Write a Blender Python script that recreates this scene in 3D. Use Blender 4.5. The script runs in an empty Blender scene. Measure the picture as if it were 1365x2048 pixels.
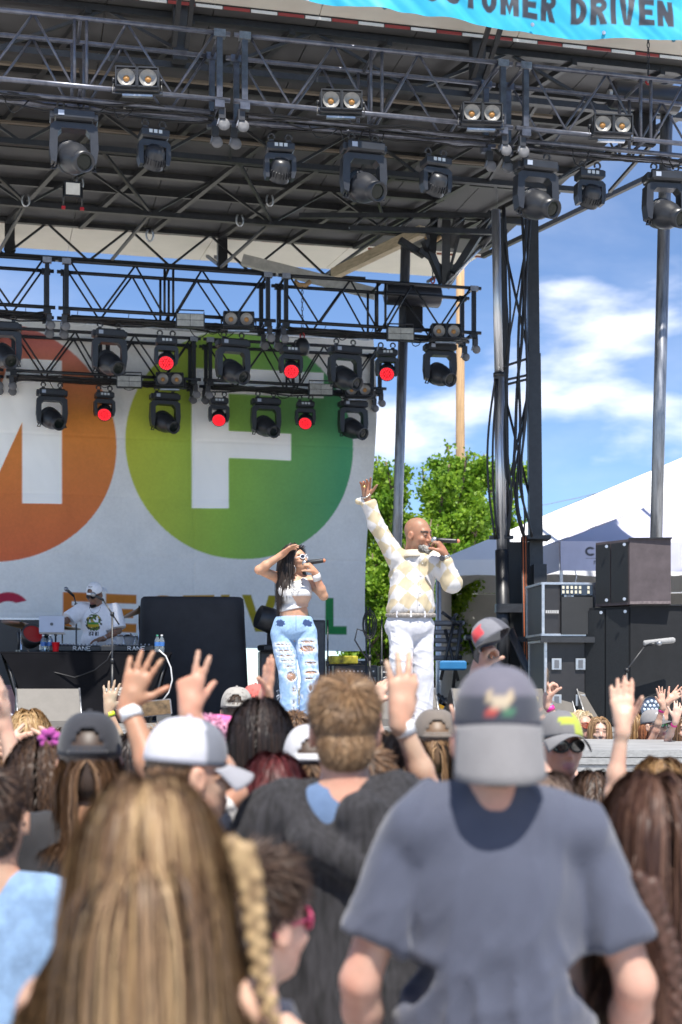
import bpy, math, random
import numpy as np
from mathutils import Vector, Matrix, Euler

sc = bpy.context.scene
PI = math.pi
R = math.radians
# ------------------------------------------------------------ camera
TH = R(13.3)                     # the stage is seen at a slight angle
ST, CT = math.sin(TH), math.cos(TH)
FPX, HY, CX, EYE = 2844.4, 1370.0, 682.5, 1.70   # photograph units: focal length, horizon row, centre column, lens height
cam = bpy.data.objects.new('camera', bpy.data.cameras.new('camera'))
sc.collection.objects.link(cam)
cam.location = (0, 0, EYE)
cam.rotation_euler = (R(90), 0, -TH)
cam.data.sensor_width = 36; cam.data.lens = 50; cam.data.shift_y = (HY - 1024) / 2048
cam.data.clip_start = .05; cam.data.clip_end = 3000
cam.data.dof.use_dof = True; cam.data.dof.focus_distance = 12.0; cam.data.dof.aperture_fstop = 2.9
cam.data.dof.aperture_blades = 9
sc.camera = cam
sc.view_settings.view_transform = 'Standard'; sc.view_settings.look = 'None'
sc.view_settings.gamma = 1; sc.view_settings.exposure = 0.78
# ------------------------------------------------------------ sky and sun
SUN_EL = R(61); SUN_AZ = R(184)      # azimuth from +Y clockwise seen from above: behind the camera, a little to the right of the lens axis
world = bpy.data.worlds.new('World'); sc.world = world; world.use_nodes = True
wn, wl = world.node_tree.nodes, world.node_tree.links
wn.clear()
wout = wn.new('ShaderNodeOutputWorld'); wbg = wn.new('ShaderNodeBackground')
sky = wn.new('ShaderNodeTexSky'); sky.sky_type = 'NISHITA'; sky.sun_disc = False
sky.sun_elevation = SUN_EL; sky.sun_rotation = SUN_AZ; sky.air_density = 1.0; sky.dust_density = 0; sky.ozone_density = 4.5; sky.altitude = 3500
wtc = wn.new('ShaderNodeTexCoord')
def wnode(t, **kw):
    n = wn.new(t)
    for k, v in kw.items(): setattr(n, k, v)
    return n
def wmath(op, a, b=None, clamp=False):
    n = wnode('ShaderNodeMath', operation=op, use_clamp=clamp)
    for i, v in enumerate((a, b)):
        if v is None: continue
        if isinstance(v, (int, float)): n.inputs[i].default_value = v
        else: wl.new(v, n.inputs[i])
    return n.outputs[0]
wsep = wnode('ShaderNodeSeparateXYZ'); wl.new(wtc.outputs['Generated'], wsep.inputs[0])
wcmb = wnode('ShaderNodeCombineXYZ')
wl.new(wsep.outputs[0], wcmb.inputs[0]); wl.new(wsep.outputs[1], wcmb.inputs[1])
wl.new(wmath('MULTIPLY', wsep.outputs[2], 2.6), wcmb.inputs[2])
def wnoise(scale, detail, rough, off, dist=0):
    mp = wnode('ShaderNodeMapping'); mp.inputs['Location'].default_value = off
    wl.new(wcmb.outputs[0], mp.inputs[0])
    n = wnode('ShaderNodeTexNoise'); n.inputs['Scale'].default_value = scale; n.inputs['Detail'].default_value = detail
    n.inputs['Roughness'].default_value = rough; n.inputs['Distortion'].default_value = dist
    wl.new(mp.outputs[0], n.inputs['Vector']); return n.outputs['Fac']
def wramp(v, a, b):
    m = wnode('ShaderNodeMapRange', interpolation_type='SMOOTHSTEP'); m.inputs[1].default_value = a; m.inputs[2].default_value = b
    wl.new(v, m.inputs[0]); return m.outputs[0]
n1 = wnoise(5.0, 6, .52, (11.4788, .2623, 4.3846), .1)
n2 = wnoise(2.1, 4, .5, (.2623, 4.3346, 11.4988))
puff = wramp(wmath('ADD', wmath('MULTIPLY', n1, .62), wmath('MULTIPLY', n2, .42)), .557, .70)
veil = wmath('MULTIPLY', wramp(wnoise(3.0, 6, .6, (1.2, 9.0, 2.0), .2), .45, .85), .2)
cl = wmath('MAXIMUM', puff, veil)
low = wmath('MULTIPLY', cl, wramp(wsep.outputs[2], -.02, .05))
wmix = wnode('ShaderNodeMix', data_type='RGBA')
wl.new(low, wmix.inputs[0]); wl.new(sky.outputs[0], wmix.inputs[6])
wmix.inputs[7].default_value = (8.0, 8.1, 8.8, 1)
wl.new(wmix.outputs[2], wbg.inputs[0]); wbg.inputs[1].default_value = .117
wl.new(wbg.outputs[0], wout.inputs[0])
sun = bpy.data.objects.new('sun', bpy.data.lights.new('sun', 'SUN'))
sc.collection.objects.link(sun)
sun.data.energy = 4.8; sun.data.angle = R(.53); sun.data.color = (1, .95, .87)
sdir = Vector((math.sin(SUN_AZ) * math.cos(SUN_EL), math.cos(SUN_AZ) * math.cos(SUN_EL), math.sin(SUN_EL)))
sun.rotation_euler = sdir.to_track_quat('Z', 'Y').to_euler()
sun.location = sdir * 60

# ------------------------------------------------------------ helpers
def WD(px, py, t):
    """world point seen at photograph pixel (px, py), t metres along the lens axis"""
    a = (px - CX) / FPX; b = (HY - py) / FPX
    return Vector((t * (ST + a * CT), t * (CT - a * ST), EYE + t * b))
def W(px, py, Y):
    a = (px - CX) / FPX
    return WD(px, py, Y / (CT - a * ST))
DECK = 1.24
col = sc.collection
rnd = random.Random(7)
def tag(o, label=None, cat=None, group=None, kind=None):
    if label: o['label'] = label
    if cat: o['category'] = cat
    if group: o['group'] = group
    if kind: o['kind'] = kind
    return o
def empty(name, loc=(0, 0, 0), rz=0, label=None, cat=None, group=None, rot=None):
    o = bpy.data.objects.new(name, None); col.objects.link(o)
    o.empty_display_size = .1
    o.location = loc; o.rotation_euler = rot if rot is not None else (0, 0, rz)
    return tag(o, label, cat, group)
def copy_tree(o, parent=None):
    c = o.copy(); col.objects.link(c); c.parent = parent
    for ch in list(o.children): copy_tree(ch, c)
    return c
def place(root, loc, rz=0, label=None, rot=None, scale=None):
    root.location = loc; root.rotation_euler = rot if rot is not None else (0, 0, rz)
    if label: root['label'] = label
    if scale: root.scale = (scale,) * 3
    return root
def np_mesh(name, V, faces, mat, parent=None, smooth=True, colr=None, loc=None):
    V = np.asarray(V, dtype=np.float32).reshape(-1, 3)
    me = bpy.data.meshes.new(name)
    if isinstance(faces, np.ndarray):
        nf, k = faces.shape
        me.vertices.add(len(V)); me.vertices.foreach_set('co', V.ravel())
        me.loops.add(nf * k); me.loops.foreach_set('vertex_index', faces.astype(np.int32).ravel())
        me.polygons.add(nf)
        me.polygons.foreach_set('loop_start', np.arange(0, nf * k, k, dtype=np.int32))
        me.polygons.foreach_set('loop_total', np.full(nf, k, dtype=np.int32))
        me.update(calc_edges=True)
    else:
        me.from_pydata(V.tolist(), [], faces); me.update()
    if smooth is True: me.polygons.foreach_set('use_smooth', np.ones(len(me.polygons), dtype=bool))
    elif smooth is not False: me.polygons.foreach_set('use_smooth', np.asarray(smooth, dtype=bool))
    if colr is not None:
        c = np.ones((len(V), 4), dtype=np.float32); c[:, :3] = colr
        at = me.color_attributes.new('Col', 'FLOAT_COLOR', 'POINT'); at.data.foreach_set('color', c.ravel())
    if mat: me.materials.append(mat)
    o = bpy.data.objects.new(name, me); col.objects.link(o)
    if parent: o.parent = parent
    if loc is not None: o.location = loc
    return o
class MB:
    """collects simple solids; build() links them as one mesh object"""
    def __init__(s): s.v = []; s.f = []; s.sm = []
    def add(s, vs, fs, smooth=False, M=None):
        n = len(s.v)
        for v in vs: s.v.append(tuple(M @ Vector(v)) if M is not None else tuple(v))
        for f in fs: s.f.append(tuple(i + n for i in f)); s.sm.append(smooth)
        return s
    def box(s, c, d, rot=None, taper=1.0, bev=0.0):
        x, y, z = d[0] / 2, d[1] / 2, d[2] / 2
        M = Matrix.Translation(c) @ (Euler(rot).to_matrix().to_4x4() if rot is not None else Matrix())
        if bev > 0:
            b = min(bev, x * .9, y * .9, z * .9); ring = []
            vs = []
            for zz, ins in ((-z, b), (-z + b, 0), (z - b, 0), (z, b)):
                X, Y = x - ins, y - ins; c2 = max(b - ins, 0) or .0001
                if ins: pts = [(X, Y), (-X, Y), (-X, -Y), (X, -Y)]; pts = [(px - math.copysign(c2, px) * 0, py) for px, py in pts]
                else: pts = [(X, Y), (-X, Y), (-X, -Y), (X, -Y)]
                vs += [(p[0], p[1], zz) for p in pts]
            fs = [(3, 2, 1, 0), (12, 13, 14, 15)]
            for r_ in range(3):
                for i in range(4):
                    a, b2 = r_ * 4 + i, r_ * 4 + (i + 1) % 4
                    fs.append((a, b2, b2 + 4, a + 4))
            return s.add(vs, fs, False, M)
        t = taper
        vs = [(-x, -y, -z), (x, -y, -z), (x, y, -z), (-x, y, -z), (-x * t, -y * t, z), (x * t, -y * t, z), (x * t, y * t, z), (-x * t, y * t, z)]
        fs = [(3, 2, 1, 0), (4, 5, 6, 7), (0, 1, 5, 4), (1, 2, 6, 5), (2, 3, 7, 6), (3, 0, 4, 7)]
        return s.add(vs, fs, False, M)
    def tube(s, p0, p1, r0, r1=None, n=8, caps=True, smooth=True):
        return s.path([p0, p1], [r0, r0 if r1 is None else r1], n, caps, smooth)
    def path(s, pts, r, n=8, caps=True, smooth=True, closed=False):
        pts = [Vector(p) for p in pts]; m = len(pts)
        rs = r if isinstance(r, (list, tuple)) else [r] * m
        vs = []; up = None
        for i, p in enumerate(pts):
            if closed: d = pts[(i + 1) % m] - pts[i - 1]
            else: d = pts[min(i + 1, m - 1)] - pts[max(i - 1, 0)]
            d = d.normalized() if d.length > 1e-9 else Vector((0, 0, 1))
            if up is None: up = Vector((0, 0, 1)) if abs(d.z) < .9 else Vector((1, 0, 0))
            a = d.cross(up)
            if a.length < 1e-6: a = d.orthogonal()
            a.normalize(); b = d.cross(a).normalized(); up = -b if False else (a.cross(d))
            for k in range(n):
                t = 2 * PI * k / n + PI / n
                vs.append(p + (a * math.cos(t) + b * math.sin(t)) * rs[i])
        fs = []
        for i in range(m if closed else m - 1):
            j = (i + 1) % m
            for k in range(n):
                k2 = (k + 1) % n
                fs.append((i * n + k2, i * n + k, j * n + k, j * n + k2))
        s.add(vs, fs, smooth)
        if caps and not closed:
            n0 = len(s.v) - len(vs)
            s.f.append(tuple(n0 + k for k in range(n))); s.sm.append(False)
            s.f.append(tuple(n0 + (m - 1) * n + k for k in reversed(range(n)))); s.sm.append(False)
        return s
    def lathe(s, prof, M=None, n=16, smooth=True, caps=True):
        """prof: (radius, z) list, turned about z"""
        vs = []; fs = []
        for (r, z) in prof:
            for k in range(n):
                t = 2 * PI * k / n; vs.append((r * math.cos(t), r * math.sin(t), z))
        for i in range(len(prof) - 1):
            for k in range(n):
                k2 = (k + 1) % n; fs.append((i * n + k, i * n + k2, (i + 1) * n + k2, (i + 1) * n + k))
        s.add(vs, fs, smooth, M)
        if caps:
            n0 = len(s.v) - len(vs)
            s.f.append(tuple(n0 + k for k in reversed(range(n)))); s.sm.append(False)
            s.f.append(tuple(n0 + (len(prof) - 1) * n + k for k in range(n))); s.sm.append(False)
        return s
    def prism(s, poly, p0, p1, M=None, smooth=False):
        """2-D outline in x,z extruded along y from p0 to p1"""
        n = len(poly)
        vs = [(x, p0, z) for x, z in poly] + [(x, p1, z) for x, z in poly]
        fs = [tuple(range(n)), tuple(reversed(range(n, 2 * n)))]
        for i in range(n): j = (i + 1) % n; fs.append((j, i, i + n, j + n))
        return s.add(vs, fs, smooth, M)
    def build(s, name, mat, parent=None, loc=None):
        return np_mesh(name, np.array(s.v), s.f, mat, parent, s.sm, None, loc)
# numpy value noise
def _hash(ix, iy, iz):
    h = (ix.astype(np.int64) * 374761393 + iy.astype(np.int64) * 668265263 + iz.astype(np.int64) * 2147483647) & 0x7fffffff
    h = ((h ^ (h >> 13)) * 1274126177) & 0x7fffffff
    return ((h ^ (h >> 16)) & 0xffff) / 65535.0
def vnoise(P, scale=1.0, off=0.0):
    P = np.asarray(P, dtype=np.float64) * scale + off
    I = np.floor(P).astype(np.int64); f = P - I; f = f * f * (3 - 2 * f)
    r = 0
    for dx in (0, 1):
        for dy in (0, 1):
            for dz in (0, 1):
                w = (f[:, 0] if dx else 1 - f[:, 0]) * (f[:, 1] if dy else 1 - f[:, 1]) * (f[:, 2] if dz else 1 - f[:, 2])
                r = r + w * _hash(I[:, 0] + dx, I[:, 1] + dy, I[:, 2] + dz)
    return r
def fbm(P, scale=1.0, off=0.0, o=3):
    r = 0; a = 1; t = 0
    for i in range(o): r = r + a * vnoise(P, scale * 2 ** i, off + 17.3 * i); t += a; a *= .5
    return r / t
# ------------------------------------------------------------ materials
MATS = {}
def mat(name, c=(.5, .5, .5), rough=.6, metal=0.0, var=.12, vs=6.0, bump=0.0, bs=80.0, spec=.5, emit=None, es=1.0, vcol=False, coat=0.0,
        sheen=0.0, sss=0.0, trans=0.0, wear=None, weave=0.0, aniso=0.0, stretch=None, rvar=0.0):
    if name in MATS: return MATS[name]
    m = bpy.data.materials.new(name); m.use_nodes = True; MATS[name] = m
    nt = m.node_tree; N, L = nt.nodes, nt.links
    b = N['Principled BSDF']
    b.inputs['Roughness'].default_value = rough; b.inputs['Metallic'].default_value = metal
    b.inputs['Specular IOR Level'].default_value = spec
    if coat: b.inputs['Coat Weight'].default_value = coat; b.inputs['Coat Roughness'].default_value = .15
    if sheen: b.inputs['Sheen Weight'].default_value = sheen
    if sss:
        b.inputs['Subsurface Weight'].default_value = sss; b.inputs['Subsurface Radius'].default_value = (.012, .004, .002); b.inputs['Subsurface Scale'].default_value = 1.0
    if trans: b.inputs['Transmission Weight'].default_value = trans
    if emit: b.inputs['Emission Color'].default_value = (*emit, 1); b.inputs['Emission Strength'].default_value = es
    tc = N.new('ShaderNodeTexCoord'); src = tc.outputs['Object']
    if stretch:
        mp = N.new('ShaderNodeMapping'); mp.inputs['Scale'].default_value = stretch; L.new(src, mp.inputs[0]); src = mp.outputs[0]
    if vcol:
        at = N.new('ShaderNodeAttribute'); at.attribute_name = 'Col'; base = at.outputs['Color']
    else:
        rg = N.new('ShaderNodeRGB'); rg.outputs[0].default_value = (*c, 1); base = rg.outputs[0]
    if var:
        nz = N.new('ShaderNodeTexNoise'); nz.inputs['Scale'].default_value = vs; nz.inputs['Detail'].default_value = 6; nz.inputs['Roughness'].default_value = .65
        L.new(src, nz.inputs['Vector'])
        mr = N.new('ShaderNodeMapRange'); mr.inputs[1].default_value = .3; mr.inputs[2].default_value = .7; mr.inputs[3].default_value = 1 - var; mr.inputs[4].default_value = 1 + var
        L.new(nz.outputs['Fac'], mr.inputs[0])
        mx = N.new('ShaderNodeMix'); mx.data_type = 'RGBA'; mx.blend_type = 'MULTIPLY'; mx.inputs[0].default_value = 1
        L.new(base, mx.inputs[6]); L.new(mr.outputs[0], mx.inputs[7]); base = mx.outputs[2]
        if rvar:
            m2 = N.new('ShaderNodeMapRange'); m2.inputs[1].default_value = .3; m2.inputs[2].default_value = .7; m2.inputs[3].default_value = rough - rvar; m2.inputs[4].default_value = rough + rvar
            L.new(nz.outputs['Fac'], m2.inputs[0]); L.new(m2.outputs[0], b.inputs['Roughness'])
    if wear:      # (colour, scale, threshold)
        nz = N.new('ShaderNodeTexNoise'); nz.inputs['Scale'].default_value = wear[1]; nz.inputs['Detail'].default_value = 8; nz.inputs['Roughness'].default_value = .7
        L.new(src, nz.inputs['Vector'])
        mr = N.new('ShaderNodeMapRange'); mr.inputs[1].default_value = wear[2]; mr.inputs[2].default_value = wear[2] + .06; L.new(nz.outputs['Fac'], mr.inputs[0])
        mx = N.new('ShaderNodeMix'); mx.data_type = 'RGBA'; mx.inputs[7].default_value = (*wear[0], 1)
        L.new(mr.outputs[0], mx.inputs[0]); L.new(base, mx.inputs[6]); base = mx.outputs[2]
    L.new(base, b.inputs['Base Color'])
    if bump or weave:
        bp = N.new('ShaderNodeBump'); bp.inputs['Strength'].default_value = bump or weave; bp.inputs['Distance'].default_value = .004
        nz = N.new('ShaderNodeTexNoise'); nz.inputs['Scale'].default_value = bs; nz.inputs['Detail'].default_value = 4
        L.new(src, nz.inputs['Vector']); L.new(nz.outputs['Fac'], bp.inputs['Height']); L.new(bp.outputs[0], b.inputs['Normal'])
    return m
BLK = lambda: mat('black_steel', (.022, .023, .026), .42, .0, .35, 14, wear=((.2, .2, .2), 30, .68), spec=.6)
BPL = lambda: mat('black_plastic', (.02, .021, .024), .38, 0, .2, 9, bump=.15, bs=300)
TRS = lambda: mat('painted_truss_steel', (.125, .132, .165), .32, .55, .35, 11, wear=((.38, .38, .4), 26, .66))
TRD = lambda: mat('black_truss_steel', (.02, .021, .024), .4, .3, .3, 11, wear=((.25, .25, .26), 26, .7))
ALU = lambda: mat('aluminium', (.55, .56, .58), .35, .9, .18, 20, rvar=.1)
GAL = lambda: mat('galvanised_steel', (.3, .31, .33), .42, .8, .4, 5, stretch=(6, 6, .7), rvar=.12)
CHR = lambda: mat('chrome', (.75, .76, .78), .12, 1, .05)
RUB = lambda: mat('rubber', (.035, .035, .038), .7)
CAB = lambda: mat('cable_rubber', (.012, .012, .014), .45)
# ============================================================ ground, stage decks
gm = mat('dry_grass_ground', (.16, .15, .09), .9, 0, .4, .6, bump=.6, bs=12)
g = MB(); g.add([(-900, -900, 0), (900, -900, 0), (900, 900, 0), (-900, 900, 0)], [(0, 1, 2, 3)])
tag(g.build('ground', gm), kind='structure')
asph = mat('pale_concrete', (.52, .5, .47), .85, 0, .2, .8, bump=.3, bs=40)
g = MB(); g.add([(-40, -25, .004), (60, -25, .004), (60, 45, .004), (-40, 45, .004)], [(0, 1, 2, 3)])
tag(g.build('paved_yard', asph), kind='structure')

# main stage deck: plywood sheets on a steel frame
SF = 14.4
st = empty('main_stage', (0, SF, 0), 0, 'black stage deck with grey aluminium front edge under the roof', 'stage')
plym = mat('black_plywood', (.24, .24, .235), .55, 0, .4, 3, bump=.3, bs=60, wear=((.1, .095, .09), 9, .68))
for i in range(7):
    for k in range(5):
        if i >= 5 and k == 4: continue
        MB().box((-4.4 + i * 2.44 + 1.22, .1 + k * 2.2 + 1.1, DECK - .02), (2.434, 2.194, .04)).build('deck_panel', plym, st)
MB().box((4.1, 5.6, DECK - .2), (17, 10.8, .28)).build('deck_frame', BLK(), st)
edge = mat('grey_deck_edge', (.36, .36, .35), .5, .4, .2, 14, stretch=(1, 6, 6))
for i in range(7):
    m = MB()
    for k, (dz, dy) in enumerate(((0, 0), (.05, .012), (.1, .004))):
        m.box((-4.4 + i * 2.44 + 1.22, -.012 - dy, DECK - .03 - dz), (2.43, .03 + dy, .042))
    m.build('edge_rail', edge, st)
MB().box((4.1, .06, .5), (17, .02, 1.0)).build('skirt', mat('black_drape', (.012, .012, .014), .85, 0, .2, 4), st)
for i in range(8): MB().tube((-4.2 + i * 2.36, .3, 0), (-4.2 + i * 2.36, .3, DECK - .3), .03).build('leg', BLK(), st)

# runway in front of the main stage
rw = empty('runway', (0, 0, 0), 0, 'pale grey runway deck with ridged aluminium side where the two singers stand', 'stage')
rm = mat('runway_top_grey', (.3, .3, .3), .6, 0, .2, 3, bump=.25, bs=50, wear=((.25, .25, .25), 12, .64))
A = WD(560, 1495, 10.2); B = WD(1600, 1495, 9.9); C = WD(1600, 1475, 11.6); D = WD(560, 1475, 12.6)
NP = 6
for i in range(NP):
    u0, u1 = i / NP + .001, (i + 1) / NP - .001
    q = [A.lerp(B, u0), A.lerp(B, u1), D.lerp(C, u1), D.lerp(C, u0)]
    m = MB(); m.add([(p.x, p.y, DECK + .005) for p in q] + [(p.x, p.y, DECK - .04) for p in q], [(0, 1, 2, 3), (7, 6, 5, 4), (1, 0, 4, 5), (2, 1, 5, 6), (3, 2, 6, 7), (0, 3, 7, 4)])
    m.build('deck_panel', rm, rw)
nv = Vector((B.y - A.y, -(B.x - A.x), 0)).normalized()
for k in range(3):
    m = MB(); z1 = DECK - .0 - k * .052; off = nv * (.02 + (.012 if k % 2 else 0)); q = [A + off, B + off, B - nv * .02, A - nv * .02]
    m.add([(p.x, p.y, z1) for p in q] + [(p.x, p.y, z1 - .046) for p in q], [(0, 1, 2, 3), (7, 6, 5, 4), (1, 0, 4, 5), (2, 1, 5, 6), (3, 2, 6, 7), (0, 3, 7, 4)])
    m.build('edge_rail', edge, rw)
mm = MB(); q = [A - nv * .1, B - nv * .1, C, D]
mm.add([(p.x, p.y, DECK - .05) for p in q] + [(p.x, p.y, DECK - .22) for p in q], [(0, 1, 2, 3), (7, 6, 5, 4), (1, 0, 4, 5), (2, 1, 5, 6), (3, 2, 6, 7), (0, 3, 7, 4)])
mm.build('deck_frame', BLK(), rw)
for u in (.05, .2, .35, .5, .65, .8, .95):
    for e0, e1 in ((A, B), (D, C)):
        p = e0.lerp(e1, u) ; p = p.lerp(A.lerp(C, .5), .06)
        MB().tube((p.x, p.y, 0), (p.x, p.y, DECK - .2), .03).build('leg', BLK(), rw)
sk = MB(); q = [A - nv * .03, B - nv * .03]; n_s = 90
for i in range(n_s + 1):
    p = q[0].lerp(q[1], i / n_s) - nv * (.03 + .025 * math.sin(i * 1.9) + .012 * math.sin(i * 4.7)); sk.v += [(p.x, p.y, .02), (p.x, p.y, DECK - .16)]
for i in range(n_s): sk.f.append((2 * i, 2 * i + 2, 2 * i + 3, 2 * i + 1)); sk.sm.append(True)
sk.build('skirt', mat('black_drape'), rw)  # drape added to keep the space under the runway dark
# bridge from the runway back to the main stage
bq = [D, D.lerp(C, .56), Vector((W(1090, 1400, SF).x, SF - .03, 0)), Vector((W(540, 1400, SF).x, SF - .03, 0))]
br = MB(); br.add([(p.x, p.y, DECK) for p in bq] + [(p.x, p.y, DECK - .18) for p in bq], [(0, 1, 2, 3), (7, 6, 5, 4), (1, 0, 4, 5), (2, 1, 5, 6), (3, 2, 6, 7), (0, 3, 7, 4)])
br.build('bridge_deck', plym, rw)

# ============================================================ roof of the mobile stage
RZ = 9.26; RF, RB = 15.75, 23.75; RX0, RX1 = -6.0, 8.2
roof = empty('stage_roof', (0, RF, RZ), 0, 'black panelled stage roof with cream flaps at front and back', 'roof')
pan = mat('dark_roof_panel', (.075, .074, .075), .62, 0, .3, 2.2, rvar=.1, wear=((.12, .11, .1), 5, .66))
crm = mat('cream_fibreglass', (.68, .63, .55), .5, 0, .06, 1.5)
npx = 12; pw = (RX1 - RX0) / npx
for i in range(npx):
    for k in range(4):
        MB().box((RX0 + (i + .5) * pw, (k + .5) * 2.0, .03), (pw - .012, 1.988, .05)).build('roof_panel', pan, roof)
MB().box(((RX0 + RX1) / 2, 4, .08), (RX1 - RX0 + .1, 8.1, .03)).build('sun_stop_sheet', crm, roof)  # unseen sheet, added to keep sun from leaking through the panel joints
def flap(y0, z0, y1, z1, name):
    for i in range(6):
        w = (RX1 - RX0) / 6; x0 = RX0 + i * w + .006; x1 = RX0 + (i + 1) * w - .006
        m = MB(); m.add([(x0, y0, z0), (x1, y0, z0), (x1, y1, z1), (x0, y1, z1), (x0, y0, z0 + .08), (x1, y0, z0 + .08), (x1, y1, z1 + .08), (x0, y1, z1 + .08)],
              [(3, 2, 1, 0), (4, 5, 6, 7), (0, 1, 5, 4), (1, 2, 6, 5), (2, 3, 7, 6), (3, 0, 4, 7)])
        m.build(name, crm, roof)
flap(-.03, .02, -2.6, .75, 'front_flap')
flap(8.03, .03, 10.2, .22, 'rear_flap')
red = mat('reflector_red', (.3, .04, .035), .35, 0, .1); wht = mat('reflector_white', (.75, .74, .72), .35, 0, .1)
for i in range(46):
    x = RX0 + i * .31 + .15
    MB().box((x, -.036, -.02), (.296, .012, .032)).build('reflector_tape', red if i % 2 else wht, roof)
    if i % 2: MB().box((x, 8.02, -.03), (.29, .012, .035)).build('reflector_tape', mat('reflector_brown', (.4, .16, .1), .5), roof)
# roof beams along the stage, hung a little below the panels
def roof_truss(y, zt, zb, x0, x1, step, rr=.035, name='roof_truss'):
    MB().box(((x0 + x1) / 2, y, zt), (x1 - x0, .09, .07)).build('roof_chord', BLK(), roof)
    MB().box(((x0 + x1) / 2, y, zb), (x1 - x0, .09, .07)).build('roof_chord', BLK(), roof)
    n = int((x1 - x0) / step); st_ = (x1 - x0) / n
    for i in range(n):
        a, b = x0 + i * st_, x0 + (i + .5) * st_
        MB().tube((a, y, zt), (b, y, zb), rr * .7, n=4, smooth=False).build('web', BLK(), roof)
        MB().tube((b, y, zb), (a + st_, y, zt), rr * .7, n=4, smooth=False).build('web', BLK(), roof)
roof_truss(.25, -.05, -.6, RX0, RX1, 2.2)
roof_truss(2.9, -.05, -.62, RX0, RX1, 1.7)
roof_truss(5.3, -.05, -.62, RX0, RX1 - 1.6, 1.6)
roof_truss(7.85, -.05, -.62, RX0, RX1 - 2.2, 1.25)
for y in (1.2, 2.0, 3.7, 4.5, 6.0, 6.9):
    MB().box(((RX0 + RX1) / 2, y, -.06), (RX1 - RX0, .06, .1)).build('purlin', BLK(), roof)
wood = mat('weathered_batten', (.16, .13, .10), .7, 0, .3, 8, stretch=(.5, 6, 6))
for y, z in ((1.55, -.2), (2.55, -.25), (3.4, -.18)):
    MB().box(((RX0 + RX1) / 2 - .6, y, z), (RX1 - RX0 - 1.4, .06, .03)).build('batten', wood, roof)
for i in range(13):
    x = RX0 + .3 + i * 1.15
    MB().tube((x, 7.8, -.09), (x + 2.0, 0.2, -.09), .05, n=4, smooth=False).build('rafter', BLK(), roof)
for i in range(8):
    x = RX0 + .5 + i * 1.8
    MB().tube((x, 7.8, -.6), (x + .4, 5.3, -.6), .028, n=4, smooth=False).build('brace', BLK(), roof)
    MB().tube((x + .4, 5.3, -.6), (x - .5, 2.9, -.6), .028, n=4, smooth=False).build('brace', BLK(), roof)
    MB().tube((x + 1.2, 2.9, -.6), (x + .9, .25, -.6), .03, n=4, smooth=False).build('brace', BLK(), roof)
# shackles and taped tags under the roof
for i, (px, py) in enumerate(((52, 400), (160, 365), (540, 400), (480, 440), (300, 470))):
    p = W(px, py, 20.2)
    m = MB(); m.path([(p.x + .05 * math.sin(t), p.y, p.z + .09 * math.cos(t)) for t in np.linspace(.6, 2 * PI - .6, 10)], .014, 6)
    o = m.build('shackle', ALU(), roof); o.matrix_parent_inverse = Matrix.Translation((0, -RF, -RZ))
# hinge arms at the flaps
for px, py in ((360, 10), (955, 60), (20, 480), (445, 500)):
    fr = py < 200; yb = 0.1 if fr else 7.95
    x = W(px, py, RF + yb).x
    for dx in (-.07, .07):
        MB().tube((x + dx, yb, -.5), (x + dx, yb + (-1.3 if fr else 1.3), .28 if fr else .02), .035, n=4, smooth=False).build('flap_arm', BLK(), roof)
    MB().box((x, yb, -.3), (.16, .14, .62)).build('bracket', BLK(), roof)
# work light under the roof
wlx = W(146, 380, 19.0)
wlt = empty('work_light', wlx, 0, 'small white-faced work light hanging under the roof near its left end', 'work light')
MB().box((0, 0, 0), (.22, .08, .2)).build('housing', BPL(), wlt)
MB().box((0, -.045, 0), (.18, .02, .15)).build('diffuser', mat('white_diffuser', (.8, .78, .72), .4), wlt)
MB().tube((0, .02, .1), (0, .02, .42), .012).build('hanger', BLK(), wlt)
for s in (-1, 1):
    f_ = MB().tube((s * .12, 0, .05), (s * .12, 0, -.22), .012).build('side_arm', BLK(), wlt)
    MB().box((s * .12, 0, -.24), (.05, .05, .03)).build('red_foot', mat('red_plastic', (.5, .02, .03), .4), f_)
# square beams bolted across at the right rear
timb = mat('pale_timber', (.52, .42, .28), .65, 0, .25, 6, stretch=(1, 6, 6))
def beam(name, p, q, w, h, m_, label, cat):
    p, q = Vector(p), Vector(q); d = q - p
    o = MB().box((0, 0, 0), (d.length, w, h)).build(name, m_); o.location = (p + q) / 2
    o.rotation_euler = d.to_track_quat('X', 'Z').to_euler(); return tag(o, label, cat)
beam('roof_beam', W(668, 548, 22.6), W(845, 462, 20.6), .12, .16, timb, 'pale timber-coloured beam slung under the rear right corner of the roof', 'beam')
beam('spreader_beam', W(487, 520, 22.0), W(752, 588, 21.2), .14, .16, mat('grey_beam', (.5, .48, .44), .6, .2, .2, 8), 'grey spreader beam above the middle truss', 'beam')

# blue sponsor banner hung from the front flap
def poly_mask(P, poly):
    x, y = P[:, 0], P[:, 1]; ins = np.zeros(len(P), bool); n = len(poly)
    for i in range(n):
        x0, y0 = poly[i]; x1, y1 = poly[(i + 1) % n]
        if y0 == y1: continue
        c = ((y0 > y) != (y1 > y)) & (x < (x1 - x0) * (y - y0) / (y1 - y0) + x0); ins ^= c
    return ins
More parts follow.
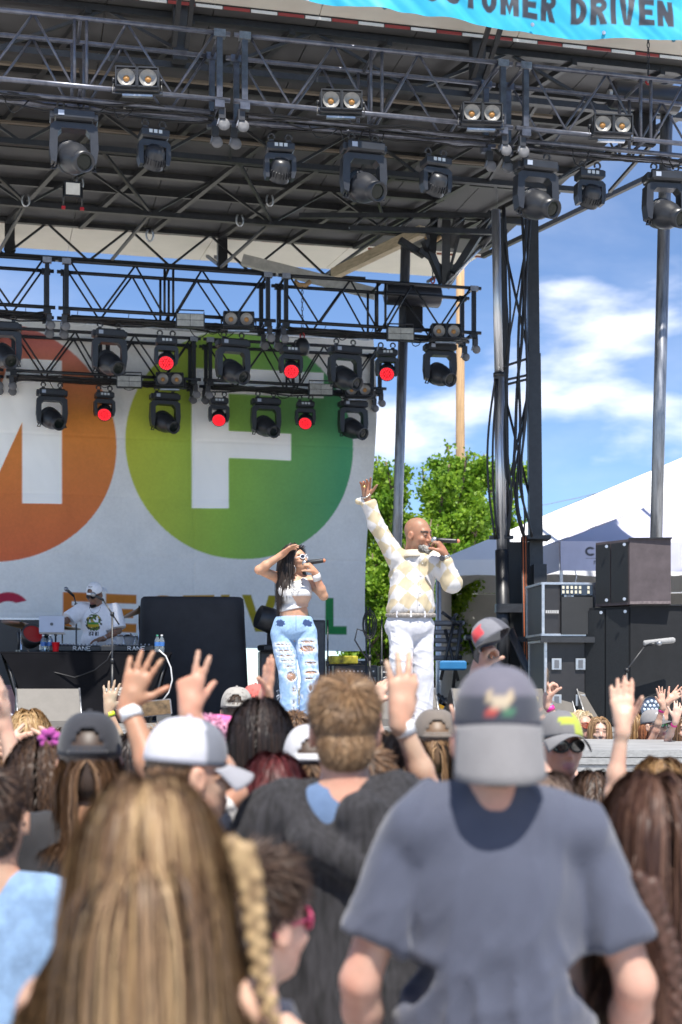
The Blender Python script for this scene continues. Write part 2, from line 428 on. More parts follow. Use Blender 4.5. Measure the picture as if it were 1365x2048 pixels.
# letters on a unit cell (width given), strokes of thickness t
def letter_mask(P, ch, x0, y0, w, h, t):
    """heavy sans capitals as masks over 2-D points"""
    X = (P[:, 0] - x0); Y = (P[:, 1] - y0); ins = (X >= 0) & (X <= w) & (Y >= 0) & (Y <= h)
    Q = np.stack([X, Y], 1)
    def bx(a, b, c, d): return (X >= a) & (X <= b) & (Y >= c) & (Y <= d)
    def ring(cx, cy, rx, ry, th):
        d = np.sqrt(((X - cx) / rx) ** 2 + ((Y - cy) / ry) ** 2); e = np.sqrt(((X - cx) / max(rx - th, .001)) ** 2 + ((Y - cy) / max(ry - th, .001)) ** 2)
        return (d <= 1) & (e >= 1)
    z = np.zeros(len(P), bool)
    if ch == 'F': z = bx(0, t, 0, h) | bx(0, w, h - t, h) | bx(0, w * .9, h * .42, h * .42 + t)
    elif ch == 'E': z = bx(0, t, 0, h) | bx(0, w, h - t, h) | bx(0, w * .9, h / 2 - t / 2, h / 2 + t / 2) | bx(0, w, 0, t)
    elif ch == 'L': z = bx(0, t, 0, h) | bx(0, w, 0, t)
    elif ch == 'T': z = bx(0, w, h - t, h) | bx(w / 2 - t / 2, w / 2 + t / 2, 0, h)
    elif ch == 'I': z = bx(0, w, 0, h)
    elif ch == 'V': z = poly_mask(Q, [(0, h), (t * 1.1, h), (w / 2, t * .9), (w - t * 1.1, h), (w, h), (w / 2 + t * .55, 0), (w / 2 - t * .55, 0)])
    elif ch == 'A': z = poly_mask(Q, [(0, 0), (t * 1.1, 0), (w / 2, h - t), (w - t * 1.1, 0), (w, 0), (w / 2 + t * .55, h), (w / 2 - t * .55, h)]) | (bx(w * .25, w * .75, h * .22, h * .22 + t * .8))
    elif ch == 'N': z = bx(0, t, 0, h) | bx(w - t, w, 0, h) | poly_mask(Q, [(0, h), (t, h), (w, 0), (w - t, 0)])
    elif ch == 'M': z = bx(0, t, 0, h) | bx(w - t, w, 0, h) | poly_mask(Q, [(0, h), (t, h), (w / 2, h * .35), (w - t, h), (w, h), (w / 2, h * .02)])
    elif ch == 'C': z = ring(w / 2, h / 2, w / 2, h / 2, t) & ~((X > w * .62) & (np.abs(Y - h / 2) < h * .2 + (X - w * .62) * .2))
    elif ch == 'O': z = ring(w / 2, h / 2, w / 2, h / 2, t)
    elif ch == 'S': z = (ring(w / 2, h * .73, w / 2, h * .27, t) & ~((X > w / 2) & (Y < h * .73) & (Y > h * .5))) | (ring(w / 2, h * .29, w / 2, h * .29, t) & ~((X < w / 2) & (Y > h * .29)))
    elif ch == 'U': z = (bx(0, t, h * .4, h) | bx(w - t, w, h * .4, h) | (ring(w / 2, h * .4, w / 2, h * .4, t) & (Y < h * .4)))
    elif ch in 'RDPB':
        if ch == 'D': z = bx(0, t, 0, h) | (ring(w * .35, h / 2, w * .65, h / 2, t) & (X > w * .35)) | bx(0, w * .36, h - t, h) | bx(0, w * .36, 0, t)
        else:
            z = bx(0, t, 0, h) | (ring(w * .5, h * .72, w * .5, h * .28, t * .9) & (X > w * .5)) | bx(0, w * .51, h - t, h) | bx(0, w * .51, h * .44, h * .44 + t)
            if ch == 'R': z |= poly_mask(Q, [(w * .35, h * .46), (w * .35 + t, h * .46), (w, 0), (w - t * 1.1, 0)])
    elif ch == '-': z = bx(0, w, h * .4, h * .55)
    return z & ins
def text_mask(P, txt, x0, y0, wl_, h, t, gap):
    z = np.zeros(len(P), bool); x = x0
    for c in txt:
        w = {'I': t, ' ': wl_ * .55, 'M': wl_ * 1.2, 'N': wl_ * 1.05}.get(c, wl_)
        if c != ' ': z |= letter_mask(P, c, x, y0, w, h, t)
        x += w + gap
    return z
def cloth_grid(x0, x1, z0, z1, step, dispf, colf, name, m_, parent=None, loc=(0, 0, 0)):
    nx = max(2, int((x1 - x0) / step) + 1); nz = max(2, int((z1 - z0) / step) + 1)
    X, Z = np.meshgrid(np.linspace(x0, x1, nx), np.linspace(z0, z1, nz), indexing='ij')
    P2 = np.stack([X.ravel(), Z.ravel()], 1); dx, dy, dz = dispf(P2)
    V = np.stack([P2[:, 0] + dx, dy, P2[:, 1] + dz], 1)
    i = np.arange(nx * nz).reshape(nx, nz)
    F = np.stack([i[:-1, :-1].ravel(), i[1:, :-1].ravel(), i[1:, 1:].ravel(), i[:-1, 1:].ravel()], 1)
    h_ = step * .5; cc = sum(colf(P2 + np.array(o)) for o in ((-h_ * .5, -h_ * .5), (h_ * .5, -h_ * .5), (-h_ * .5, h_ * .5), (h_ * .5, h_ * .5), (-h_, 0), (h_, 0), (0, -h_), (0, h_))) / 8
    return np_mesh(name, V, F, m_, parent, True, cc, loc)
BY = RF - 2.5
p0 = W(600, -10, BY); p1 = W(1450, 96, BY)
zb = W(1000, 62, BY).z
bw = 6.4; bx0 = W(640, 0, BY).x - 1.2
sb = empty('sponsor_banner', (bx0, BY - .12, zb), 0, 'bright blue banner with dark lettering hung from the front roof edge', 'banner')
def bl_disp(P):
    x, z = P[:, 0], P[:, 1]; q = np.stack([x, z * .5, z * 0], 1)
    y = (fbm(q, 1.6, 3) - .5) * .22 + (fbm(np.stack([x * .8 + z * .9, z * .3, z * 0], 1), 5, 9) - .5) * .07
    return x * 0, y, np.sin(x * 1.25 + .6) * .04 * (1 - z / 1.0)
bl_x0 = (W(1332, 48, BY).x - bx0) - (.165 * (7 + 3.0) + .165 * 1.2 + .165 * 1.05 + .062 + .165 * .55 + .033 * 14 + .165 * 1.0)
def bl_col(P):
    c = np.tile(np.array([.012, .36, .56]), (len(P), 1))
    m = text_mask(P, 'CUSTOMER DRIVEN', bl_x0, .135, .165, .27, .062, .033)
    # the letters that stand in view keep to the place they have on the banner
    c[m] = (.012, .016, .03)
    return c
cloth_grid(0, bw, 0, 1.0, .011, bl_disp, bl_col, 'banner_cloth', mat('blue_banner_cloth', rough=.55, var=.05, vcol=True, sheen=.2), sb)
for i in range(9): MB().lathe([(.02, -.004), (.02, .004)], Matrix.Translation((.3 + i * .75, -.02, .03)) @ Matrix.Rotation(PI / 2, 4, 'X'), 8).build('grommet', ALU(), sb)
# ============================================================ lighting trusses
def truss(name, x0, nsec, L, Y, zt, zb, wd, m_, label, seed, casters=True):
    rr = random.Random(seed)
    root = empty(name, (x0, Y, zb), 0, label, 'truss')
    H = zt - zb; pr = .026; dr = .014
    for i in range(nsec):
        a, b = i * L, (i + 1) * L
        for y in (0, wd):
            for z in (0, H):
                MB().tube((a + .02, y, z), (b - .02, y, z), pr, n=10).build('chord', m_, root)
            for e in (a + .13, b - .13):     # end uprights, square tube
                MB().box((e, y, H / 2), (.06, .05, H - .03)).build('upright', m_, root)
                MB().box((e, y, H - .01), (.12, .075, .075)).build('corner_block', mat('worn_steel', (.3, .3, .32), .4, .7, .3, 20) if y == 0 else m_, root)
                MB().box((e, y, -.05), (.1, .07, .07)).build('corner_block', m_, root)
            mid = (a + b) / 2
            for e in (mid - .06, mid + .06):
                MB().tube((e, y, 0), (e, y, H), .018, n=8).build('upright', m_, root)
            xs = [a + .18, a + .18 + (mid - .08 - a - .18) * .34, a + .18 + (mid - .08 - a - .18) * .70, mid - .08]
            zs = [H, 0, H, 0]
            for s in range(3):
                MB().tube((xs[s], y, zs[s]), (xs[s + 1], y, zs[s + 1]), dr, n=6).build('diagonal', m_, root)
                MB().tube((2 * mid - xs[s], y, zs[s]), (2 * mid - xs[s + 1], y, zs[s + 1]), dr, n=6).build('diagonal', m_, root)
        for e in (a + .13, b - .13, (a + b) / 2):
            for z in (0, H):
                MB().tube((e, 0, z), (e, wd, z), .02, n=6).build('cross_tube', m_, root)
        for y in (wd * .33, wd * .66):       # pipes that carry the lamps
            MB().tube((a + .2, y, -.06), (b - .2, y, -.06), .025, n=8).build('lamp_pipe', m_, root)
        if casters:
            for e in (a + .1, b - .1):
                for y in (.03, wd - .03):
                    f = MB().box((e, y, -.13), (.07, .06, .11)).build('caster', mat('dark_caster', (.06, .06, .065), .4, .5), root)
                    MB().lathe([(.02, -.018), (.058, -.018), (.064, 0), (.058, .018), (.02, .018)], Matrix.Translation((e + .02, y, -.235)) @ Matrix.Rotation(PI / 2, 4, 'X'), 14).build('wheel', mat('grey_wheel', (.16, .16, .17), .5), f)
                    MB().box((e - .035, y, -.2), (.012, .05, .1), (0, .3, 0)).build('fork', mat('worn_steel'), f)
        for c in range(7):                   # cable runs tied along the bottom
            n = 9; ph = rr.random() * 6; y0 = rr.uniform(.05, wd - .05); am = rr.uniform(.02, .07)
            pts = [(a + .15 + (L - .3) * k / (n - 1), y0 + .04 * math.sin(ph + k * 1.7), -.03 - abs(math.sin(ph + k * (1.1 + .2 * c))) * am) for k in range(n)]
            MB().path(pts, rr.choice((.008, .011, .014)), 6).build('cable', CAB(), root)
        for c in range(3):                   # loose loops hanging from the pipes
            u = a + rr.uniform(.4, L - .5); w = rr.uniform(.15, .35); dp = rr.uniform(.08, .2)
            pts = [(u + w * k / 7, wd * .4 + .06 * math.sin(k), -.07 - dp * math.sin(PI * k / 7)) for k in range(8)]
            MB().path(pts, .007, 5).build('cable_loop', CAB(), root)
    return root
FY, MY, LY = 14.4, 19.75, 22.5
truss('front_truss', -3.84, 5, 3.05, FY, 8.35, 7.67, .55, TRS(), 'long steel-grey lighting truss across the top, nearest the crowd', 1)
truss('middle_truss', -2.36, 3, 3.05, MY, 7.49, 6.84, .55, TRD(), 'black lighting truss in the middle row, ending left of the tall tower', 2)
truss('rear_truss', -3.05, 3, 3.05, LY, 7.2, 6.55, .5, TRD(), 'lowest and farthest black lighting truss in front of the festival backdrop', 3)

# ------------------------------------------------------------ lamps
LENS = lambda: mat('dark_lens_glass', (.008, .012, .01), .12, 0, 0, spec=.3)
HOUS = lambda: mat('lamp_housing_black', (.026, .028, .034), .36, 0, .2, 9, bump=.1, bs=200)
def clamp_parts(root, w):
    for s in (-1, 1):
        m = MB(); m.path([(s * w + .035 * math.sin(t), 0, .03 + .035 * math.cos(t)) for t in np.linspace(-2.2, 2.2, 8)], .012, 5)
        m.box((s * w, 0, -.02), (.05, .04, .04)); m.build('clamp', mat('dark_clamp', (.07, .07, .075), .4, .5), root)
def make_spot(tilt=(-.42, 0, .38), dx=0):
    r = empty('spot_lamp'); clamp_parts(r, .13)
    b = MB(); b.box((0, 0, -.1), (.40, .28, .11), bev=.02); b.box((-.215, 0, -.1), (.05, .16, .085), bev=.012); b.box((.215, 0, -.1), (.05, .16, .085), bev=.012)
    bo = b.build('base', HOUS(), r)
    MB().box((-.13, -.143, -.1), (.06, .006, .05)).build('display', mat('display_grey', (.35, .4, .5), .2), bo)
    y = MB()
    pr = [(-.235, -.2), (-.19, -.165), (.19, -.165), (.235, -.2), (.245, -.42), (.225, -.56), (.175, -.58), (.165, -.5), (.16, -.27), (.12, -.225), (-.12, -.225), (-.16, -.27), (-.165, -.5), (-.175, -.58), (-.225, -.56), (-.245, -.42)]
    y.prism([(a, c) for a, c in pr], -.075, .075); y.build('yoke', HOUS(), r)
    hM = Matrix.Translation((0, 0, -.5)) @ Euler(tilt, 'ZXY').to_matrix().to_4x4() if False else Matrix.Translation((dx, 0, -.5)) @ Matrix.Rotation(tilt[2], 4, 'Z') @ Matrix.Rotation(PI / 2 + tilt[0] * -1, 4, 'X')
    h = MB(); h.lathe([(.02, -.235), (.085, -.225), (.13, -.16), (.155, -.06), (.158, .03), (.14, .11), (.112, .17), (.105, .2), (.105, .3), (.09, .3), (.084, .27)], hM, 20)
    ho = h.build('head', HOUS(), r)
    MB().lathe([(.001, .272), (.05, .278), (.084, .268)], hM, 16, caps=False).build('lens', LENS(), ho)
    rg = MB()
    for zz in (-.12, -.09, -.06): rg.lathe([(.145, zz), (.165, zz), (.165, zz + .012), (.145, zz + .012)], hM, 20, caps=False)
    rg.build('cooling_ring', HOUS(), ho)
    for s in (-1, 1):
        MB().path([(s * .2, .0, -.575), (s * .225, -.02, -.63), (s * .185, -.03, -.635), (s * .17, 0, -.585)], .01, 6).build('handle', HOUS(), r)
    return r
def make_wash(lit):
    r = empty('wash_lamp'); clamp_parts(r, .09)
    b = MB(); b.box((0, 0, -.09), (.29, .2, .1), bev=.02); bo = b.build('base', HOUS(), r)
    for k, x in enumerate((-.05, 0, .05)): MB().box((x, -.102, -.08), (.035, .006, .035)).build('label_plate', mat('pale_label', (.5, .55, .6), .4), bo)
    pr = [(-.165, -.19), (-.13, -.155), (.13, -.155), (.165, -.19), (.17, -.33), (.15, -.41), (.115, -.41), (.118, -.22), (-.118, -.22), (-.115, -.41), (-.15, -.41), (-.17, -.33)]
    MB().prism(pr, -.06, .06).build('yoke', HOUS(), r)
    if lit: M = Matrix.Translation((.005, -.01, -.36)) @ Matrix.Rotation(R(-14), 4, 'Z') @ Matrix.Rotation(R(90 + 38), 4, 'X')
    else: M = Matrix.Translation((.0, 0, -.34)) @ Matrix.Rotation(R(6), 4, 'Z') @ Matrix.Rotation(R(-72 - 62), 4, 'X')
    h = MB(); h.lathe([(.02, -.15), (.075, -.14), (.1, -.1), (.113, -.03), (.115, .06), (.112, .075), (.104, .075), (.102, .062)], M, 20)
    ho = h.build('head', HOUS(), r)
    fins = MB()
    for k in range(24):
        t = 2 * PI * k / 24
        fins.box((0, 0, 0), (.006, .03, .055)) if False else fins.add(*(lambda c, s_: ([((.11) * c, .11 * s_, -.05), (.128 * c, .128 * s_, -.045), (.128 * c, .128 * s_, .02), (.11 * c, .11 * s_, .02), (.11 * c - s_ * .006, .11 * s_ + c * .006, -.05), (.128 * c - s_ * .006, .128 * s_ + c * .006, -.045), (.128 * c - s_ * .006, .128 * s_ + c * .006, .02), (.11 * c - s_ * .006, .11 * s_ + c * .006, .02)], [(0, 1, 2, 3), (7, 6, 5, 4), (1, 0, 4, 5), (2, 1, 5, 6), (3, 2, 6, 7), (0, 3, 7, 4)]))(math.cos(t), math.sin(t)), False, M)
    tag(fins.build('cooling_fins', HOUS(), ho), kind='stuff')
    if lit:
        MB().lathe([(.001, .064), (.102, .064)], M, 20, caps=False).build('led_face', mat('red_led_face', (.5, .01, .02), .3, emit=(1, .003, .012), es=.05), ho)
        m = MB()
        for i, ring in enumerate(((0, 1), (.035, 6), (.068, 12), (.092, 18))):
            for k in range(ring[1]):
                t = 2 * PI * k / ring[1]
                m.lathe([(.0135, .064), (.011, .072), (.004, .076)], M @ Matrix.Translation((ring[0] * math.cos(t), ring[0] * math.sin(t), 0)), 6)
        tag(m.build('led_lenses', mat('red_led_lens', (.6, .05, .06), .1, emit=(1, .018, .035), es=.85), ho), kind='stuff')
    return r
def make_blinder():
    r = empty('blinder_lamp')
    h = MB(); h.box((0, .075, 0), (.44, .12, .22), bev=.012)
    for s in (-1, 1):
        x = s * .108
        h.add([], [])
        for a, b, c, d in ((-.1, -.1, .1, -.09), (-.1, .09, .1, .1)):
            h.box((x, -.04, (b + d) / 2), (.205, .05, .012))
        for e in (-.1, .1): h.box((x + e, -.04, 0), (.012, .05, .2))
    ho = h.build('housing', HOUS(), r)
    for s in (-1, 1):
        M = Matrix.Translation((s * .108, -.022, 0)) @ Matrix.Rotation(PI / 2, 4, 'X')
        f = MB().lathe([(.088, .012), (.078, .0), (.05, -.02), (.001, -.02)], M, 18, caps=False).build('reflector', mat('lamp_reflector', (.29, .288, .285), .4, .2, .1), r)
        MB().lathe([(.001, .0), (.026, -.006), (.034, -.019)], M, 12, caps=False).build('bulb', mat('amber_emitter', (.5, .25, .08), .4), f)
    MB().path([(-.235, .05, 0), (-.25, .05, -.13), (.25, .05, -.13), (.235, .05, 0)], .012, 6).build('bracket', HOUS(), r)
    for s in (-1, 1): MB().lathe([(.026, 0), (.026, .03)], Matrix.Translation((s * .222, .05, 0)) @ Matrix.Rotation(s * PI / 2, 4, 'Y'), 10).build('knob', HOUS(), r)
    MB().box((0, .05, -.15), (.3, .05, .02)).build('mounting_rail', ALU(), r)
    return r
def make_strobe():
    r = empty('strobe_panel')
    MB().box((0, 0, 0), (.4, .1, .19), bev=.012).build('housing', HOUS(), r)
    for k in range(2):
        for j in range(2):
            MB().box((-.092 + k * .184, -.052, -.043 + j * .086), (.178, .012, .078)).build('panel', mat('strobe_panel_face', (.4, .39, .35), .3, .2, .3, 12), r)
    MB().path([(-.19, 0, .09), (-.19, 0, .15), (.19, 0, .15), (.19, 0, .09)], .01, 6).build('handle', HOUS(), r)
    return r
spot_proto = make_spot(); wash_red = make_wash(True); wash_off = make_wash(False); blind_proto = make_blinder(); strobe_proto = make_strobe()
used = set()
def put(proto, px, py, Y, label, cat, group, rz=0):
    o = proto if proto.name not in used else copy_tree(proto)
    used.add(o.name); used.add(proto.name)
    o.location = W(px, py, Y); o.rotation_euler = (0, 0, rz); tag(o, label, cat, group); return o
FT, MT, LT = 'front lighting truss', 'middle lighting truss', 'lowest rear truss'
GS, GW, GB = 'moving spot lamps on the trusses', 'moving wash lamps on the trusses', 'twin blinder lamps on the trusses'
def nth(i, n, what, where):
    w = ['leftmost', 'second from left', 'third from left', 'fourth from left', 'fifth from left'][i] if i < n - 1 else 'rightmost'
    return f'{w} {what} {where}'
for i, (px, py) in enumerate(((148, 218), (727, 281), (1072, 318), (1330, 340))): put(spot_proto, px, py, FY + .25, nth(i, 4, 'black moving spot lamp', 'under the ' + FT), 'spot lamp', GS, (0, .02, .05, -.06)[i])
for i, (px, py) in enumerate(((308, 254), (560, 281), (872, 310), (1180, 336))): put(wash_off, px, py, FY + .35, nth(i, 4, 'unlit moving wash lamp', 'under the ' + FT), 'wash lamp', GW, (.1, -.05, .12, 0)[i])
for i, (px, py) in enumerate(((275, 158), (683, 203), (964, 228), (1225, 251))): put(blind_proto, px, py, FY - .1, nth(i, 4, 'twin blinder lamp with amber bulbs', 'on the ' + FT), 'blinder lamp', GB, R(-8))
for i, (px, py) in enumerate(((8, 640), (219, 655), (466, 674), (690, 688), (880, 682))): put(spot_proto, px, py, MY + .25, nth(i, 5, 'black moving spot lamp', 'under the ' + MT), 'spot lamp', GS, (0, .06, .1, .12, -.05)[i])
for i, (px, py) in enumerate(((333, 671), (582, 689), (774, 695))): put(wash_red, px, py, MY + .3, nth(i, 3, 'red-lit wash lamp', 'under the ' + MT), 'wash lamp', GW, (0, .1, -.1)[i])
for i, (px, py) in enumerate(((478, 639), (893, 663))): put(blind_proto, px, py, MY - .1, ('left' if i == 0 else 'right') + ' twin blinder lamp with amber bulbs on the ' + MT, 'blinder lamp', GB, R(-8))
for i, (px, py) in enumerate(((381, 642), (801, 669))): put(strobe_proto, px, py, MY - .08, ('left' if i == 0 else 'right') + ' grey strobe panel on the ' + MT, 'strobe panel', 'strobe panels', R(-6))
for i, (px, py) in enumerate(((104, 774), (330, 782), (532, 792), (706, 797))): put(spot_proto, px, py, LY + .2, nth(i, 4, 'black moving spot lamp', 'under the ' + LT), 'spot lamp', GS, (.05, .1, .0, .08)[i])
for i, (px, py) in enumerate(((209, 780), (438, 792), (611, 799))): put(wash_red, px, py, LY + .25, nth(i, 3, 'red-lit wash lamp', 'under the ' + LT), 'wash lamp', GW, (.1, 0, -.1)[i])
for i, (px, py) in enumerate(((340, 759), (717, 780))): put(blind_proto, px, py, LY - .1, ('left' if i == 0 else 'right') + ' twin blinder lamp with amber bulbs on the ' + LT, 'blinder lamp', GB, R(-8))
for i, (px, py) in enumerate(((259, 764), (642, 780))): put(strobe_proto, px, py, LY - .08, ('left' if i == 0 else 'right') + ' grey strobe panel on the ' + LT, 'strobe panel', 'strobe panels', R(-6))
for o in (spot_proto, wash_red, wash_off):
    pass
# chain hoists
def hoist(px, py0, py1, Y, label, body=True):
    a = W(px, py0, Y); b = W(px, py1, Y)
    r = empty('chain_hoist', b, 0, label, 'hoist', 'chain hoists')
    L = a.z - b.z; n = int(L / .06)
    for i in range(n):
        m = MB(); z = .03 + i * .06; s = i % 2
        m.path([((.014 * math.cos(t)) * (1 - s), (.014 * math.cos(t)) * s, z + .036 * math.sin(t)) for t in np.linspace(0, 2 * PI, 9)[:-1]], .006, 4, closed=True); m.build('chain_link', BLK(), r)
    m = MB(); m.path([(.03 * math.sin(t), 0, .05 * math.cos(t)) for t in np.linspace(.3, 5.3, 9)], .012, 6); m.build('hook', mat('red_hook', (.35, .03, .03), .45), r)
    sl = MB(); sl.path([(-.12, 0, L + .05), (-.05, 0, L), (.05, 0, L), (.12, 0, L + .06)], .035, 6); sl.build('sling', mat('tan_sling', (.4, .26, .13), .85), r)
    if body: MB().lathe([(.05, -.28), (.1, -.25), (.11, -.12), (.06, -.04)], None, 12).build('motor', BPL(), r)
hoist(605, 570, 672, MY + .3, 'chain hoist with tan sling on the middle truss beside the grey spreader beam')
hoist(1297, 72, 160, FY + .3, 'chain hoist hanging below the right end of the blue banner', False)
hoist(866, 480, 560, MY + 1.0, 'chain hoist with tan sling at the rear right roof corner', False)
# black cable drum and soft bag at the pole tops
for px, py, Y, s, lab in ((1290, 195, FY + .9, 1.0, 'black roll on top of the right-hand steel pole behind the front truss'), (826, 591, MY + .7, 1.0, 'black roll at the steel pole behind the middle truss')):
    p = W(px, py, Y); r = empty('pole_roll', p, 0, lab, 'roller')
    MB().lathe([(.14, -.42), (.16, -.4), (.16, .4), (.14, .42)], Matrix.Rotation(PI / 2, 4, 'Y'), 20).build('drum', mat('black_vinyl', (.025, .025, .03), .35), r)
    MB().lathe([(.05, -.46), (.05, .46)], Matrix.Rotation(PI / 2, 4, 'Y'), 10).build('axle', ALU(), r)
    m = MB(); m.box((.05, .12, -.3), (.26, .08, .42)); m.build('hanging_sleeve', mat('black_drape', (.012, .012, .014), .85), r)

# ============================================================ poles, tower
def pole(px0, py0, px1, py1, t, dia, label, name='steel_pole', m_=None):
    a, b = WD(px0, py0, t), WD(px1, py1, t)
    d = (b - a).normalized(); f = a + d * ((DECK - a.z) / d.z)
    r = empty(name, (f.x, f.y, DECK), 0, label, 'pole', 'galvanised roof poles')
    MB().tube((0, 0, .01), tuple(a - f), dia / 2, n=20).build('tube', m_ or GAL(), r)
    MB().box((0, 0, .012), (.4, .4, .024)).build('foot_plate', BLK(), r)
    return r
pole(812, 490, 796, 1040, 21.4, .15, 'tall galvanised steel pole just left of the trees, behind the man in white trousers')
pole(1335, 180, 1313, 1070, 16.8, .145, 'tall galvanised steel pole at right, rising behind the loudspeaker stack')

tw = WD(1040, 1440, 18.0); tw.z = DECK
T = empty('lift_tower', tw, -TH, 'black lattice lift tower with chrome mast and hanging cables right of the singers', 'tower')
k = 18.0 / FPX
def tx(px): return (px - 1040) * k
def tz(py): return EYE + (HY - py) * k - DECK
m = MB(); m.tube((tx(1010), 0, 0), (tx(1004), 0, tz(1100)), .085, n=20); m.build('mast_sleeve', BPL(), T)
m = MB(); m.tube((tx(1004), 0, tz(1100)), (tx(998), 0, tz(750)), .066, n=20); m.build('lower_mast', mat('brushed_steel', (.66, .67, .7), .36, .9, .12, 8, stretch=(8, 8, .5)), T)
m = MB(); m.tube((tx(998), 0, tz(750)), (tx(992), 0, tz(420)), .055, n=20); m.build('upper_mast', mat('brushed_steel'), T)
MB().tube((tx(998), 0, tz(754)), (tx(998), 0, tz(746)), .07, n=16).build('mast_collar', BLK(), T)
m = MB(); a_ = (tx(1080), .25, 0); b_ = (tx(1073), .25, tz(700)); m.tube(a_, b_, .125, .115, n=4, smooth=False); m.build('column', BLK(), T)
m = MB(); m.tube(b_, (tx(1070), .25, tz(420)), .1, n=4, smooth=False); m.build('column', BLK(), T)
m = MB(); m.tube((tx(1022), .35, 0), (tx(1012), .35, tz(420)), .065, n=4, smooth=False); m.build('column', BLK(), T)
for y0, y1 in ((730, 440), (1010, 760), (1060, 770)):
    MB().tube((tx(1013), .3, tz(y0)), (tx(1065), .27, tz(y1)), .016, n=4).build('lattice', BLK(), T)
MB().tube((tx(1013), .3, tz(470)), (tx(1068), .27, tz(720)), .02, n=4).build('lattice', BLK(), T)
MB().tube((tx(1013), .3, tz(770)), (tx(1068), .27, tz(1000)), .02, n=4).build('lattice', BLK(), T)
for y0, y1 in ((725, 708), (753, 742), (763, 750)):
    MB().tube((tx(1010), .25, tz(y0)), (tx(1066), .2, tz(y1)), .02, n=4, smooth=False).build('rung', BLK(), T)
rr = random.Random(11)
for i, (a, b, c, d) in enumerate(((1042, 1046, 1020, 1050), (1047, 1040, 1032, 1046), (1056, 1053, 1040, 1058), (1052, 1048, 1046, 1042), (1008, 1010, 1012, 1016), (1011, 1014, 1014, 1020))):
    pts = []
    for q, y in zip((a, b, c, d), (420, 700, 950, 1075)): pts.append((tx(q), -.05 - .02 * i, tz(y)))
    # smooth the run
    P = np.array(pts); tt = np.linspace(0, 3, 26)
    xs = np.interp(tt, [0, 1, 2, 3], P[:, 0]) + .03 * np.sin(tt * 4 + i); zs = np.interp(tt, [0, 1, 2, 3], P[:, 2])
    MB().path([(x, pts[0][1], z) for x, z in zip(xs, zs)], (.02, .018, .016, .012, .014, .014)[i], 7).build('cable', CAB(), T)
for i, dx in enumerate((0, 14)):
    tt = np.linspace(0, 1, 14); MB().path([(tx(990 + dx * .3 - 16 * math.sin(PI * u) * (1 if i == 0 else .6)), -.07, tz(760 + 320 * u)) for u in tt], .014, 6).build('cable', CAB(), T)
MB().box((tx(1040), .3, tz(1230)), (.5, .12, tz(1100) - tz(1400))).build('shield_plate', mat('black_sheet', (.02, .021, .022), .5, 0, .2, 3), T)
MB().box((tx(1040), -.02, tz(1217)), (.62, .2, .11)).build('cross_member', BLK(), T)
MB().box((tx(1074), .1, tz(1075)), (.34, .36, .05)).build('flange', BLK(), T)
MB().box((tx(1003), -.0, tz(1075)), (.3, .12, .04)).build('flange', BLK(), T)
MB().box((tx(1078), .0, tz(1310)), (.16, .3, tz(1080) - tz(1440))).build('base_column', BLK(), T)
MB().tube((tx(1015), -.3, tz(1260)), (tx(1085), -.5, .02), .05, n=8).build('outrigger', BLK(), T)
MB().tube((tx(1030), -.3, tz(1280)), (tx(1100), -.3, tz(1280)), .045, n=4, smooth=False).build('outrigger', BLK(), T)
for i in range(5): MB().tube((tx(1042 + i * 2.6), -.1, tz(1075)), (tx(1046 + i * 2.2), -.14, .05), .008, n=5).build('cable', mat('orange_cable', (.45, .12, .04), .5) if i in (1, 3) else CAB(), T)
# roof corner knee frame beside the tower
kf = empty('roof_knee_frame', WD(930, 500, 21), -TH, 'black triangulated knee frame under the right rear roof corner', 'frame')
k2 = 21 / FPX
def kp(px, py, y=0): return ((px - 930) * k2, y, (500 - py) * k2)
for (a, b, r_) in (((985, 425), (893, 568), .075), ((893, 440), (893, 570), .085), ((930, 430), (893, 565), .03), ((840, 500), (905, 545), .04), ((905, 545), (893, 568), .05), ((850, 480), (888, 560), .07), ((855, 470), (890, 555), .03), ((800, 480), (850, 505), .06), ((865, 505), (870, 430), .08), ((918, 430), (905, 490), .09), ((960, 470), (990, 432), .05)):
    MB().tube(kp(*a), kp(*b, .15), r_, n=4, smooth=False).build('strut', BLK(), kf)
MB().tube(kp(893, 570, .05), kp(965, 490), .03, n=10).build('ram_rod', ALU(), kf)
MB().tube(kp(962, 493), kp(992, 455), .06, n=10).build('ram_cylinder', BPL(), kf)
for (a, b) in (((700, 470), (1010, 478)), ((600, 445), (1005, 445))):
    MB().tube(kp(*a, -.3), kp(*b, -.3), .05, n=4, smooth=False).build('chord', BLK(), kf)
for i in range(6):
    MB().tube(kp(700 + i * 50, 470, -.3), kp(725 + i * 50, 447, -.3), .03, n=4).build('web', BLK(), kf)

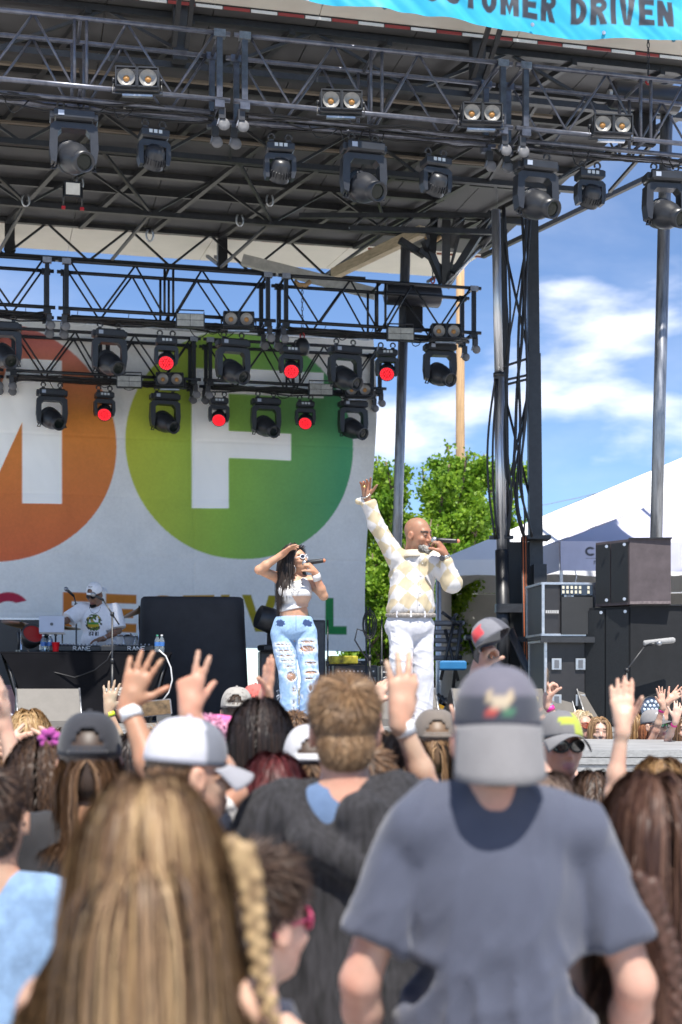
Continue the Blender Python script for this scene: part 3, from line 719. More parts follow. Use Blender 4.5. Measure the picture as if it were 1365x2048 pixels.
# ============================================================ festival backdrop
BDY = 23.1
bx0 = -1.0; bx1 = W(747, 900, BDY).x; bz0 = W(700, 1300, BDY).z; bz1 = W(300, 655, BDY).z
BD = empty('festival_backdrop', (0, BDY, 0), 0, 'large pale backdrop banner printed with orange and green discs and festival lettering', 'banner')
def b2(px, py): p = W(px, py, BDY); return (p.x, p.z)
cF = b2(483, 890); rF = (b2(710, 890)[0] - b2(255, 890)[0]) / 2; cM = b2(-8, 884)
def bd_disp(P):
    x, z = P[:, 0], P[:, 1]
    q = np.stack([x, z * .35, z * 0], 1)
    y = (fbm(q, .9, 5) - .5) * .14 + (fbm(np.stack([x + z * .3, z * .5, z * 0], 1), 3.2, 2) - .5) * .035
    for zs in (bz0 + .55, bz0 + 1.5, bz0 + 2.45, bz0 + 3.4): y += .008 * np.exp(-((z - zs) / .02) ** 2)
    y += .012 * np.exp(-((x - b2(388, 900)[0]) / .015) ** 2)
    e = np.clip((x - (bx1 - .5)) / .5, 0, 1); u = (bz1 - z) / (bz1 - bz0)
    dx = -e * (.13 * u ** 1.5 - .04 * np.sin(u * 7)) 
    y -= e * e * .12 * np.sin(u * 5)
    return dx, y, .02 * np.sin(x * 2) * (1 - (z - bz0) / (bz1 - bz0))
def lerpc(a, b, t): return np.array(a)[None] * (1 - t[:, None]) + np.array(b)[None] * t[:, None]
def bd_col(P):
    x, z = P[:, 0], P[:, 1]; c = np.tile(np.array([.88, .86, .82]), (len(P), 1))
    n = fbm(np.stack([x, z, z * 0], 1), 3, 1)
    inF = (x - cF[0]) ** 2 + (z - cF[1]) ** 2 < rF ** 2
    inM = (x - cM[0]) ** 2 + (z - cM[1]) ** 2 < rF ** 2
    def bb(a, b, px1, py1): q0 = b2(a, b); q1 = b2(px1, py1); return (x > q0[0]) & (x < q1[0]) & (z < q0[1]) & (z > q1[1])
    F = bb(384, 735, 458, 1018) | bb(450, 862, 583, 921) | bb(450, 735, 648, 796)
    Mm = bb(45, 718, 124, 1010) | poly_mask(P, [b2(45, 720), b2(-30, 930), b2(-105, 720), b2(-45, 720), b2(-30, 760), b2(-18, 720)]) | bb(-150, 718, -80, 1010)
    Mm = bb(45, 718, 124, 1010) | poly_mask(P, [b2(46, 720), b2(46, 842), b2(-8, 960), b2(-40, 900), b2(20, 720)])
    tF = np.clip((x - cF[0] + rF) / (2 * rF), 0, 1); cl = lerpc((.42, .44, .02), (.22, .40, .04), np.clip(tF / .45, 0, 1)); cl = np.where((tF > .45)[:, None], lerpc((.22, .40, .04), (.04, .26, .10), np.clip((tF - .45) / .5, 0, 1)), cl)
    tM = np.clip((z - cM[1] + rF) / (2 * rF), 0, 1); cm = lerpc((.56, .10, .02), (.62, .20, .015), np.clip(tM * 1.6, 0, 1)); cm = np.where((tM > .62)[:, None], lerpc((.62, .20, .015), (.5, .13, .10), np.clip((tM - .62) / .3, 0, 1)), cm)
    c[inF & ~F] = cl[inF & ~F]; c[inM & ~Mm] = cm[inM & ~Mm]
    h = b2(0, 1187)[1] - b2(0, 1264)[1]; t = h * .235; z0 = b2(300, 1264)[1]
    def word(ch, px, w, colr):
        m = letter_mask(P, ch, b2(px, 1200)[0], z0, w * h, h, t); c[m] = colr
    word('C', -28, 1.12, (.48, .02, .06)); word('F', 126, .78, (.60, .17, .02)); word('E', 212, .8, (.60, .20, .02)); word('S', 294, .85, (.58, .24, .015)); word('T', 366, .85, (.56, .28, .015)); word('I', 442, .235, (.5, .3, .015))
    word('V', 484, 1.0, (.38, .30, .01)); word('A', 560, 1.0, (.2, .3, .03)); word('L', 651, .62, (.02, .24, .06))
    c *= (1 + (n[:, None] - .5) * .16); cm_ = inF | inM; c[cm_] = c[cm_] * 1.3 + .035
    return c
bdm = mat('backdrop_mesh_cloth', rough=.8, var=.05, vcol=True, vs=20, bump=.1, bs=200)
cloth_grid(bx0, bx1, bz0, bz1, .0165, bd_disp, bd_col, 'printed_cloth', bdm, BD)
MB().tube((bx0, .02, bz1), (bx1, .02, bz1), .03).build('hanging_pipe', ALU(), BD)
for i in range(8):
    x = bx1 - .1 - i * .8; MB().tube((x, .02, bz1), (x, -.4, bz1 + .1), .006, n=5).build('tie', CAB(), BD)
# dark rear riser behind the band gear
for i, (a, b_, y) in enumerate(((-60, 70, 21.5),)):
    p = W(a, 1370, y); q = W(b_, 1370, y)

# ============================================================ trees, utility pole, wires
def leaf_mat(name, c1, c2):
    m = bpy.data.materials.new(name); m.use_nodes = True; N, L = m.node_tree.nodes, m.node_tree.links
    b = N['Principled BSDF']; b.inputs['Roughness'].default_value = .45; b.inputs['Specular IOR Level'].default_value = .35
    at = N.new('ShaderNodeAttribute'); at.attribute_name = 'Col'; mx = N.new('ShaderNodeMix'); mx.data_type = 'RGBA'
    mx.inputs[6].default_value = (*c1, 1); mx.inputs[7].default_value = (*c2, 1)
    L.new(at.outputs['Fac'], mx.inputs[0]); L.new(mx.outputs[2], b.inputs['Base Color'])
    tr = N.new('ShaderNodeBsdfTranslucent'); L.new(mx.outputs[2], tr.inputs[0]); ms = N.new('ShaderNodeMixShader'); ms.inputs[0].default_value = .42
    L.new(b.outputs[0], ms.inputs[1]); L.new(tr.outputs[0], ms.inputs[2]); L.new(ms.outputs[0], N['Material Output'].inputs[0])
    return m
leafm = leaf_mat('tree_leaf', (.11, .24, .016), (.36, .52, .05))
bark = mat('bark', (.16, .11, .08), .9, 0, .35, 6, bump=.6, bs=30)
def tree(loc, H, wid, seed, label, nleaf=13000):
    rg = np.random.default_rng(seed); rr = random.Random(seed)
    r = empty('leafy_tree', loc, 0, label, 'tree', 'leafy trees beyond the stage')
    tr = MB(); br = []
    stems = 7
    tr.path([(0, 0, 0), (.03, 0, H * .1), (0, .03, H * .22)], [H * .028, H * .024, H * .02], 8)
    for i in range(stems):
        a = 2 * PI * i / stems + rr.uniform(-.3, .3); sp = rr.uniform(.35, 1) * wid * .42; top = H * rr.uniform(.72, 1.0) * (1 - .18 * sp / wid)
        pts = [(sp * math.cos(a) * u ** 1.1 + rr.uniform(-.08, .08), sp * math.sin(a) * u ** 1.1 + rr.uniform(-.08, .08), H * .12 + (top - H * .12) * u) for u in np.linspace(0, 1, 9)]
        tr.path(pts, [H * .016 * (1 - .85 * u) for u in np.linspace(0, 1, 9)], 6); br.append(np.array(pts))
        for k in range(9):
            u = rr.uniform(.2, .92); b0 = np.array([np.interp(u, np.linspace(0, 1, 9), np.array(pts)[:, j]) for j in range(3)])
            a2 = rr.uniform(0, 2 * PI); ln = wid * .24 * (1.1 - u * .75); e = b0 + np.array([math.cos(a2) * ln, math.sin(a2) * ln, ln * rr.uniform(.5, 1.2)])
            mid = (b0 + e) / 2 + np.array([0, 0, -.04]); tr.path([b0, mid, e], [H * .006, H * .004, H * .0015], 5); br.append(np.array([b0, mid, e, e + (e - mid) * .25]))
    tr.build('trunk', bark, r)
    # leaves in clumps along the outer twigs
    per = nleaf // len(br); C = []
    for i, p in enumerate(br):
        main = len(p) > 5
        lo = .3 if main else .25
        u = rg.uniform(lo, 1, per) ** .8; f = u * (len(p) - 1); j = np.minimum(f.astype(int), len(p) - 2); w = (f - j)[:, None]
        q = p[j] * (1 - w) + p[j + 1] * w
        q = q + rg.normal(0, wid * (.022 if main else .034), (per, 3)) * np.array([1, 1, .8]); C.append(q)
    C = np.concatenate(C); C = C[C[:, 2] > H * .1]; n = len(C)
    d = rg.normal(0, 1, (n, 3)); d[:, 2] += .15; d /= np.linalg.norm(d, axis=1)[:, None]
    up = rg.normal(0, 1, (n, 3)); s = np.cross(d, up); s /= np.linalg.norm(s, axis=1)[:, None]
    ln = rg.uniform(.08, .145, n)[:, None]; wd_ = ln * .36
    nn = np.cross(d, s)
    V = np.stack([C, C + d * ln * .5 + s * wd_ + nn * ln * .06, C + d * ln, C + d * ln * .5 - s * wd_ + nn * ln * .06], 1).reshape(-1, 3)
    F = np.arange(n * 4).reshape(n, 4)
    sh = np.repeat(np.clip(.35 + .5 * (fbm(C, 1.6, seed) - .5) * 2 + rg.normal(0, .18, n), 0, 1), 4)
    np_mesh('crown', V, F, leafm, r, False, np.stack([sh, sh, sh], 1))
for i, (px, top, t, w, s) in enumerate(((768, 872, 36, 3.6, 3), (852, 826, 35, 3.6, 5), (940, 832, 36.5, 3.4, 8), (790, 1000, 33, 3.4, 11), (905, 985, 33.5, 3.4, 12))):
    p = WD(px, top, t); H = p.z; p.z = 0
    tree(p, H, w, s, ('green tree farthest left, beside the backdrop edge', 'tall green tree between the steel pole and the wooden pole', 'green tree in front of the wooden utility pole', 'smaller green tree behind the raised-arm singer', 'smaller green tree left of the lift tower, lower than the others')[i], 30000 if i < 3 else 22000)
wp = WD(921, 430, 40); upole = empty('utility_pole', (wp.x, wp.y, 0), 0, 'tall brown wooden utility pole rising behind the trees', 'utility pole')
MB().tube((0, 0, 0), (0, 0, wp.z + 1.2), .15, .11, n=14).build('shaft', mat('pole_wood', (.42, .27, .14), .8, 0, .3, 5, stretch=(6, 6, .4), bump=.4, bs=30), upole)
MB().box((0, 0, wp.z + .6), (2.2, .12, .12)).build('crossarm', mat('pole_wood'), upole)
for i in range(5):
    a = WD(1040, (1000, 960, 985, 992, 1000)[i] + 22, 70); b = WD(1365, (850, 865, 888, 893, 899)[i] + 20, 62)
    e = b + (b - a) * 1.2; s0 = a - (b - a) * .8
    pts = [s0.lerp(e, u) + Vector((0, 0, -1.2 * math.sin(PI * u))) for u in np.linspace(0, 1, 16)]
    o = MB().path(pts, .016, 5).build('power_wire', mat('wire_grey', (.5, .5, .52), .5, .5)); tag(o, nth(i, 5, 'thin overhead wire', 'counted from the top, above the white tent').replace('leftmost', 'topmost').replace('rightmost', 'lowest').replace(' from left', ''), 'wire', 'overhead wires')

# ============================================================ tents behind the stage
tw_ = mat('tent_white_vinyl', (.80, .80, .82), .45, 0, .04, 1.2)
def sheet(pts_u, name, m_, parent, nu=12, nv=8, sag=0.0, seed=0, thick=False):
    """bilinear sheet between four corners with sag"""
    a, b, c, d = [Vector(p) for p in pts_u]; V = []
    for i in range(nu + 1):
        for j in range(nv + 1):
            u, v = i / nu, j / nv; p = (a * (1 - u) + b * u) * (1 - v) + (d * (1 - u) + c * u) * v
            p = p + Vector((0, 0, -sag * math.sin(PI * u) * math.sin(PI * v))); V.append(p)
    I = np.arange((nu + 1) * (nv + 1)).reshape(nu + 1, nv + 1)
    F = np.stack([I[:-1, :-1].ravel(), I[1:, :-1].ravel(), I[1:, 1:].ravel(), I[:-1, 1:].ravel()], 1)
    V = np.array(V); V = V + (fbm(V, 1.2, seed, 2)[:, None] - .5) * .05
    return np_mesh(name, V, F, m_, parent)
c0 = WD(878, 1120, 24); tr_ = empty('frame_tent', (c0.x, c0.y, 0), -TH - .1, 'large white peaked frame tent behind the stage at right', 'tent')
ez = c0.z; WX, WYd = 13.0, 9.0; pk = WD(1480, 862, 28) - c0; pk = (WX / 2, WYd / 2, ez + pk.z + .25)
Cn = [(0, 0, ez), (WX, 0, ez), (WX, WYd, ez), (0, WYd, ez)]
for i in range(4):
    a, b = Cn[i], Cn[(i + 1) % 4]
    sheet([a, b, pk, pk], 'roof_slope', tw_, tr_, 14, 10, .25, i)
    n_ = 40; V = []
    for k_ in range(n_ + 1):
        p = Vector(a).lerp(Vector(b), k_ / n_)
        V += [(p.x, p.y, p.z), (p.x, p.y, p.z - .30 + .045 * abs(math.sin(k_ * PI / 4)))]
    o_ = Vector((b[1] - a[1], -(b[0] - a[0]), 0)).normalized() * .01
    V = [(v[0] + o_.x, v[1] + o_.y, v[2]) for v in V]
    np_mesh('valance', V, [(2 * j, 2 * j + 1, 2 * j + 3, 2 * j + 2) for j in range(n_)], tw_, tr_)
for c_ in Cn: MB().tube((c_[0], c_[1], 0), c_, .05, n=10).build('tent_leg', ALU(), tr_)
gw = mat('tent_wall_grey', (.5, .49, .47), .7, 0, .08, 2)
for i in (1, 2):
    a, b = Cn[i], Cn[(i + 1) % 4]; sheet([(a[0], a[1], .03), (b[0], b[1], .03), (b[0], b[1], ez - .02), (a[0], a[1], ez - .02)], 'side_wall', gw, tr_, 20, 6, 0, 7 + i)
sheet([(0.02, .02, .03), (0.02, WYd, .03), (0.02, WYd, ez - .02), (0.02, .02, ez - .02)], 'side_wall', gw, tr_, 20, 6, 0, 5)
# pop-up canopy
c1 = WD(1121, 1082, 19.2); pc = empty('popup_canopy', (c1.x, c1.y, DECK), R(-6), 'pop-up canopy tinted lavender for shade, with printed letters behind the loudspeaker stack', 'canopy')
shade_tint = mat('canopy_shade_tint', (.52, .52, .66), .6, 0, .05, 2, vcol=False)  # the lavender is shade over the canopy, put into its colour
ez = c1.z - DECK; S = 3.4; pk = (S * .62, S * .5, ez + .82)
Cn = [(0, 0, ez), (S, 0, ez), (S, S, ez), (0, S, ez)]
for i in range(4):
    a, b = Cn[i], Cn[(i + 1) % 4]
    sheet([a, b, pk, pk], 'canopy_roof', shade_tint, pc, 12, 8, .1, 20 + i)
vd = lambda P: (P[:, 0] * 0, (fbm(np.stack([P[:, 0], P[:, 1] * .4, P[:, 0] * 0], 1), 3, 4) - .5) * .05 - .012, P[:, 0] * 0)
def vc(P):
    c = np.tile(np.array([.50, .50, .64]), (len(P), 1))  # valance ground carries the same shade tint
    m = text_mask(P, 'CR', .34, .20, .15, .125, .03, .045); c[m] = (.02, .02, .025)
    m = (P[:, 1] > .165) & (P[:, 1] < .172) & (P[:, 0] > .35) & (P[:, 0] < .86); c[m] = (.05, .05, .06)
    m = text_mask(P, 'BO', .46, .085, .05, .055, .012, .018); c[m] = (.08, .08, .1)
    return c
cloth_grid(0, S, 0, .4, .012, vd, vc, 'printed_valance', mat('canopy_print', rough=.6, var=.05, vcol=True), pc, (0, -.01, ez - .4))
sheet([(-.01, 0, ez - .4), (-.01, S, ez - .4), (-.01, S, ez), (-.01, 0, ez)], 'side_valance', shade_tint, pc, 10, 3, 0, 3)
# faint print on the canopy roof
P_ = []
for i, (x_, w_) in enumerate(((1.15, .22), (1.45, .18), (1.7, .2), (1.98, .16), (2.2, .2))):
    pass
for c_ in Cn: MB().box((c_[0] + .02, c_[1] + .02, ez / 2), (.035, .035, ez)).build('canopy_leg', mat('white_enamel', (.75, .75, .76), .4), pc)
m = MB(); m.path([(.2, -.02, ez - .4), (.22, -.03, ez - .48), (.2, -.03, ez - .54), (.23, -.03, ez - .58)], .008, 5); m.build('tie_cord', mat('white_cord', (.75, .75, .75), .8), pc)
# ============================================================ gear on the stage
def at(px, py, t, z=None):
    p = WD(px, py, t)
    if z is not None: p.z = z
    return p
# ---- floor wedges
wedm = mat('wedge_grey_paint', (.105, .095, .085), .55, 0, .12, 8, bump=.3, bs=150)
def wedge(px, w, Y, label, rz=0, first=[None]):
    p = W(px, 1440, Y); p.z = DECK
    if first[0] is None:
        r = empty('floor_monitor'); m = MB()
        prof = [(-.26, 0), (.24, 0), (.30, .12), (.08, .40), (-.02, .42), (-.24, .08)]     # (y, z): low slope to the crowd
        n = len(prof); vs = [(-.3, y, z) for y, z in prof] + [(.3, y, z) for y, z in prof]
        m.add(vs, [tuple(reversed(range(n))), tuple(range(n, 2 * n))] + [(i, (i + 1) % n, (i + 1) % n + n, i + n) for i in range(n)]); m.build('cabinet', wedm, r)
        for s in (-1, 1):
            MB().path([(s * .303, y, z) for y, z in ((-.265, .0), (-.245, .085), (-.02, .426))], .009, 5).build('edge_trim', ALU(), r)
            MB().box((s * .301, .06, .2), (.006, .03, .11)).build('hand_slot', BPL(), r)
        g_ = MB(); g_.add([(-.27, .295, .13), (.27, .295, .13), (.27, .085, .4), (-.27, .085, .4)], [(0, 1, 2, 3)], False, Matrix.Translation((0, .006, .004))); g_.build('grille', BPL(), r)
        MB().box((.2, -.25, .02), (.12, .03, .05)).build('jack_plate', BPL(), r)
        first[0] = r
    else: r = copy_tree(first[0])
    r.location = p; r.rotation_euler = (0, 0, rz); r.scale = (w / .6, 1, 1)
    return tag(r, label, 'floor monitor', 'wedge floor monitors along the stage front')
wedge(96, .66, 15.6, 'grey wedge floor monitor below the DJ table at left', R(4))
wedge(790, .92, 15.6, 'grey wedge floor monitor right behind the white-trousered singer')
wedge(955, .62, 15.6, 'grey wedge floor monitor just right of the white trousers', R(-3))
wedge(1085, .62, 15.0, 'grey wedge floor monitor behind the hand holding a phone', R(3))
wedge(1205, .66, 14.95, 'grey wedge floor monitor below the flight case', R(5))
# ---- DJ table
TZ = at(170, 1305, 17.4).z - DECK
dj0 = at(176, 1305, 17.4, DECK)
dt = empty('dj_table', dj0, -TH * .35, 'long table under a black stretch cloth, in front of the DJ', 'table')
kx = 17.4 / FPX
clm = mat('black_stretch_cloth', (.008, .008, .01), .9, 0, .25, 3, spec=.12)
V = []; nx, nz = 40, 24; hw = 166 * kx; hb = 122 * kx
for i in range(nx + 1):
    for j in range(nz + 1):
        u = i / nx * 2 - 1; v = j / nz
        w_ = hb + (hw - hb) * (v ** 2.2)
        y = -.38 + (1 - v) * .05 - .10 * math.sin(v * PI) * (-1) * (1 - u * u) * .3 + .02 * math.sin(u * 9 + v * 3) * (1 - v)
        V.append((u * w_, y, v * TZ))
I = np.arange((nx + 1) * (nz + 1)).reshape(nx + 1, nz + 1)
F = np.stack([I[:-1, :-1].ravel(), I[1:, :-1].ravel(), I[1:, 1:].ravel(), I[:-1, 1:].ravel()], 1)
np_mesh('cloth_front', V, F, clm, dt)
MB().box((0, 0, TZ - .015), (hw * 2, .76, .03), bev=.01).build('cloth_top', clm, dt)
for s in (-1, 1):
    m = MB(); m.add([(s * hw, -.38, TZ), (s * hw, .38, TZ), (s * hb, .33, 0), (s * hb, -.33, 0)], [(0, 1, 2, 3)]); m.build('cloth_side', clm, dt)
    for y in (-.33, .33): MB().tube((s * hb, y, 0), (s * (hw - .06), y, TZ - .02), .018).build('leg', BLK(), dt)
cab_ = MB(); cab_.path([at(u, v, 17.0) - dj0 for u, v in ((55, 1300), (75, 1322), (110, 1345), (150, 1355), (190, 1340), (215, 1320), (225, 1300))], .008, 6)
tag(cab_.build('loose_cable', CAB(), None, dj0), 'black cable drooping in a loop across the table cloth', 'cable')
wc = MB(); wc.path([at(u, v, 16.9) for u, v in ((318, 1300), (332, 1312), (342, 1335), (345, 1360), (338, 1385), (325, 1402))], .009, 6)
tag(wc.build('white_cable', mat('white_cable_sheath', (.7, .7, .7), .5)), 'white cable curving down from the right end of the table', 'cable')
# turntable mixers
def controller(px0, px1, label, textpx):
    p = at((px0 + px1) / 2, 1303, 17.4, DECK + TZ); w = (px1 - px0) * kx
    r = empty('dj_controller', p, -TH * .35, label, 'dj controller', 'dj controllers')
    MB().box((0, 0, .045), (w, .36, .075), bev=.012).build('case', BPL(), r)
    for i in range(12):
        for j in range(2): MB().lathe([(.011, .083), (.009, .105)], Matrix.Translation((-w / 2 + .05 + i * (w - .1) / 11, -.1 + j * .16, 0)), 7).build('knob', mat('grey_knob', (.3, .3, .32), .4), r)
    MB().lathe([(.1, .083), (.1, .1), (.02, .104)], Matrix.Translation((-w * .22, .03, 0)), 20).build('platter', mat('platter_grey', (.1, .1, .11), .3), r)
    # maker's lettering on the front edge
    m = MB()
    lw, x = .055, (textpx - (px0 + px1) / 2) * kx - .11
    strokes = {'R': [((0, 0), (0, 1)), ((0, 1), (.8, .9)), ((.8, .9), (.8, .6)), ((.8, .6), (0, .5)), ((.3, .5), (1, 0))], 'A': [((0, 0), (.5, 1)), ((.5, 1), (1, 0)), ((.2, .4), (.8, .4))], 'N': [((0, 0), (0, 1)), ((0, 1), (1, 0)), ((1, 0), (1, 1))], 'E': [((0, 0), (0, 1)), ((0, 1), (1, 1)), ((0, .5), (.8, .5)), ((0, 0), (1, 0))]}
    for ch in 'RANE':
        for (a, b), (c, d) in strokes[ch]: m.tube((x + a * .042, -.186, .02 + b * .05), (x + c * .042, -.186, .02 + d * .05), .005, n=4)
        x += lw
    tag(m.build('lettering', mat('white_print', (.8, .8, .8), .5), r), kind='stuff')
controller(102, 202, 'black DJ controller with white lettering directly before the DJ', 166)
controller(204, 306, 'black DJ controller to the right of the microphone stand', 274)
# laptop on its stand
p = at(104, 1250, 17.3); lp = empty('laptop', (p.x, p.y, p.z - .16), R(-6), 'open silver laptop seen from the back on a stand at the DJ table', 'laptop')
MB().box((0, 0, .17), (.30, .012, .215), (R(-12), 0, 0), bev=.004).build('lid', mat('laptop_silver', (.5, .49, .5), .35, .6, .05), lp)
MB().box((0, .13, .06), (.30, .22, .016), bev=.004).build('keyboard_base', mat('laptop_silver'), lp)
m = MB(); m.lathe([(.001, 0), (.018, .0), (.02, .003)], Matrix.Translation((0, -.012, .17)) @ Matrix.Rotation(PI / 2 - R(12), 4, 'X'), 12); m.build('lid_emblem', mat('dark_emblem', (.1, .1, .1), .2), lp)
lsd = empty('laptop_stand', (p.x, p.y + .1, DECK + TZ), R(-6), 'black folding laptop stand under the silver laptop', 'stand')
hz = p.z - .12 - DECK - TZ
for s in (-1, 1):
    MB().tube((s * .05, 0, .01), (s * .05, 0, hz), .012).build('post', BLK(), lsd); MB().box((s * .05, 0, hz), (.02, .26, .015)).build('arm', BLK(), lsd); MB().box((s * .05, 0, .008), (.03, .26, .014)).build('foot', BLK(), lsd)
# red cup, bottles
cup = MB().lathe([(.034, 0), (.036, .01), (.048, .118), (.05, .12), (.046, .118), (.035, .012)], None, 18, caps=True).build('red_cup', mat('red_cup_plastic', (.62, .012, .02), .3, 0, .03)); cup.location = at(112, 1303, 17.2, DECK + TZ); tag(cup, 'red plastic cup on the DJ table', 'cup')
glass = mat('clear_bottle', (.75, .85, .9), .08, 0, 0, trans=.85)
def bottle(px, t, label, capc, zz):
    r = empty('water_bottle', at(px, 1303, t, zz), 0, label, 'bottle', 'water bottles on the table')
    MB().lathe([(.03, 0), (.034, .01), (.033, .06), (.031, .09), (.034, .12), (.032, .15), (.014, .185), (.013, .195)], None, 14).build('bottle_body', glass, r)
    MB().lathe([(.0345, .075), (.0345, .125)], None, 14, caps=False).build('wrapper', mat('blue_wrapper', (.05, .16, .45), .4), r)
    MB().lathe([(.015, .195), (.015, .213), (.001, .214)], None, 10).build('bottle_cap', mat('cap_' + capc, {'g': (.1, .5, .3), 'w': (.8, .8, .8)}[capc], .4), r)
bottle(87, 17.25, 'leftmost water bottle on the table, below the laptop', 'w', DECK + TZ); bottle(94, 17.4, 'water bottle second from left, below the laptop', 'g', DECK + TZ); bottle(101, 17.25, 'water bottle touching the red cup', 'w', DECK + TZ)
bottle(315, 17.3, 'green-capped water bottle at the right end of the table', 'g', DECK + TZ); bottle(324, 17.3, 'white-capped water bottle at the right end of the table', 'w', DECK + TZ)
# small floor lamp standing on the table
r = empty('table_lamp', at(64, 1303, 17.35, DECK + TZ), R(15), 'round black stage lamp glowing red at the left of the DJ table', 'stage lamp')
M_ = Matrix.Translation((0, 0, .19)) @ Matrix.Rotation(R(62), 4, 'X')
MB().lathe([(.04, -.14), (.1, -.12), (.135, -.02), (.14, .09), (.128, .1), (.12, .06)], M_, 20).build('lamp_body', BPL(), r)
MB().lathe([(.001, .062), (.12, .062)], M_, 20, caps=False).build('lamp_face', mat('red_lamp_face', (.06, .015, .015), .25, emit=(1, .02, .03), es=.05), r)
MB().path([(-.16, 0, .0), (-.16, 0, .22), (-.155, .02, .24)], .016, 6).build('yoke_arm', BPL(), r); MB().path([(.16, 0, .0), (.16, 0, .22), (.155, .02, .24)], .016, 6).build('yoke_arm', BPL(), r); MB().box((0, 0, .015), (.34, .2, .03)).build('lamp_base', BPL(), r)
# draped black case behind, right of the DJ
def draped(px0, px1, pyt, t, dep, label, flare=.06):
    a = at(px0, pyt, t); b = at(px1, pyt, t); h = a.z - DECK; w = (b - a).length; r = empty('draped_case', (a + b) / 2 - Vector((0, 0, h)), -TH * .6, label, 'draped case')
    rings = []
    prof = [(0, 1 + flare * 1.5), (.25, 1 + flare), (.55, 1 + flare * .55), (.8, 1 + .15 * flare), (.93, 1.0), (.985, .985), (1, .94)]
    V = []; n = 64
    for z, s in prof:
        for k in range(n):
            q = 2 * PI * k / n; c, s_ = math.cos(q), math.sin(q); e = 7
            rr_ = (abs(c) ** e + abs(s_) ** e) ** (-1 / e); wv = 1 + .03 * math.sin(k * 1.37 + 3 * math.sin(k * .5)) * (1 - z)
            V.append((w / 2 * rr_ * c * s * wv, dep / 2 * rr_ * s_ * s * wv, z * h))
    F = [(i * n + k, i * n + (k + 1) % n, (i + 1) * n + (k + 1) % n, (i + 1) * n + k) for i in range(len(prof) - 1) for k in range(n)] + [tuple(len(prof) * n - n + k for k in range(n))]
    np_mesh('black_drape', V, F, mat('case_cover_cloth', (.017, .017, .021), .7, 0, .3, 4, bump=.3, bs=60), r)
    return r
draped(283, 488, 1196, 18.9, .7, 'big black cloth-covered case right of the DJ')
# drum kit behind the DJ
cym = mat('dark_bronze_cymbal', (.16, .11, .06), .35, .8, .25, 9)
def cymbal(px, py, t, tilt, label, rad=.24):
    p = at(px, py, t); r = empty('cymbal', (p.x, p.y, DECK), 0, label, 'cymbal', 'drum cymbals'); h = p.z - DECK
    MB().lathe([(.001, .03), (.03, .022), (.05, .008), (rad, -.015), (rad, -.017), (.05, .004)], Matrix.Translation((0, 0, h)) @ Matrix.Rotation(tilt[0], 4, 'X') @ Matrix.Rotation(tilt[1], 4, 'Y'), 28).build('bronze_plate', cym, r)
    MB().tube((0, 0, .2), (0, 0, h + .05), .012).build('pole', CHR(), r)
    for k in range(3): MB().tube((0, 0, .35), (.25 * math.cos(k * 2.1), .25 * math.sin(k * 2.1), .01), .01).build('leg', CHR(), r)
cymbal(43, 1248, 19.3, (R(12), R(10)), 'tilted cymbal behind the laptop at far left', .27); cymbal(279, 1219, 19.2, (R(10), R(-24)), 'tilted cymbal between the DJ and the covered case', .25); cymbal(125, 1253, 19.8, (R(8), R(4)), 'lower cymbal behind the laptop', .26); cymbal(262, 1274, 19.6, (R(6), 0), 'low cymbal above the white drum', .18)
def drum(px, py, t, rad, h, label, ang=0):
    p = at(px, py, t); r = empty('drum', (p.x, p.y, DECK), 0, label, 'drum', 'drums of the kit'); zc = p.z - DECK
    M_ = Matrix.Translation((0, 0, zc)) @ Matrix.Rotation(ang, 4, 'X')
    MB().lathe([(rad, -h / 2), (rad, h / 2)], M_, 24).build('shell', mat('white_pearl_shell', (.7, .7, .7), .25), r)
    for s in (-1, 1): MB().lathe([(rad + .002, s * h / 2 - .012), (rad + .012, s * h / 2 - .012), (rad + .012, s * h / 2 + .012), (rad + .002, s * h / 2 + .012)], M_, 24).build('hoop', CHR(), r)
    for k in range(8):
        c, s_ = math.cos(k * PI / 4), math.sin(k * PI / 4); m = MB(); m.add(*(lambda q: (q.v, q.f))(MB().tube(((rad + .012) * c, (rad + .012) * s_, -h / 2), ((rad + .012) * c, (rad + .012) * s_, h / 2), .006, n=5)), True, M_); m.build('tension_rod', CHR(), r)
    for k in range(3): MB().tube((.12 * math.cos(k * 2.1), .12 * math.sin(k * 2.1), zc - h / 2), (.22 * math.cos(k * 2.1), .22 * math.sin(k * 2.1), .01), .01).build('leg', CHR(), r)
drum(246, 1289, 19.4, .19, .24, 'white floor drum just right of the DJ'); drum(230, 1300, 19.9, .15, .2, 'smaller white drum behind the DJ'); drum(266, 1300, 19.7, .17, .3, 'white drum left of the covered case')
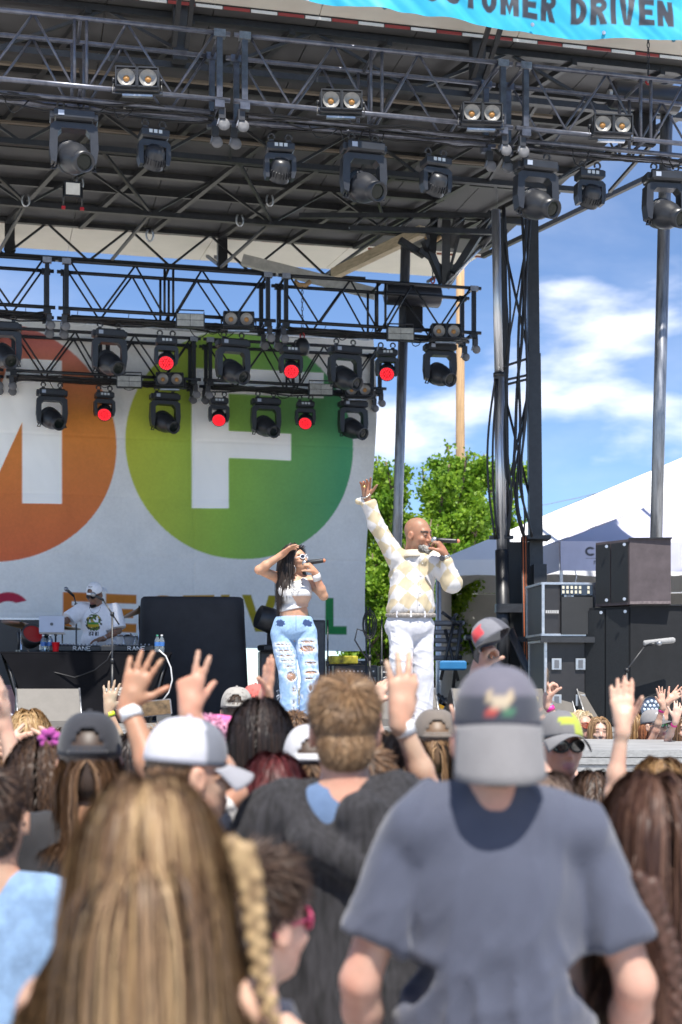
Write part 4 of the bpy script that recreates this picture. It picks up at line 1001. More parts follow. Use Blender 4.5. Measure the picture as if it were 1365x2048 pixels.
# long black road case at the far left with silver edge
def roadcase(px0, px1, pyt, pyb, t, dep, label, latches=2, rz=-TH * .5, hinge=True, floor=True):
    a = at(px0, pyt, t); b = at(px1, pyt, t); h = a.z - at(px0, pyb, t).z; w = (b - a).length; c = (a + b) / 2; c.z = a.z - h
    if floor: h = c.z + h - DECK; c.z = DECK
    r = empty('flight_case', c, rz, label, 'flight case', 'black flight cases')
    lam = mat('black_laminate', (.025, .024, .026), .4, 0, .15, 12, bump=.2, bs=250)
    MB().box((0, dep / 2, h / 2), (w - .02, dep - .02, h - .02)).build('panel_body', lam, r)
    ex = [((-1, 0), (1, 0)), ]
    for sx in (-1, 1):
        for y in (0, dep): MB().box((sx * (w / 2 - .012), y, h / 2), (.03, .03, h)).build('corner_extrusion', ALU(), r)
        for z in (.012, h - .012): MB().box((sx * (w / 2), dep / 2, z), (.024, dep, .026)).build('edge_extrusion', ALU(), r)
    for y in (-.002, dep):
        for z in (.012, h - .012): MB().box((0, y, z), (w - .04, .024, .026)).build('edge_extrusion', ALU(), r)
    for i in range(latches):
        x = -w / 2 + w * (i + .5) / latches
        for z in (h * .72, h * .3):
            d_ = MB().box((x, -.01, z), (.11, .012, .13), bev=.004).build('latch_dish', mat('zinc_plate', (.5, .51, .53), .3, .8, .15, 20), r)
            MB().box((x, -.018, z), (.05, .012, .09)).build('latch_key', mat('zinc_dark', (.2, .2, .21), .4, .7), d_)
    return r
roadcase(-70, 82, 1236, 1300, 20.2, .8, 'long black road case behind the laptop with silver edging', 0)
# column loudspeaker and moving lamp behind the woman
def cab(px0, px1, pyt, t, dep, label, name='loudspeaker', grille=True, rz=-TH * .5):
    a = at(px0, pyt, t); b = at(px1, pyt, t); h = a.z - DECK; w = (b - a).length; c = (a + b) / 2; c.z = DECK
    r = empty(name, c, rz, label, 'loudspeaker')
    MB().box((0, dep / 2, h / 2), (w, dep, h), bev=.012).build('cabinet', BPL(), r)
    MB().box((0, -.012, h / 2), (w - .04, .02, h - .06), bev=.006).build('grille', mat('grey_grille_cloth', (.075, .078, .085), .6, 0, .2, 30, bump=.4, bs=400), r)
    return r
cab(618, 651, 1240, 19.0, .4, 'tall narrow dark column loudspeaker behind the woman singer')
cab(520, 562, 1302, 18.8, .45, 'low black box under the round stage lamp, behind the woman singer')
r = empty('floor_lamp', at(548, 1302, 18.6), R(10), 'black moving lamp on a box left of the woman singer', 'stage lamp')
MB().box((0, 0, .04), (.36, .26, .08), bev=.015).build('base', BPL(), r); MB().box((.02, .05, .2), (.12, .2, .3), bev=.02).build('yoke', BPL(), r)
MB().lathe([(.03, -.2), (.13, -.17), (.17, -.02), (.155, .16), (.12, .17)], Matrix.Translation((-.06, 0, .4)) @ Matrix.Rotation(R(-72), 4, 'Y'), 18).build('head', BPL(), r)
# ---- stands
def mic_stand(px, pyt, pyb, t, label, boom=None, mic=True, clutch=True):
    b = at(px, pyb, t, DECK); h = at(px, pyt, t).z - DECK
    r = empty('microphone_stand', b, -TH, label, 'microphone stand', 'microphone stands on the stage')
    MB().tube((0, 0, .12), (0, 0, h), .011).build('shaft', BLK(), r)
    MB().tube((0, 0, .1), (0, 0, h * .55), .016).build('lower_shaft', BLK(), r)
    for k_ in range(3): MB().tube((0, 0, .2), (.28 * math.cos(k_ * 2.094 + .5), .28 * math.sin(k_ * 2.094 + .5), .012), .01).build('tripod_leg', BLK(), r)
    MB().lathe([(.022, h * .55), (.022, h * .55 + .06)], None, 8).build('clutch', BPL(), r)
    if boom:
        e = Vector(at(boom[0], boom[1], t)) - b; e = Matrix.Rotation(TH, 3, 'Z') @ e
        MB().lathe([(.025, -.02), (.025, .02)], Matrix.Translation((0, 0, h)) @ Matrix.Rotation(PI / 2, 4, 'Y'), 8).build('boom_joint', BPL(), r)
        s_ = Vector((0, 0, h)); d_ = (e - s_).normalized()
        MB().tube(s_ - d_ * .15, e, .009).build('boom_arm', BLK(), r)
        if mic:
            q = e.copy(); dm = Vector((boom[2], -.4, boom[3])).normalized()
            MB().tube(q, q + dm * .12, .016, .02, n=10).build('microphone_body', BPL(), r)
            M_ = Matrix.Translation(q + dm * .14) @ dm.to_track_quat('Z', 'Y').to_matrix().to_4x4()
            MB().lathe([(.02, -.025), (.028, -.01), (.028, .015), (.012, .032)], M_, 10).build('microphone_grille', mat('steel_mesh', (.3, .31, .33), .4, .8, .3, 200), r)
    return r
mic_stand(225, 1228, 1412, 16.8, 'black microphone stand directly in front of the DJ', (207, 1200, -.6, .35))
mic_stand(153, 1210, 1330, 19.0, 'microphone stand behind the DJ at his shoulder', (148, 1192, -.5, .5))
mic_stand(656, 1240, 1350, 17.4, 'thin black stand left of the amplifiers'); mic_stand(740, 1215, 1372, 16.9, 'black stand wound with cable, left of the white trousers'); mic_stand(733, 1213, 1372, 17.2, 'black stand behind the cable-wound stand'); mic_stand(764, 1232, 1372, 16.8, 'black stand closest to the white trousers on their left')
mic_stand(1254, 1340, 1420, 15.2, 'boom stand with pale shotgun microphone before the loudspeakers', (1292, 1290, 1, .12))
p = at(1300, 1287, 15.2); o = MB().lathe([(.02, -.17), (.03, -.16), (.032, .15), (.02, .17)], Matrix.Rotation(R(84), 4, 'Y'), 12).build('foam_microphone', mat('grey_foam', (.3, .3, .3), .95, 0, .2, 60)); o.location = p + Vector((.1, -.02, .02)); o.rotation_euler = (0, 0, -TH); tag(o, 'long grey foam-covered microphone on the boom at right', 'microphone')
m = MB(); c_ = at(737, 1250, 16.85)
for kk in range(3): m.path([(c_.x + (.06 + .012 * kk) * math.cos(t), c_.y - .03 * kk, c_.z + (.13 + .02 * kk) * math.sin(t)) for t in np.linspace(0, 2 * PI, 15)[:-1]], .009, 5, closed=True)
tag(m.build('coiled_cable', CAB()), 'black cable coil hung on the stand left of the white trousers', 'cable')
m = MB(); m.path([at(u, v, 16.7) for u, v in ((735, 1265), (715, 1258), (710, 1280), (722, 1300), (735, 1318), (742, 1345), (752, 1370))], .009, 5); tag(m.build('hanging_cable', CAB()), 'black cable looping left from the coil down to the deck', 'cable')
# ---- guitar amplifiers
def amp(px0, px1, pyt, t, label):
    a = at(px0, pyt, t); b = at(px1, pyt, t); w = (b - a).length; h = a.z - DECK; c = (a + b) / 2; c.z = DECK
    r = empty('guitar_amplifier', c, -TH * .6, label, 'amplifier', 'grey-fronted guitar amplifiers')
    MB().box((0, .14, h / 2), (w, .28, h), bev=.012).build('cabinet', BPL(), r)
    MB().box((0, -.006, h * .42), (w - .05, .016, h * .74)).build('grille_cloth', mat('silver_grille_cloth', (.2, .2, .21), .7, 0, .15, 60, bump=.3, bs=500), r)
    pl = MB().box((0, -.008, h * .89), (w - .05, .018, h * .13)).build('control_panel', mat('amp_panel', (.04, .04, .045), .3, .3), r)
    for i in range(10): MB().lathe([(.012, 0), (.01, .022)], Matrix.Translation((-w * .4 + i * w * .8 / 9, -.017, h * .89)) @ Matrix.Rotation(PI / 2, 4, 'X'), 8).build('knob', mat('pale_knob', (.6, .6, .6), .3), pl)
    m = MB(); x0, z0, s = -w * .42, h * .62, .11
    for st_ in ([(0, 0), (.1, .5), (.25, 1), (.6, 1.05), (.9, .95)], [(.05, .5), (.4, .6)], [(.35, .15), (.5, .45), (.6, .35), (.45, .1), (.65, .1)], [(.7, .1), (.78, .45), (.8, .15), (.95, .45), (.98, .1)], [(1.1, .15), (1.1, .45), (1.25, .4), (1.35, 1.0), (1.2, .1), (1.35, .1)], [(1.4, .2), (1.55, .5), (1.6, .35), (1.45, .1), (1.7, .15)], [(1.75, .1), (1.82, .5), (1.95, .5)]):
        m.path([(x0 + q[0] * s * .9, -.018, z0 + q[1] * s + q[0] * .02) for q in st_], .0055, 4)
    tag(m.build('script_lettering', mat('white_print', (.8, .8, .8), .5), r), kind='stuff')
    MB().path([(-.08, .14, h), (-.07, .14, h + .03), (.07, .14, h + .03), (.08, .14, h)], .012, 5).build('handle', BPL(), r)
amp(668, 756, 1330, 17.6, 'wide grey-fronted guitar amplifier between the two singers'); amp(758, 800, 1332, 17.9, 'guitar amplifier half hidden by the white trousers')
o = MB().box((0, 0, .05), (.34, .25, .1), bev=.01).build('effects_pedal', mat('yellow_black_pedal', (.35, .3, .02), .5, 0, .9, 14)); o.location = at(685, 1328, 17.7); tag(o, 'yellow and black pedal box on top of the wide amplifier', 'pedal')
# equipment rows at the back
roadcase(655, 735, 1318, 1375, 20.5, .5, 'black case behind the amplifiers, under the backdrop edge', 0); 
# ---- keyboard rack right of the man
r = empty('keyboard_stand', at(898, 1375, 18.4, DECK), -TH, 'folding black stand stacked with grey keyboards right of the white trousers', 'stand')
k_ = 18.4 / FPX
def q_(px, py, y=0): return ((px - 898) * k_, y, EYE + (HY - py) * k_ - DECK)
for a, b in (((882, 1360), (912, 1232)), ((917, 1362), (892, 1258)), ((903, 1240), (922, 1250)), ((922, 1250), (908, 1375)), ((885, 1225), (905, 1238)), ((905, 1238), (915, 1228))):
    MB().tube(q_(*a), q_(*b, .1), .022).build('tube', BLK(), r)
for i, y in enumerate((1245, 1263, 1280, 1297, 1315)):
    MB().box(q_(893, y, .25), (.5 - .03 * i, .3, .06), bev=.012).build('tray', mat('grey_keyboard', (.16, .16, .17), .5, .1, .2), r)
    MB().lathe([(.03, -.03), (.03, .03)], Matrix.Translation(q_(921, y, .1)) @ Matrix.Rotation(PI / 2, 4, 'Y'), 8).build('clamp', BLK(), r)
o = MB().box((0, 0, .07), (.34, .3, .12), bev=.02).build('blue_box', mat('blue_box_lid', (.02, .15, .34), .4, 0, .1)); o.location = at(905, 1342, 18.2); o.rotation_euler = (0, 0, -TH); tag(o, 'bright blue-topped box at the foot of the keyboard stand', 'box')
o = MB().box((0, 0, .13), (.52, .34, .26), bev=.02).build('grey_crate', mat('crate_grey', (.2, .2, .21), .7, 0, .5, 18)); o.location = at(905, 1376, 18.2, DECK); o.rotation_euler = (0, 0, -TH); tag(o, 'dark grey crate under the blue-topped box', 'crate')
for i, (px, lab) in enumerate(((878, 'folded black tripod bundle left of the crate'), (900, 'folded black tripod bundle in front of the crate'), (925, 'folded black tripod bundle right of the crate'))):
    r = empty('folded_tripod', at(px, 1375, 17.6, DECK), i * .6, lab, 'tripod', 'folded tripods')
    for j in range(4): MB().tube((-.2 + .1 * j, -.1, .03), (.15 - .08 * j, .12, .26 + .03 * j), .022).build('tube', BLK(), r)
    MB().box((.0, -.02, .2), (.1, .07, .05), (.3, .4, .2)).build('yellow_clip', mat('yellow_plastic', (.6, .33, .02), .5), r)
r = empty('keyboard', at(962, 1275, 18.6, DECK), -TH, 'dark keyboard on an X-shaped stand left of the tower', 'keyboard'); hk = at(962, 1275, 18.6).z - DECK
MB().box((0, 0, hk), (.42, .3, .07), bev=.015).build('keyboard_body', BPL(), r); MB().tube((-.15, 0, 0), (.15, 0, hk - .03), .018).build('leg', BLK(), r); MB().tube((.15, 0, 0), (-.15, 0, hk - .03), .018).build('leg', BLK(), r)
# ---- flight cases and loudspeaker stack at right
r = roadcase(1088, 1186, 1280, 1400, 15.9, .7, 'lower black flight case with four silver latches, beside the loudspeakers', 2)
r = roadcase(1083, 1192, 1165, 1272, 15.9, .7, 'upper black rack case with a patch panel of sockets and lettering on its side', 1, floor=False)
h_ = at(1083, 1165, 15.9).z - at(1083, 1272, 15.9).z; w_ = 109 * 15.9 / FPX
pp = MB().box((.09, -.02, h_ * .86), (w_ * .6, .02, h_ * .2)).build('patch_panel', mat('patch_panel_blue', (.03, .045, .07), .4), r)
for i in range(7):
    for j in range(2):
        if i == 5: continue
        MB().box((-.07 + i * .048, -.034, h_ * .82 + j * .05), (.026, .012, .034)).build('socket', mat('ivory_socket', (.6, .57, .45), .5), pp)
MB().box((.1, -.024, h_ * .38), (w_ * .62, .02, h_ * .7)).build('rack_lid', mat('black_cloth_lid', (.02, .022, .025), .7), r)
m = MB()
for i in range(7): m.box((-.26 + i * .022, -.022, h_ * .45), (.013, .006, .035))
tag(m.build('stencil_lettering', mat('grey_stencil', (.5, .5, .5), .6), r), kind='stuff')
r = empty('rack_shelf', at(1140, 1276, 15.8), -TH * .5, 'black steel shelf between the two flight cases', 'shelf'); MB().box((0, .3, 0), (.66, .6, .03)).build('plate', BLK(), r); MB().box((0, .0, -.02), (.66, .02, .06)).build('lip', BLK(), r)
def pa(px0, pxm, px1, pyt, pyb, t, label, pk_, gridm):
    """loudspeaker: two grille bays on the left, smooth side on the right"""
    a = at(px0, pyt, t); m_ = at(pxm, pyt, t); b = at(px1, pyt, t); zt_, zb_ = a.z, at(px0, pyb, t).z
    zb_ = DECK + .0 if pyb > 1400 else zb_
    h = zt_ - zb_; c = m_.copy(); c.z = zb_
    r = empty('pa_loudspeaker', c, -TH - .12, label, 'loudspeaker', 'stacked PA loudspeakers')
    wl_ = (m_ - a).length; wr = (b - m_).length
    # plan: front grille faces left toward the stage centre, side face toward the crowd
    poly = [(-wl_, .38), (0, 0), (wr, .02), (wr, .75), (-wl_ * .4, .85)]
    n = 5; vs = [(x, y, 0) for x, y in poly] + [(x, y, h) for x, y in poly]
    mb = MB(); mb.add(vs, [tuple(reversed(range(n))), tuple(range(n, 2 * n))] + [(i, (i + 1) % n, (i + 1) % n + n, i + n) for i in range(n)]); mb.build('cabinet', mat(pk_[0], pk_[1], .6, 0, .2, 6, bump=.3, bs=200, spec=.25), r)
    d_ = Vector((wl_, -.38, 0)).normalized(); nn = Vector((-d_.y * -1, 0, 0)); nn = Vector((d_.y, -d_.x, 0))
    L = math.hypot(wl_, .38)
    for i in range(2):
        u0, u1 = (.02 + i * .46) * L, (.45 + i * .46) * L if i == 0 else .97 * L
        s0 = Vector((-wl_, .38, 0)) + nn * .012
        q = [s0 + d_ * u0, s0 + d_ * u1]
        MB().add([(q[0].x, q[0].y, .03), (q[1].x, q[1].y, .03), (q[1].x, q[1].y, h - .03), (q[0].x, q[0].y, h - .03)], [(0, 1, 2, 3)]).build('grille', gridm, r)
        for zz in (.06, h - .06): MB().lathe([(.018, 0), (.018, .012)], Matrix.Translation((q[1].x - .04, q[1].y - .01, zz)) @ Matrix.Rotation(PI / 2, 4, 'X'), 8).build('bolt', ALU(), r)
    MB().box((wr / 2, .37, h + .006), (wr + .02, .78, .012)).build('top_lip', BPL(), r)
    MB().box((wr / 2, .0, .02), (wr, .012, .03)).build('rivet_strip', mat('brown_strip', (.16, .13, .13), .5, 0, .4, 40), r)
grl = mat('black_speaker_grille', (.018, .02, .022), .5, .2, .3, 60, bump=.5, bs=500)
pa(1197, 1260, 1341, 1078, 1209, 15.4, 'upper loudspeaker of the stack, with a brownish side face', ('speaker_brown_black', (.085, .07, .075)), grl)
pa(1175, 1262, 1420, 1212, 1440, 15.5, 'wide lower loudspeaker under the brownish one', ('speaker_black_coat', (.015, .016, .018)), grl)
r = empty('par_lamp', at(1303, 1420, 14.9, DECK), R(-20), 'round multi-lens stage lamp on the deck below the loudspeakers', 'stage lamp')
M_ = Matrix.Translation((0, 0, .2)) @ Matrix.Rotation(R(20), 4, 'Z') @ Matrix.Rotation(R(80), 4, 'X')
MB().lathe([(.06, -.2), (.13, -.17), (.145, .03), (.135, .04), (.13, .02)], M_, 20).build('lamp_body', BPL(), r); MB().lathe([(.001, .022), (.13, .022)], M_, 20, caps=False).build('lamp_face', mat('par_face', (.1, .12, .16), .15, .3), r)
m = MB()
for ring in ((0, 1), (.045, 6), (.09, 12)):
    for kk in range(ring[1]): m.lathe([(.019, .022), (.015, .034), (.004, .038)], M_ @ Matrix.Translation((ring[0] * math.cos(2 * PI * kk / ring[1]), ring[0] * math.sin(2 * PI * kk / ring[1]), 0)), 7)
tag(m.build('lenses', mat('clear_lens', (.55, .65, .75), .05, 0, 0, spec=.9), r), kind='stuff'); MB().box((-.17, 0, .12), (.03, .1, .24)).build('yoke', BPL(), r)
# bits on the deck at left
V = []; nx = 16
tw_n = 18
X, Yy = np.meshgrid(np.linspace(-.35, .35, 30), np.linspace(-.16, .16, 18), indexing='ij'); P = np.stack([X.ravel(), Yy.ravel(), X.ravel() * 0], 1)
Z = .02 + .17 * fbm(P, 7, 3) * np.clip(1.2 - np.abs(P[:, 0]) * 2.4, .15, 1) * np.clip(1.2 - np.abs(P[:, 1]) * 5, .1, 1)
I = np.arange(540).reshape(30, 18); F = np.stack([I[:-1, :-1].ravel(), I[1:, :-1].ravel(), I[1:, 1:].ravel(), I[:-1, 1:].ravel()], 1)
o = np_mesh('towel', np.stack([P[:, 0], P[:, 1], Z], 1), F, mat('lilac_towel', (.42, .42, .62), .9, 0, .1, 20, sheen=.3)); o.location = at(402, 1432, 15.4, DECK + .002); o.rotation_euler = (0, 0, -TH); tag(o, 'crumpled pale lilac towel on the stage edge', 'towel')
o = MB().box((0, 0, .09), (.16, .03, .18), (R(-20), 0, 0), bev=.006).build('wireless_receiver', BPL()); o.location = at(328, 1425, 15.6, DECK); tag(o, 'small black box on the deck behind the raised hands', 'box')
o = MB().lathe([(.02, -.09), (.03, -.08), (.03, .05), (.024, .09)], Matrix.Translation((0, 0, .03)) @ Matrix.Rotation(PI / 2, 4, 'Y'), 12).build('microphone', mat('black_green_ring', (.02, .03, .02), .4)); o.location = at(345, 1428, 15.3, DECK); tag(o, 'wireless microphone lying on the stage edge by the towel', 'microphone')
r = empty('drum_brushes', at(228, 1384, 16.2), R(-8), 'bundle of pale sticks on a holder clipped to the microphone stand', 'drum sticks')
for i in range(9): MB().tube((-.11 + .01 * i, 0, .02 + .008 * (i % 3)), (.14, .01 * (i % 3), -.01 + .014 * i - .05), .008).build('stick', mat('pale_stick', (.55, .55, .5), .6), r)
# pink-striped cloth bag at far left on the deck
o = MB().box((0, 0, .22), (.3, .3, .44), bev=.05).build('striped_bag', mat('striped_bag_cloth', (.42, .26, .28), .9, 0, .5, 30, stretch=(8, 8, .3))); o.location = at(14, 1375, 17.6, DECK + .02); tag(o, 'pink and grey striped cloth bag left of the DJ table', 'bag')
# ============================================================ people: smooth solids meshed on a grid
def A3(v): return np.array(v, dtype=np.float64)
class Body:
    def __init__(s): s.pr = []
    def cap(s, a, b, r0, r1=None, k=.02, op=0):
        a, b = A3(a), A3(b); r1 = r0 if r1 is None else r1; m = max(r0, r1) + k + .03
        lo, hi = np.minimum(a, b) - m, np.maximum(a, b) + m; ba = b - a; bb = max(ba @ ba, 1e-12)
        def f(X, Y, Z):
            h = np.clip(((X - a[0]) * ba[0] + (Y - a[1]) * ba[1] + (Z - a[2]) * ba[2]) / bb, 0, 1)
            return np.sqrt((X - a[0] - ba[0] * h) ** 2 + (Y - a[1] - ba[1] * h) ** 2 + (Z - a[2] - ba[2] * h) ** 2) - (r0 + (r1 - r0) * h)
        s.pr.append((lo, hi, f, k, op)); return s
    def ell(s, c, r, Rm=None, k=.02, op=0):
        c, r = A3(c), A3(r); m = r.max() + k + .03; lo, hi = c - m, c + m
        if Rm is None: lo, hi = c - r - k - .03, c + r + k + .03
        def f(X, Y, Z):
            x, y, z = X - c[0], Y - c[1], Z - c[2]
            if Rm is not None: x, y, z = (Rm[0, 0] * x + Rm[1, 0] * y + Rm[2, 0] * z, Rm[0, 1] * x + Rm[1, 1] * y + Rm[2, 1] * z, Rm[0, 2] * x + Rm[1, 2] * y + Rm[2, 2] * z)
            k0 = np.sqrt((x / r[0]) ** 2 + (y / r[1]) ** 2 + (z / r[2]) ** 2) + 1e-9
            k1 = np.sqrt((x / r[0] ** 2) ** 2 + (y / r[1] ** 2) ** 2 + (z / r[2] ** 2) ** 2) + 1e-9
            return k0 * (k0 - 1) / k1
        s.pr.append((lo, hi, f, k, op)); return s
    def cut(s, p, n, rad=.25, k=.004):
        """remove what lies beyond the plane (p, n) within rad of p"""
        p, n = A3(p), A3(n); n = n / np.linalg.norm(n)
        def f(X, Y, Z): return np.maximum(-((X - p[0]) * n[0] + (Y - p[1]) * n[1] + (Z - p[2]) * n[2]), np.sqrt((X - p[0]) ** 2 + (Y - p[1]) ** 2 + (Z - p[2]) ** 2) - rad)
        s.pr.append((p - rad - .02, p + rad + .02, f, k, 1)); return s
    def mesh(s, h):
        U = [p for p in s.pr if p[4] == 0]
        lo = np.min([p[0] for p in U], 0); hi = np.max([p[1] for p in U], 0)
        n = np.ceil((hi - lo) / h).astype(int) + 2
        D = np.full(n, .06, np.float32)
        ax = [(lo[i] + h * np.arange(n[i])).astype(np.float32) for i in range(3)]
        for (l, u, f, k, op) in s.pr:
            i0 = np.maximum(np.floor((l - lo) / h).astype(int), 0); i1 = np.minimum(np.ceil((u - lo) / h).astype(int) + 1, n)
            if np.any(i1 <= i0): continue
            sl = tuple(slice(i0[i], i1[i]) for i in range(3))
            X = ax[0][sl[0]][:, None, None]; Y = ax[1][sl[1]][None, :, None]; Z = ax[2][sl[2]][None, None, :]
            d = f(X, Y, Z).astype(np.float32); g = D[sl]
            if op == 0:
                q = np.maximum(k - np.abs(g - d), 0) / k; D[sl] = np.minimum(g, d) - q * q * k * .25
            else:
                e = -d; q = np.maximum(k - np.abs(g - e), 0) / k; D[sl] = np.maximum(g, e) + q * q * k * .25
        return surface(D, lo, h)
def drop_faces(V, F, m):
    """leave out the faces whose corners all lie where m is true (skin under clothing)"""
    F = F[~m[F].all(1)]; u, i = np.unique(F, return_inverse=True); return V[u], i.reshape(F.shape)
def surface(D, lo, h):
    S = D < 0
    c = S[:-1, :-1, :-1].astype(np.int8)
    tot = np.zeros_like(c)
    for dx in (0, 1):
        for dy in (0, 1):
            for dz in (0, 1): tot += S[dx:D.shape[0] - 1 + dx, dy:D.shape[1] - 1 + dy, dz:D.shape[2] - 1 + dz]
    act = (tot > 0) & (tot < 8); idx = np.argwhere(act); N = len(idx)
    vid = np.full(act.shape, -1, np.int32); vid[act] = np.arange(N)
    acc = np.zeros((N, 3)); cnt = np.zeros(N)
    cor = [(0, 0, 0), (1, 0, 0), (0, 1, 0), (1, 1, 0), (0, 0, 1), (1, 0, 1), (0, 1, 1), (1, 1, 1)]
    val = [D[idx[:, 0] + a, idx[:, 1] + b, idx[:, 2] + e] for a, b, e in cor]
    for i, j in ((0, 1), (2, 3), (4, 5), (6, 7), (0, 2), (1, 3), (4, 6), (5, 7), (0, 4), (1, 5), (2, 6), (3, 7)):
        a, b = val[i], val[j]; m = (a < 0) != (b < 0); t = np.where(m, a / np.where(m, a - b, 1), 0)
        p = np.array(cor[i])[None] + t[:, None] * (np.array(cor[j]) - np.array(cor[i]))[None]
        acc[m] += p[m]; cnt[m] += 1
    V = lo + h * (idx + acc / cnt[:, None])
    Q = []
    for axis in range(3):
        a = [slice(None)] * 3; b = [slice(None)] * 3; a[axis] = slice(0, -1); b[axis] = slice(1, None)
        s0, s1 = S[tuple(a)], S[tuple(b)]; ch = np.argwhere(s0 != s1)
        o1, o2 = [(1, 2), (2, 0), (0, 1)][axis]
        ok = (ch[:, o1] > 0) & (ch[:, o2] > 0) & (ch[:, o1] < vid.shape[o1]) & (ch[:, o2] < vid.shape[o2]); ch = ch[ok]
        def g(d1, d2):
            q = ch.copy(); q[:, o1] -= d1; q[:, o2] -= d2; return vid[q[:, 0], q[:, 1], q[:, 2]]
        f = np.stack([g(1, 1), g(0, 1), g(0, 0), g(1, 0)], 1); fl = s0[ch[:, 0], ch[:, 1], ch[:, 2]]
        f[~fl] = f[~fl][:, ::-1]; Q.append(f)
    F = np.concatenate(Q); F = F[(F >= 0).all(1)]
    return V, F
def vnormals(V, F):
    n = np.cross(V[F[:, 1]] - V[F[:, 0]], V[F[:, 2]] - V[F[:, 0]]); r = np.zeros_like(V)
    for i in range(4): np.add.at(r, F[:, i], n)
    return r / (np.linalg.norm(r, axis=1)[:, None] + 1e-9)
def folds(V, F, amp, scale, dirv, seed=0, fine=.4):
    """cloth folds: long soft creases along dirv that come and go"""
    N = vnormals(V, F); d = A3(dirv); d = d / np.linalg.norm(d)
    a = V @ d; P = V - np.outer(a, d) * .9; P = P + (fbm(V, 2.6, seed + 11, 2)[:, None] - .5) * .16
    q = vnoise(P, scale, seed); n = (1 - np.abs(q * 2 - 1)) ** 2.2
    q2 = vnoise(P, scale * 2.1, seed + 5); n = n + .45 * (1 - np.abs(q2 * 2 - 1)) ** 3
    m = np.clip(vnoise(V, 4.5, seed + 21) * 2.2 - .55, .12, 1)
    return V + N * (amp * m * (n - .35))[:, None]
def rotm(ax, ay, az):  # degrees; applied x, then y, then z
    return np.array(Euler((R(ax), R(ay), R(az))).to_matrix())
def frame(d, n):
    """columns: side, forward d, up n"""
    d = A3(d); d /= np.linalg.norm(d); n = A3(n); n = n - d * (n @ d); n /= np.linalg.norm(n); return d, n
# ---- hands: W wrist, d finger direction, n palm normal, th thumb side sign
POSE = {  # curl of index, middle, ring, little (radians per joint), spread, thumb openness
    'open': ((.05, .05, .08, .12), .17, 1.0), 'relax': ((.25, .3, .35, .4), .07, .6), 'flat': ((.06, .05, .06, .08), .05, .35), 'fist': ((1.45, 1.5, 1.5, 1.5), .0, -.2),
    'grip': ((.95, 1.0, 1.05, 1.1), .02, .2), 'peace': ((.05, .05, 1.45, 1.5), .2, -.3), 'ok': ((.85, .18, .1, .06), .2, -.1), 'cup': ((.5, .5, .5, .5), .03, .3), 'claw': ((.3, .55, .65, .45), .14, .9)}
def hand(b, Wp, d, n, th, pose='open', s=1.0, k=.008):
    d, n = frame(d, n); sd = np.cross(d, n) * th; Wp = A3(Wp); curls, spread, thumb = POSE[pose]
    off = (.031, .010, -.011, -.031); ln = (.074, .082, .076, .060); kd = (.092, .096, .092, .083)
    b.cap(Wp - d * .02 * s, Wp + d * .035 * s, .026 * s, .027 * s, .02)
    pts = []
    for i in range(4):
        kn = Wp + (d * kd[i] + sd * off[i]) * s
        b.cap(Wp + (d * .018 + sd * off[i] * .45) * s, kn, .0155 * s, .0125 * s, .016 * s)
        dd = d * math.cos(spread * (1.5 - i)) + sd * math.sin(spread * (1.5 - i)); p = kn; a = 0
        for j, (fr, r) in enumerate(((.44, .0105), (.32, .0095), (.24, .0085))):
            a += curls[i] * (1 if j == 0 else 1.05 if j == 1 else .7)
            q = p + (dd * math.cos(a) + n * math.sin(a)) * ln[i] * fr * s
            b.cap(p, q, r * s, (r - .0012) * s, .004 * s); p = q
        pts.append(p)
    t0 = Wp + (d * .025 + sd * .022) * s
    td = sd * (.55 + .35 * thumb) + d * (.8 - .15 * thumb) + n * (.25 if thumb > .5 else .6); td = td / np.linalg.norm(td)
    t1 = t0 + td * .042 * s; td2 = td + d * .35 + n * (.0 if thumb > .5 else .45); td2 /= np.linalg.norm(td2); t2 = t1 + td2 * .032 * s; td3 = td2 + n * (.1 if thumb > .5 else .5); td3 /= np.linalg.norm(td3); t3 = t2 + td3 * .026 * s
    if pose == 'ok': t3 = pts[0]; t2 = (t1 + t3) / 2 + sd * .008
    b.cap(t0, t1, .0165 * s, .0125 * s, .014 * s); b.cap(t1, t2, .0115 * s, .0105 * s, .004); b.cap(t2, t3, .0105 * s, .009 * s, .004)
    return pts
def elbow_ik(S, T, l1, l2, pole_):
    S, T, pole_ = A3(S), A3(T), A3(pole_); v = T - S; L = np.linalg.norm(v); v /= L
    if L > (l1 + l2) * .995: T = S + v * (l1 + l2) * .995; L = (l1 + l2) * .995
    a = (l1 * l1 - l2 * l2 + L * L) / (2 * L); hgt = math.sqrt(max(l1 * l1 - a * a, 0)); p = pole_ - v * (pole_ @ v); p /= np.linalg.norm(p) + 1e-9
    return S + v * a + p * hgt, T
def arm(b, S, E, Wp, s=1.0, bulk=1.0):
    S, E, Wp = A3(S), A3(E), A3(Wp)
    b.cap(S, E, .050 * s * bulk, .038 * s * bulk, .03); m = E + (Wp - E) * .3
    b.cap(E, m, .038 * s * bulk, .040 * s * bulk, .02); b.cap(m, Wp, .040 * s * bulk, .026 * s, .02)
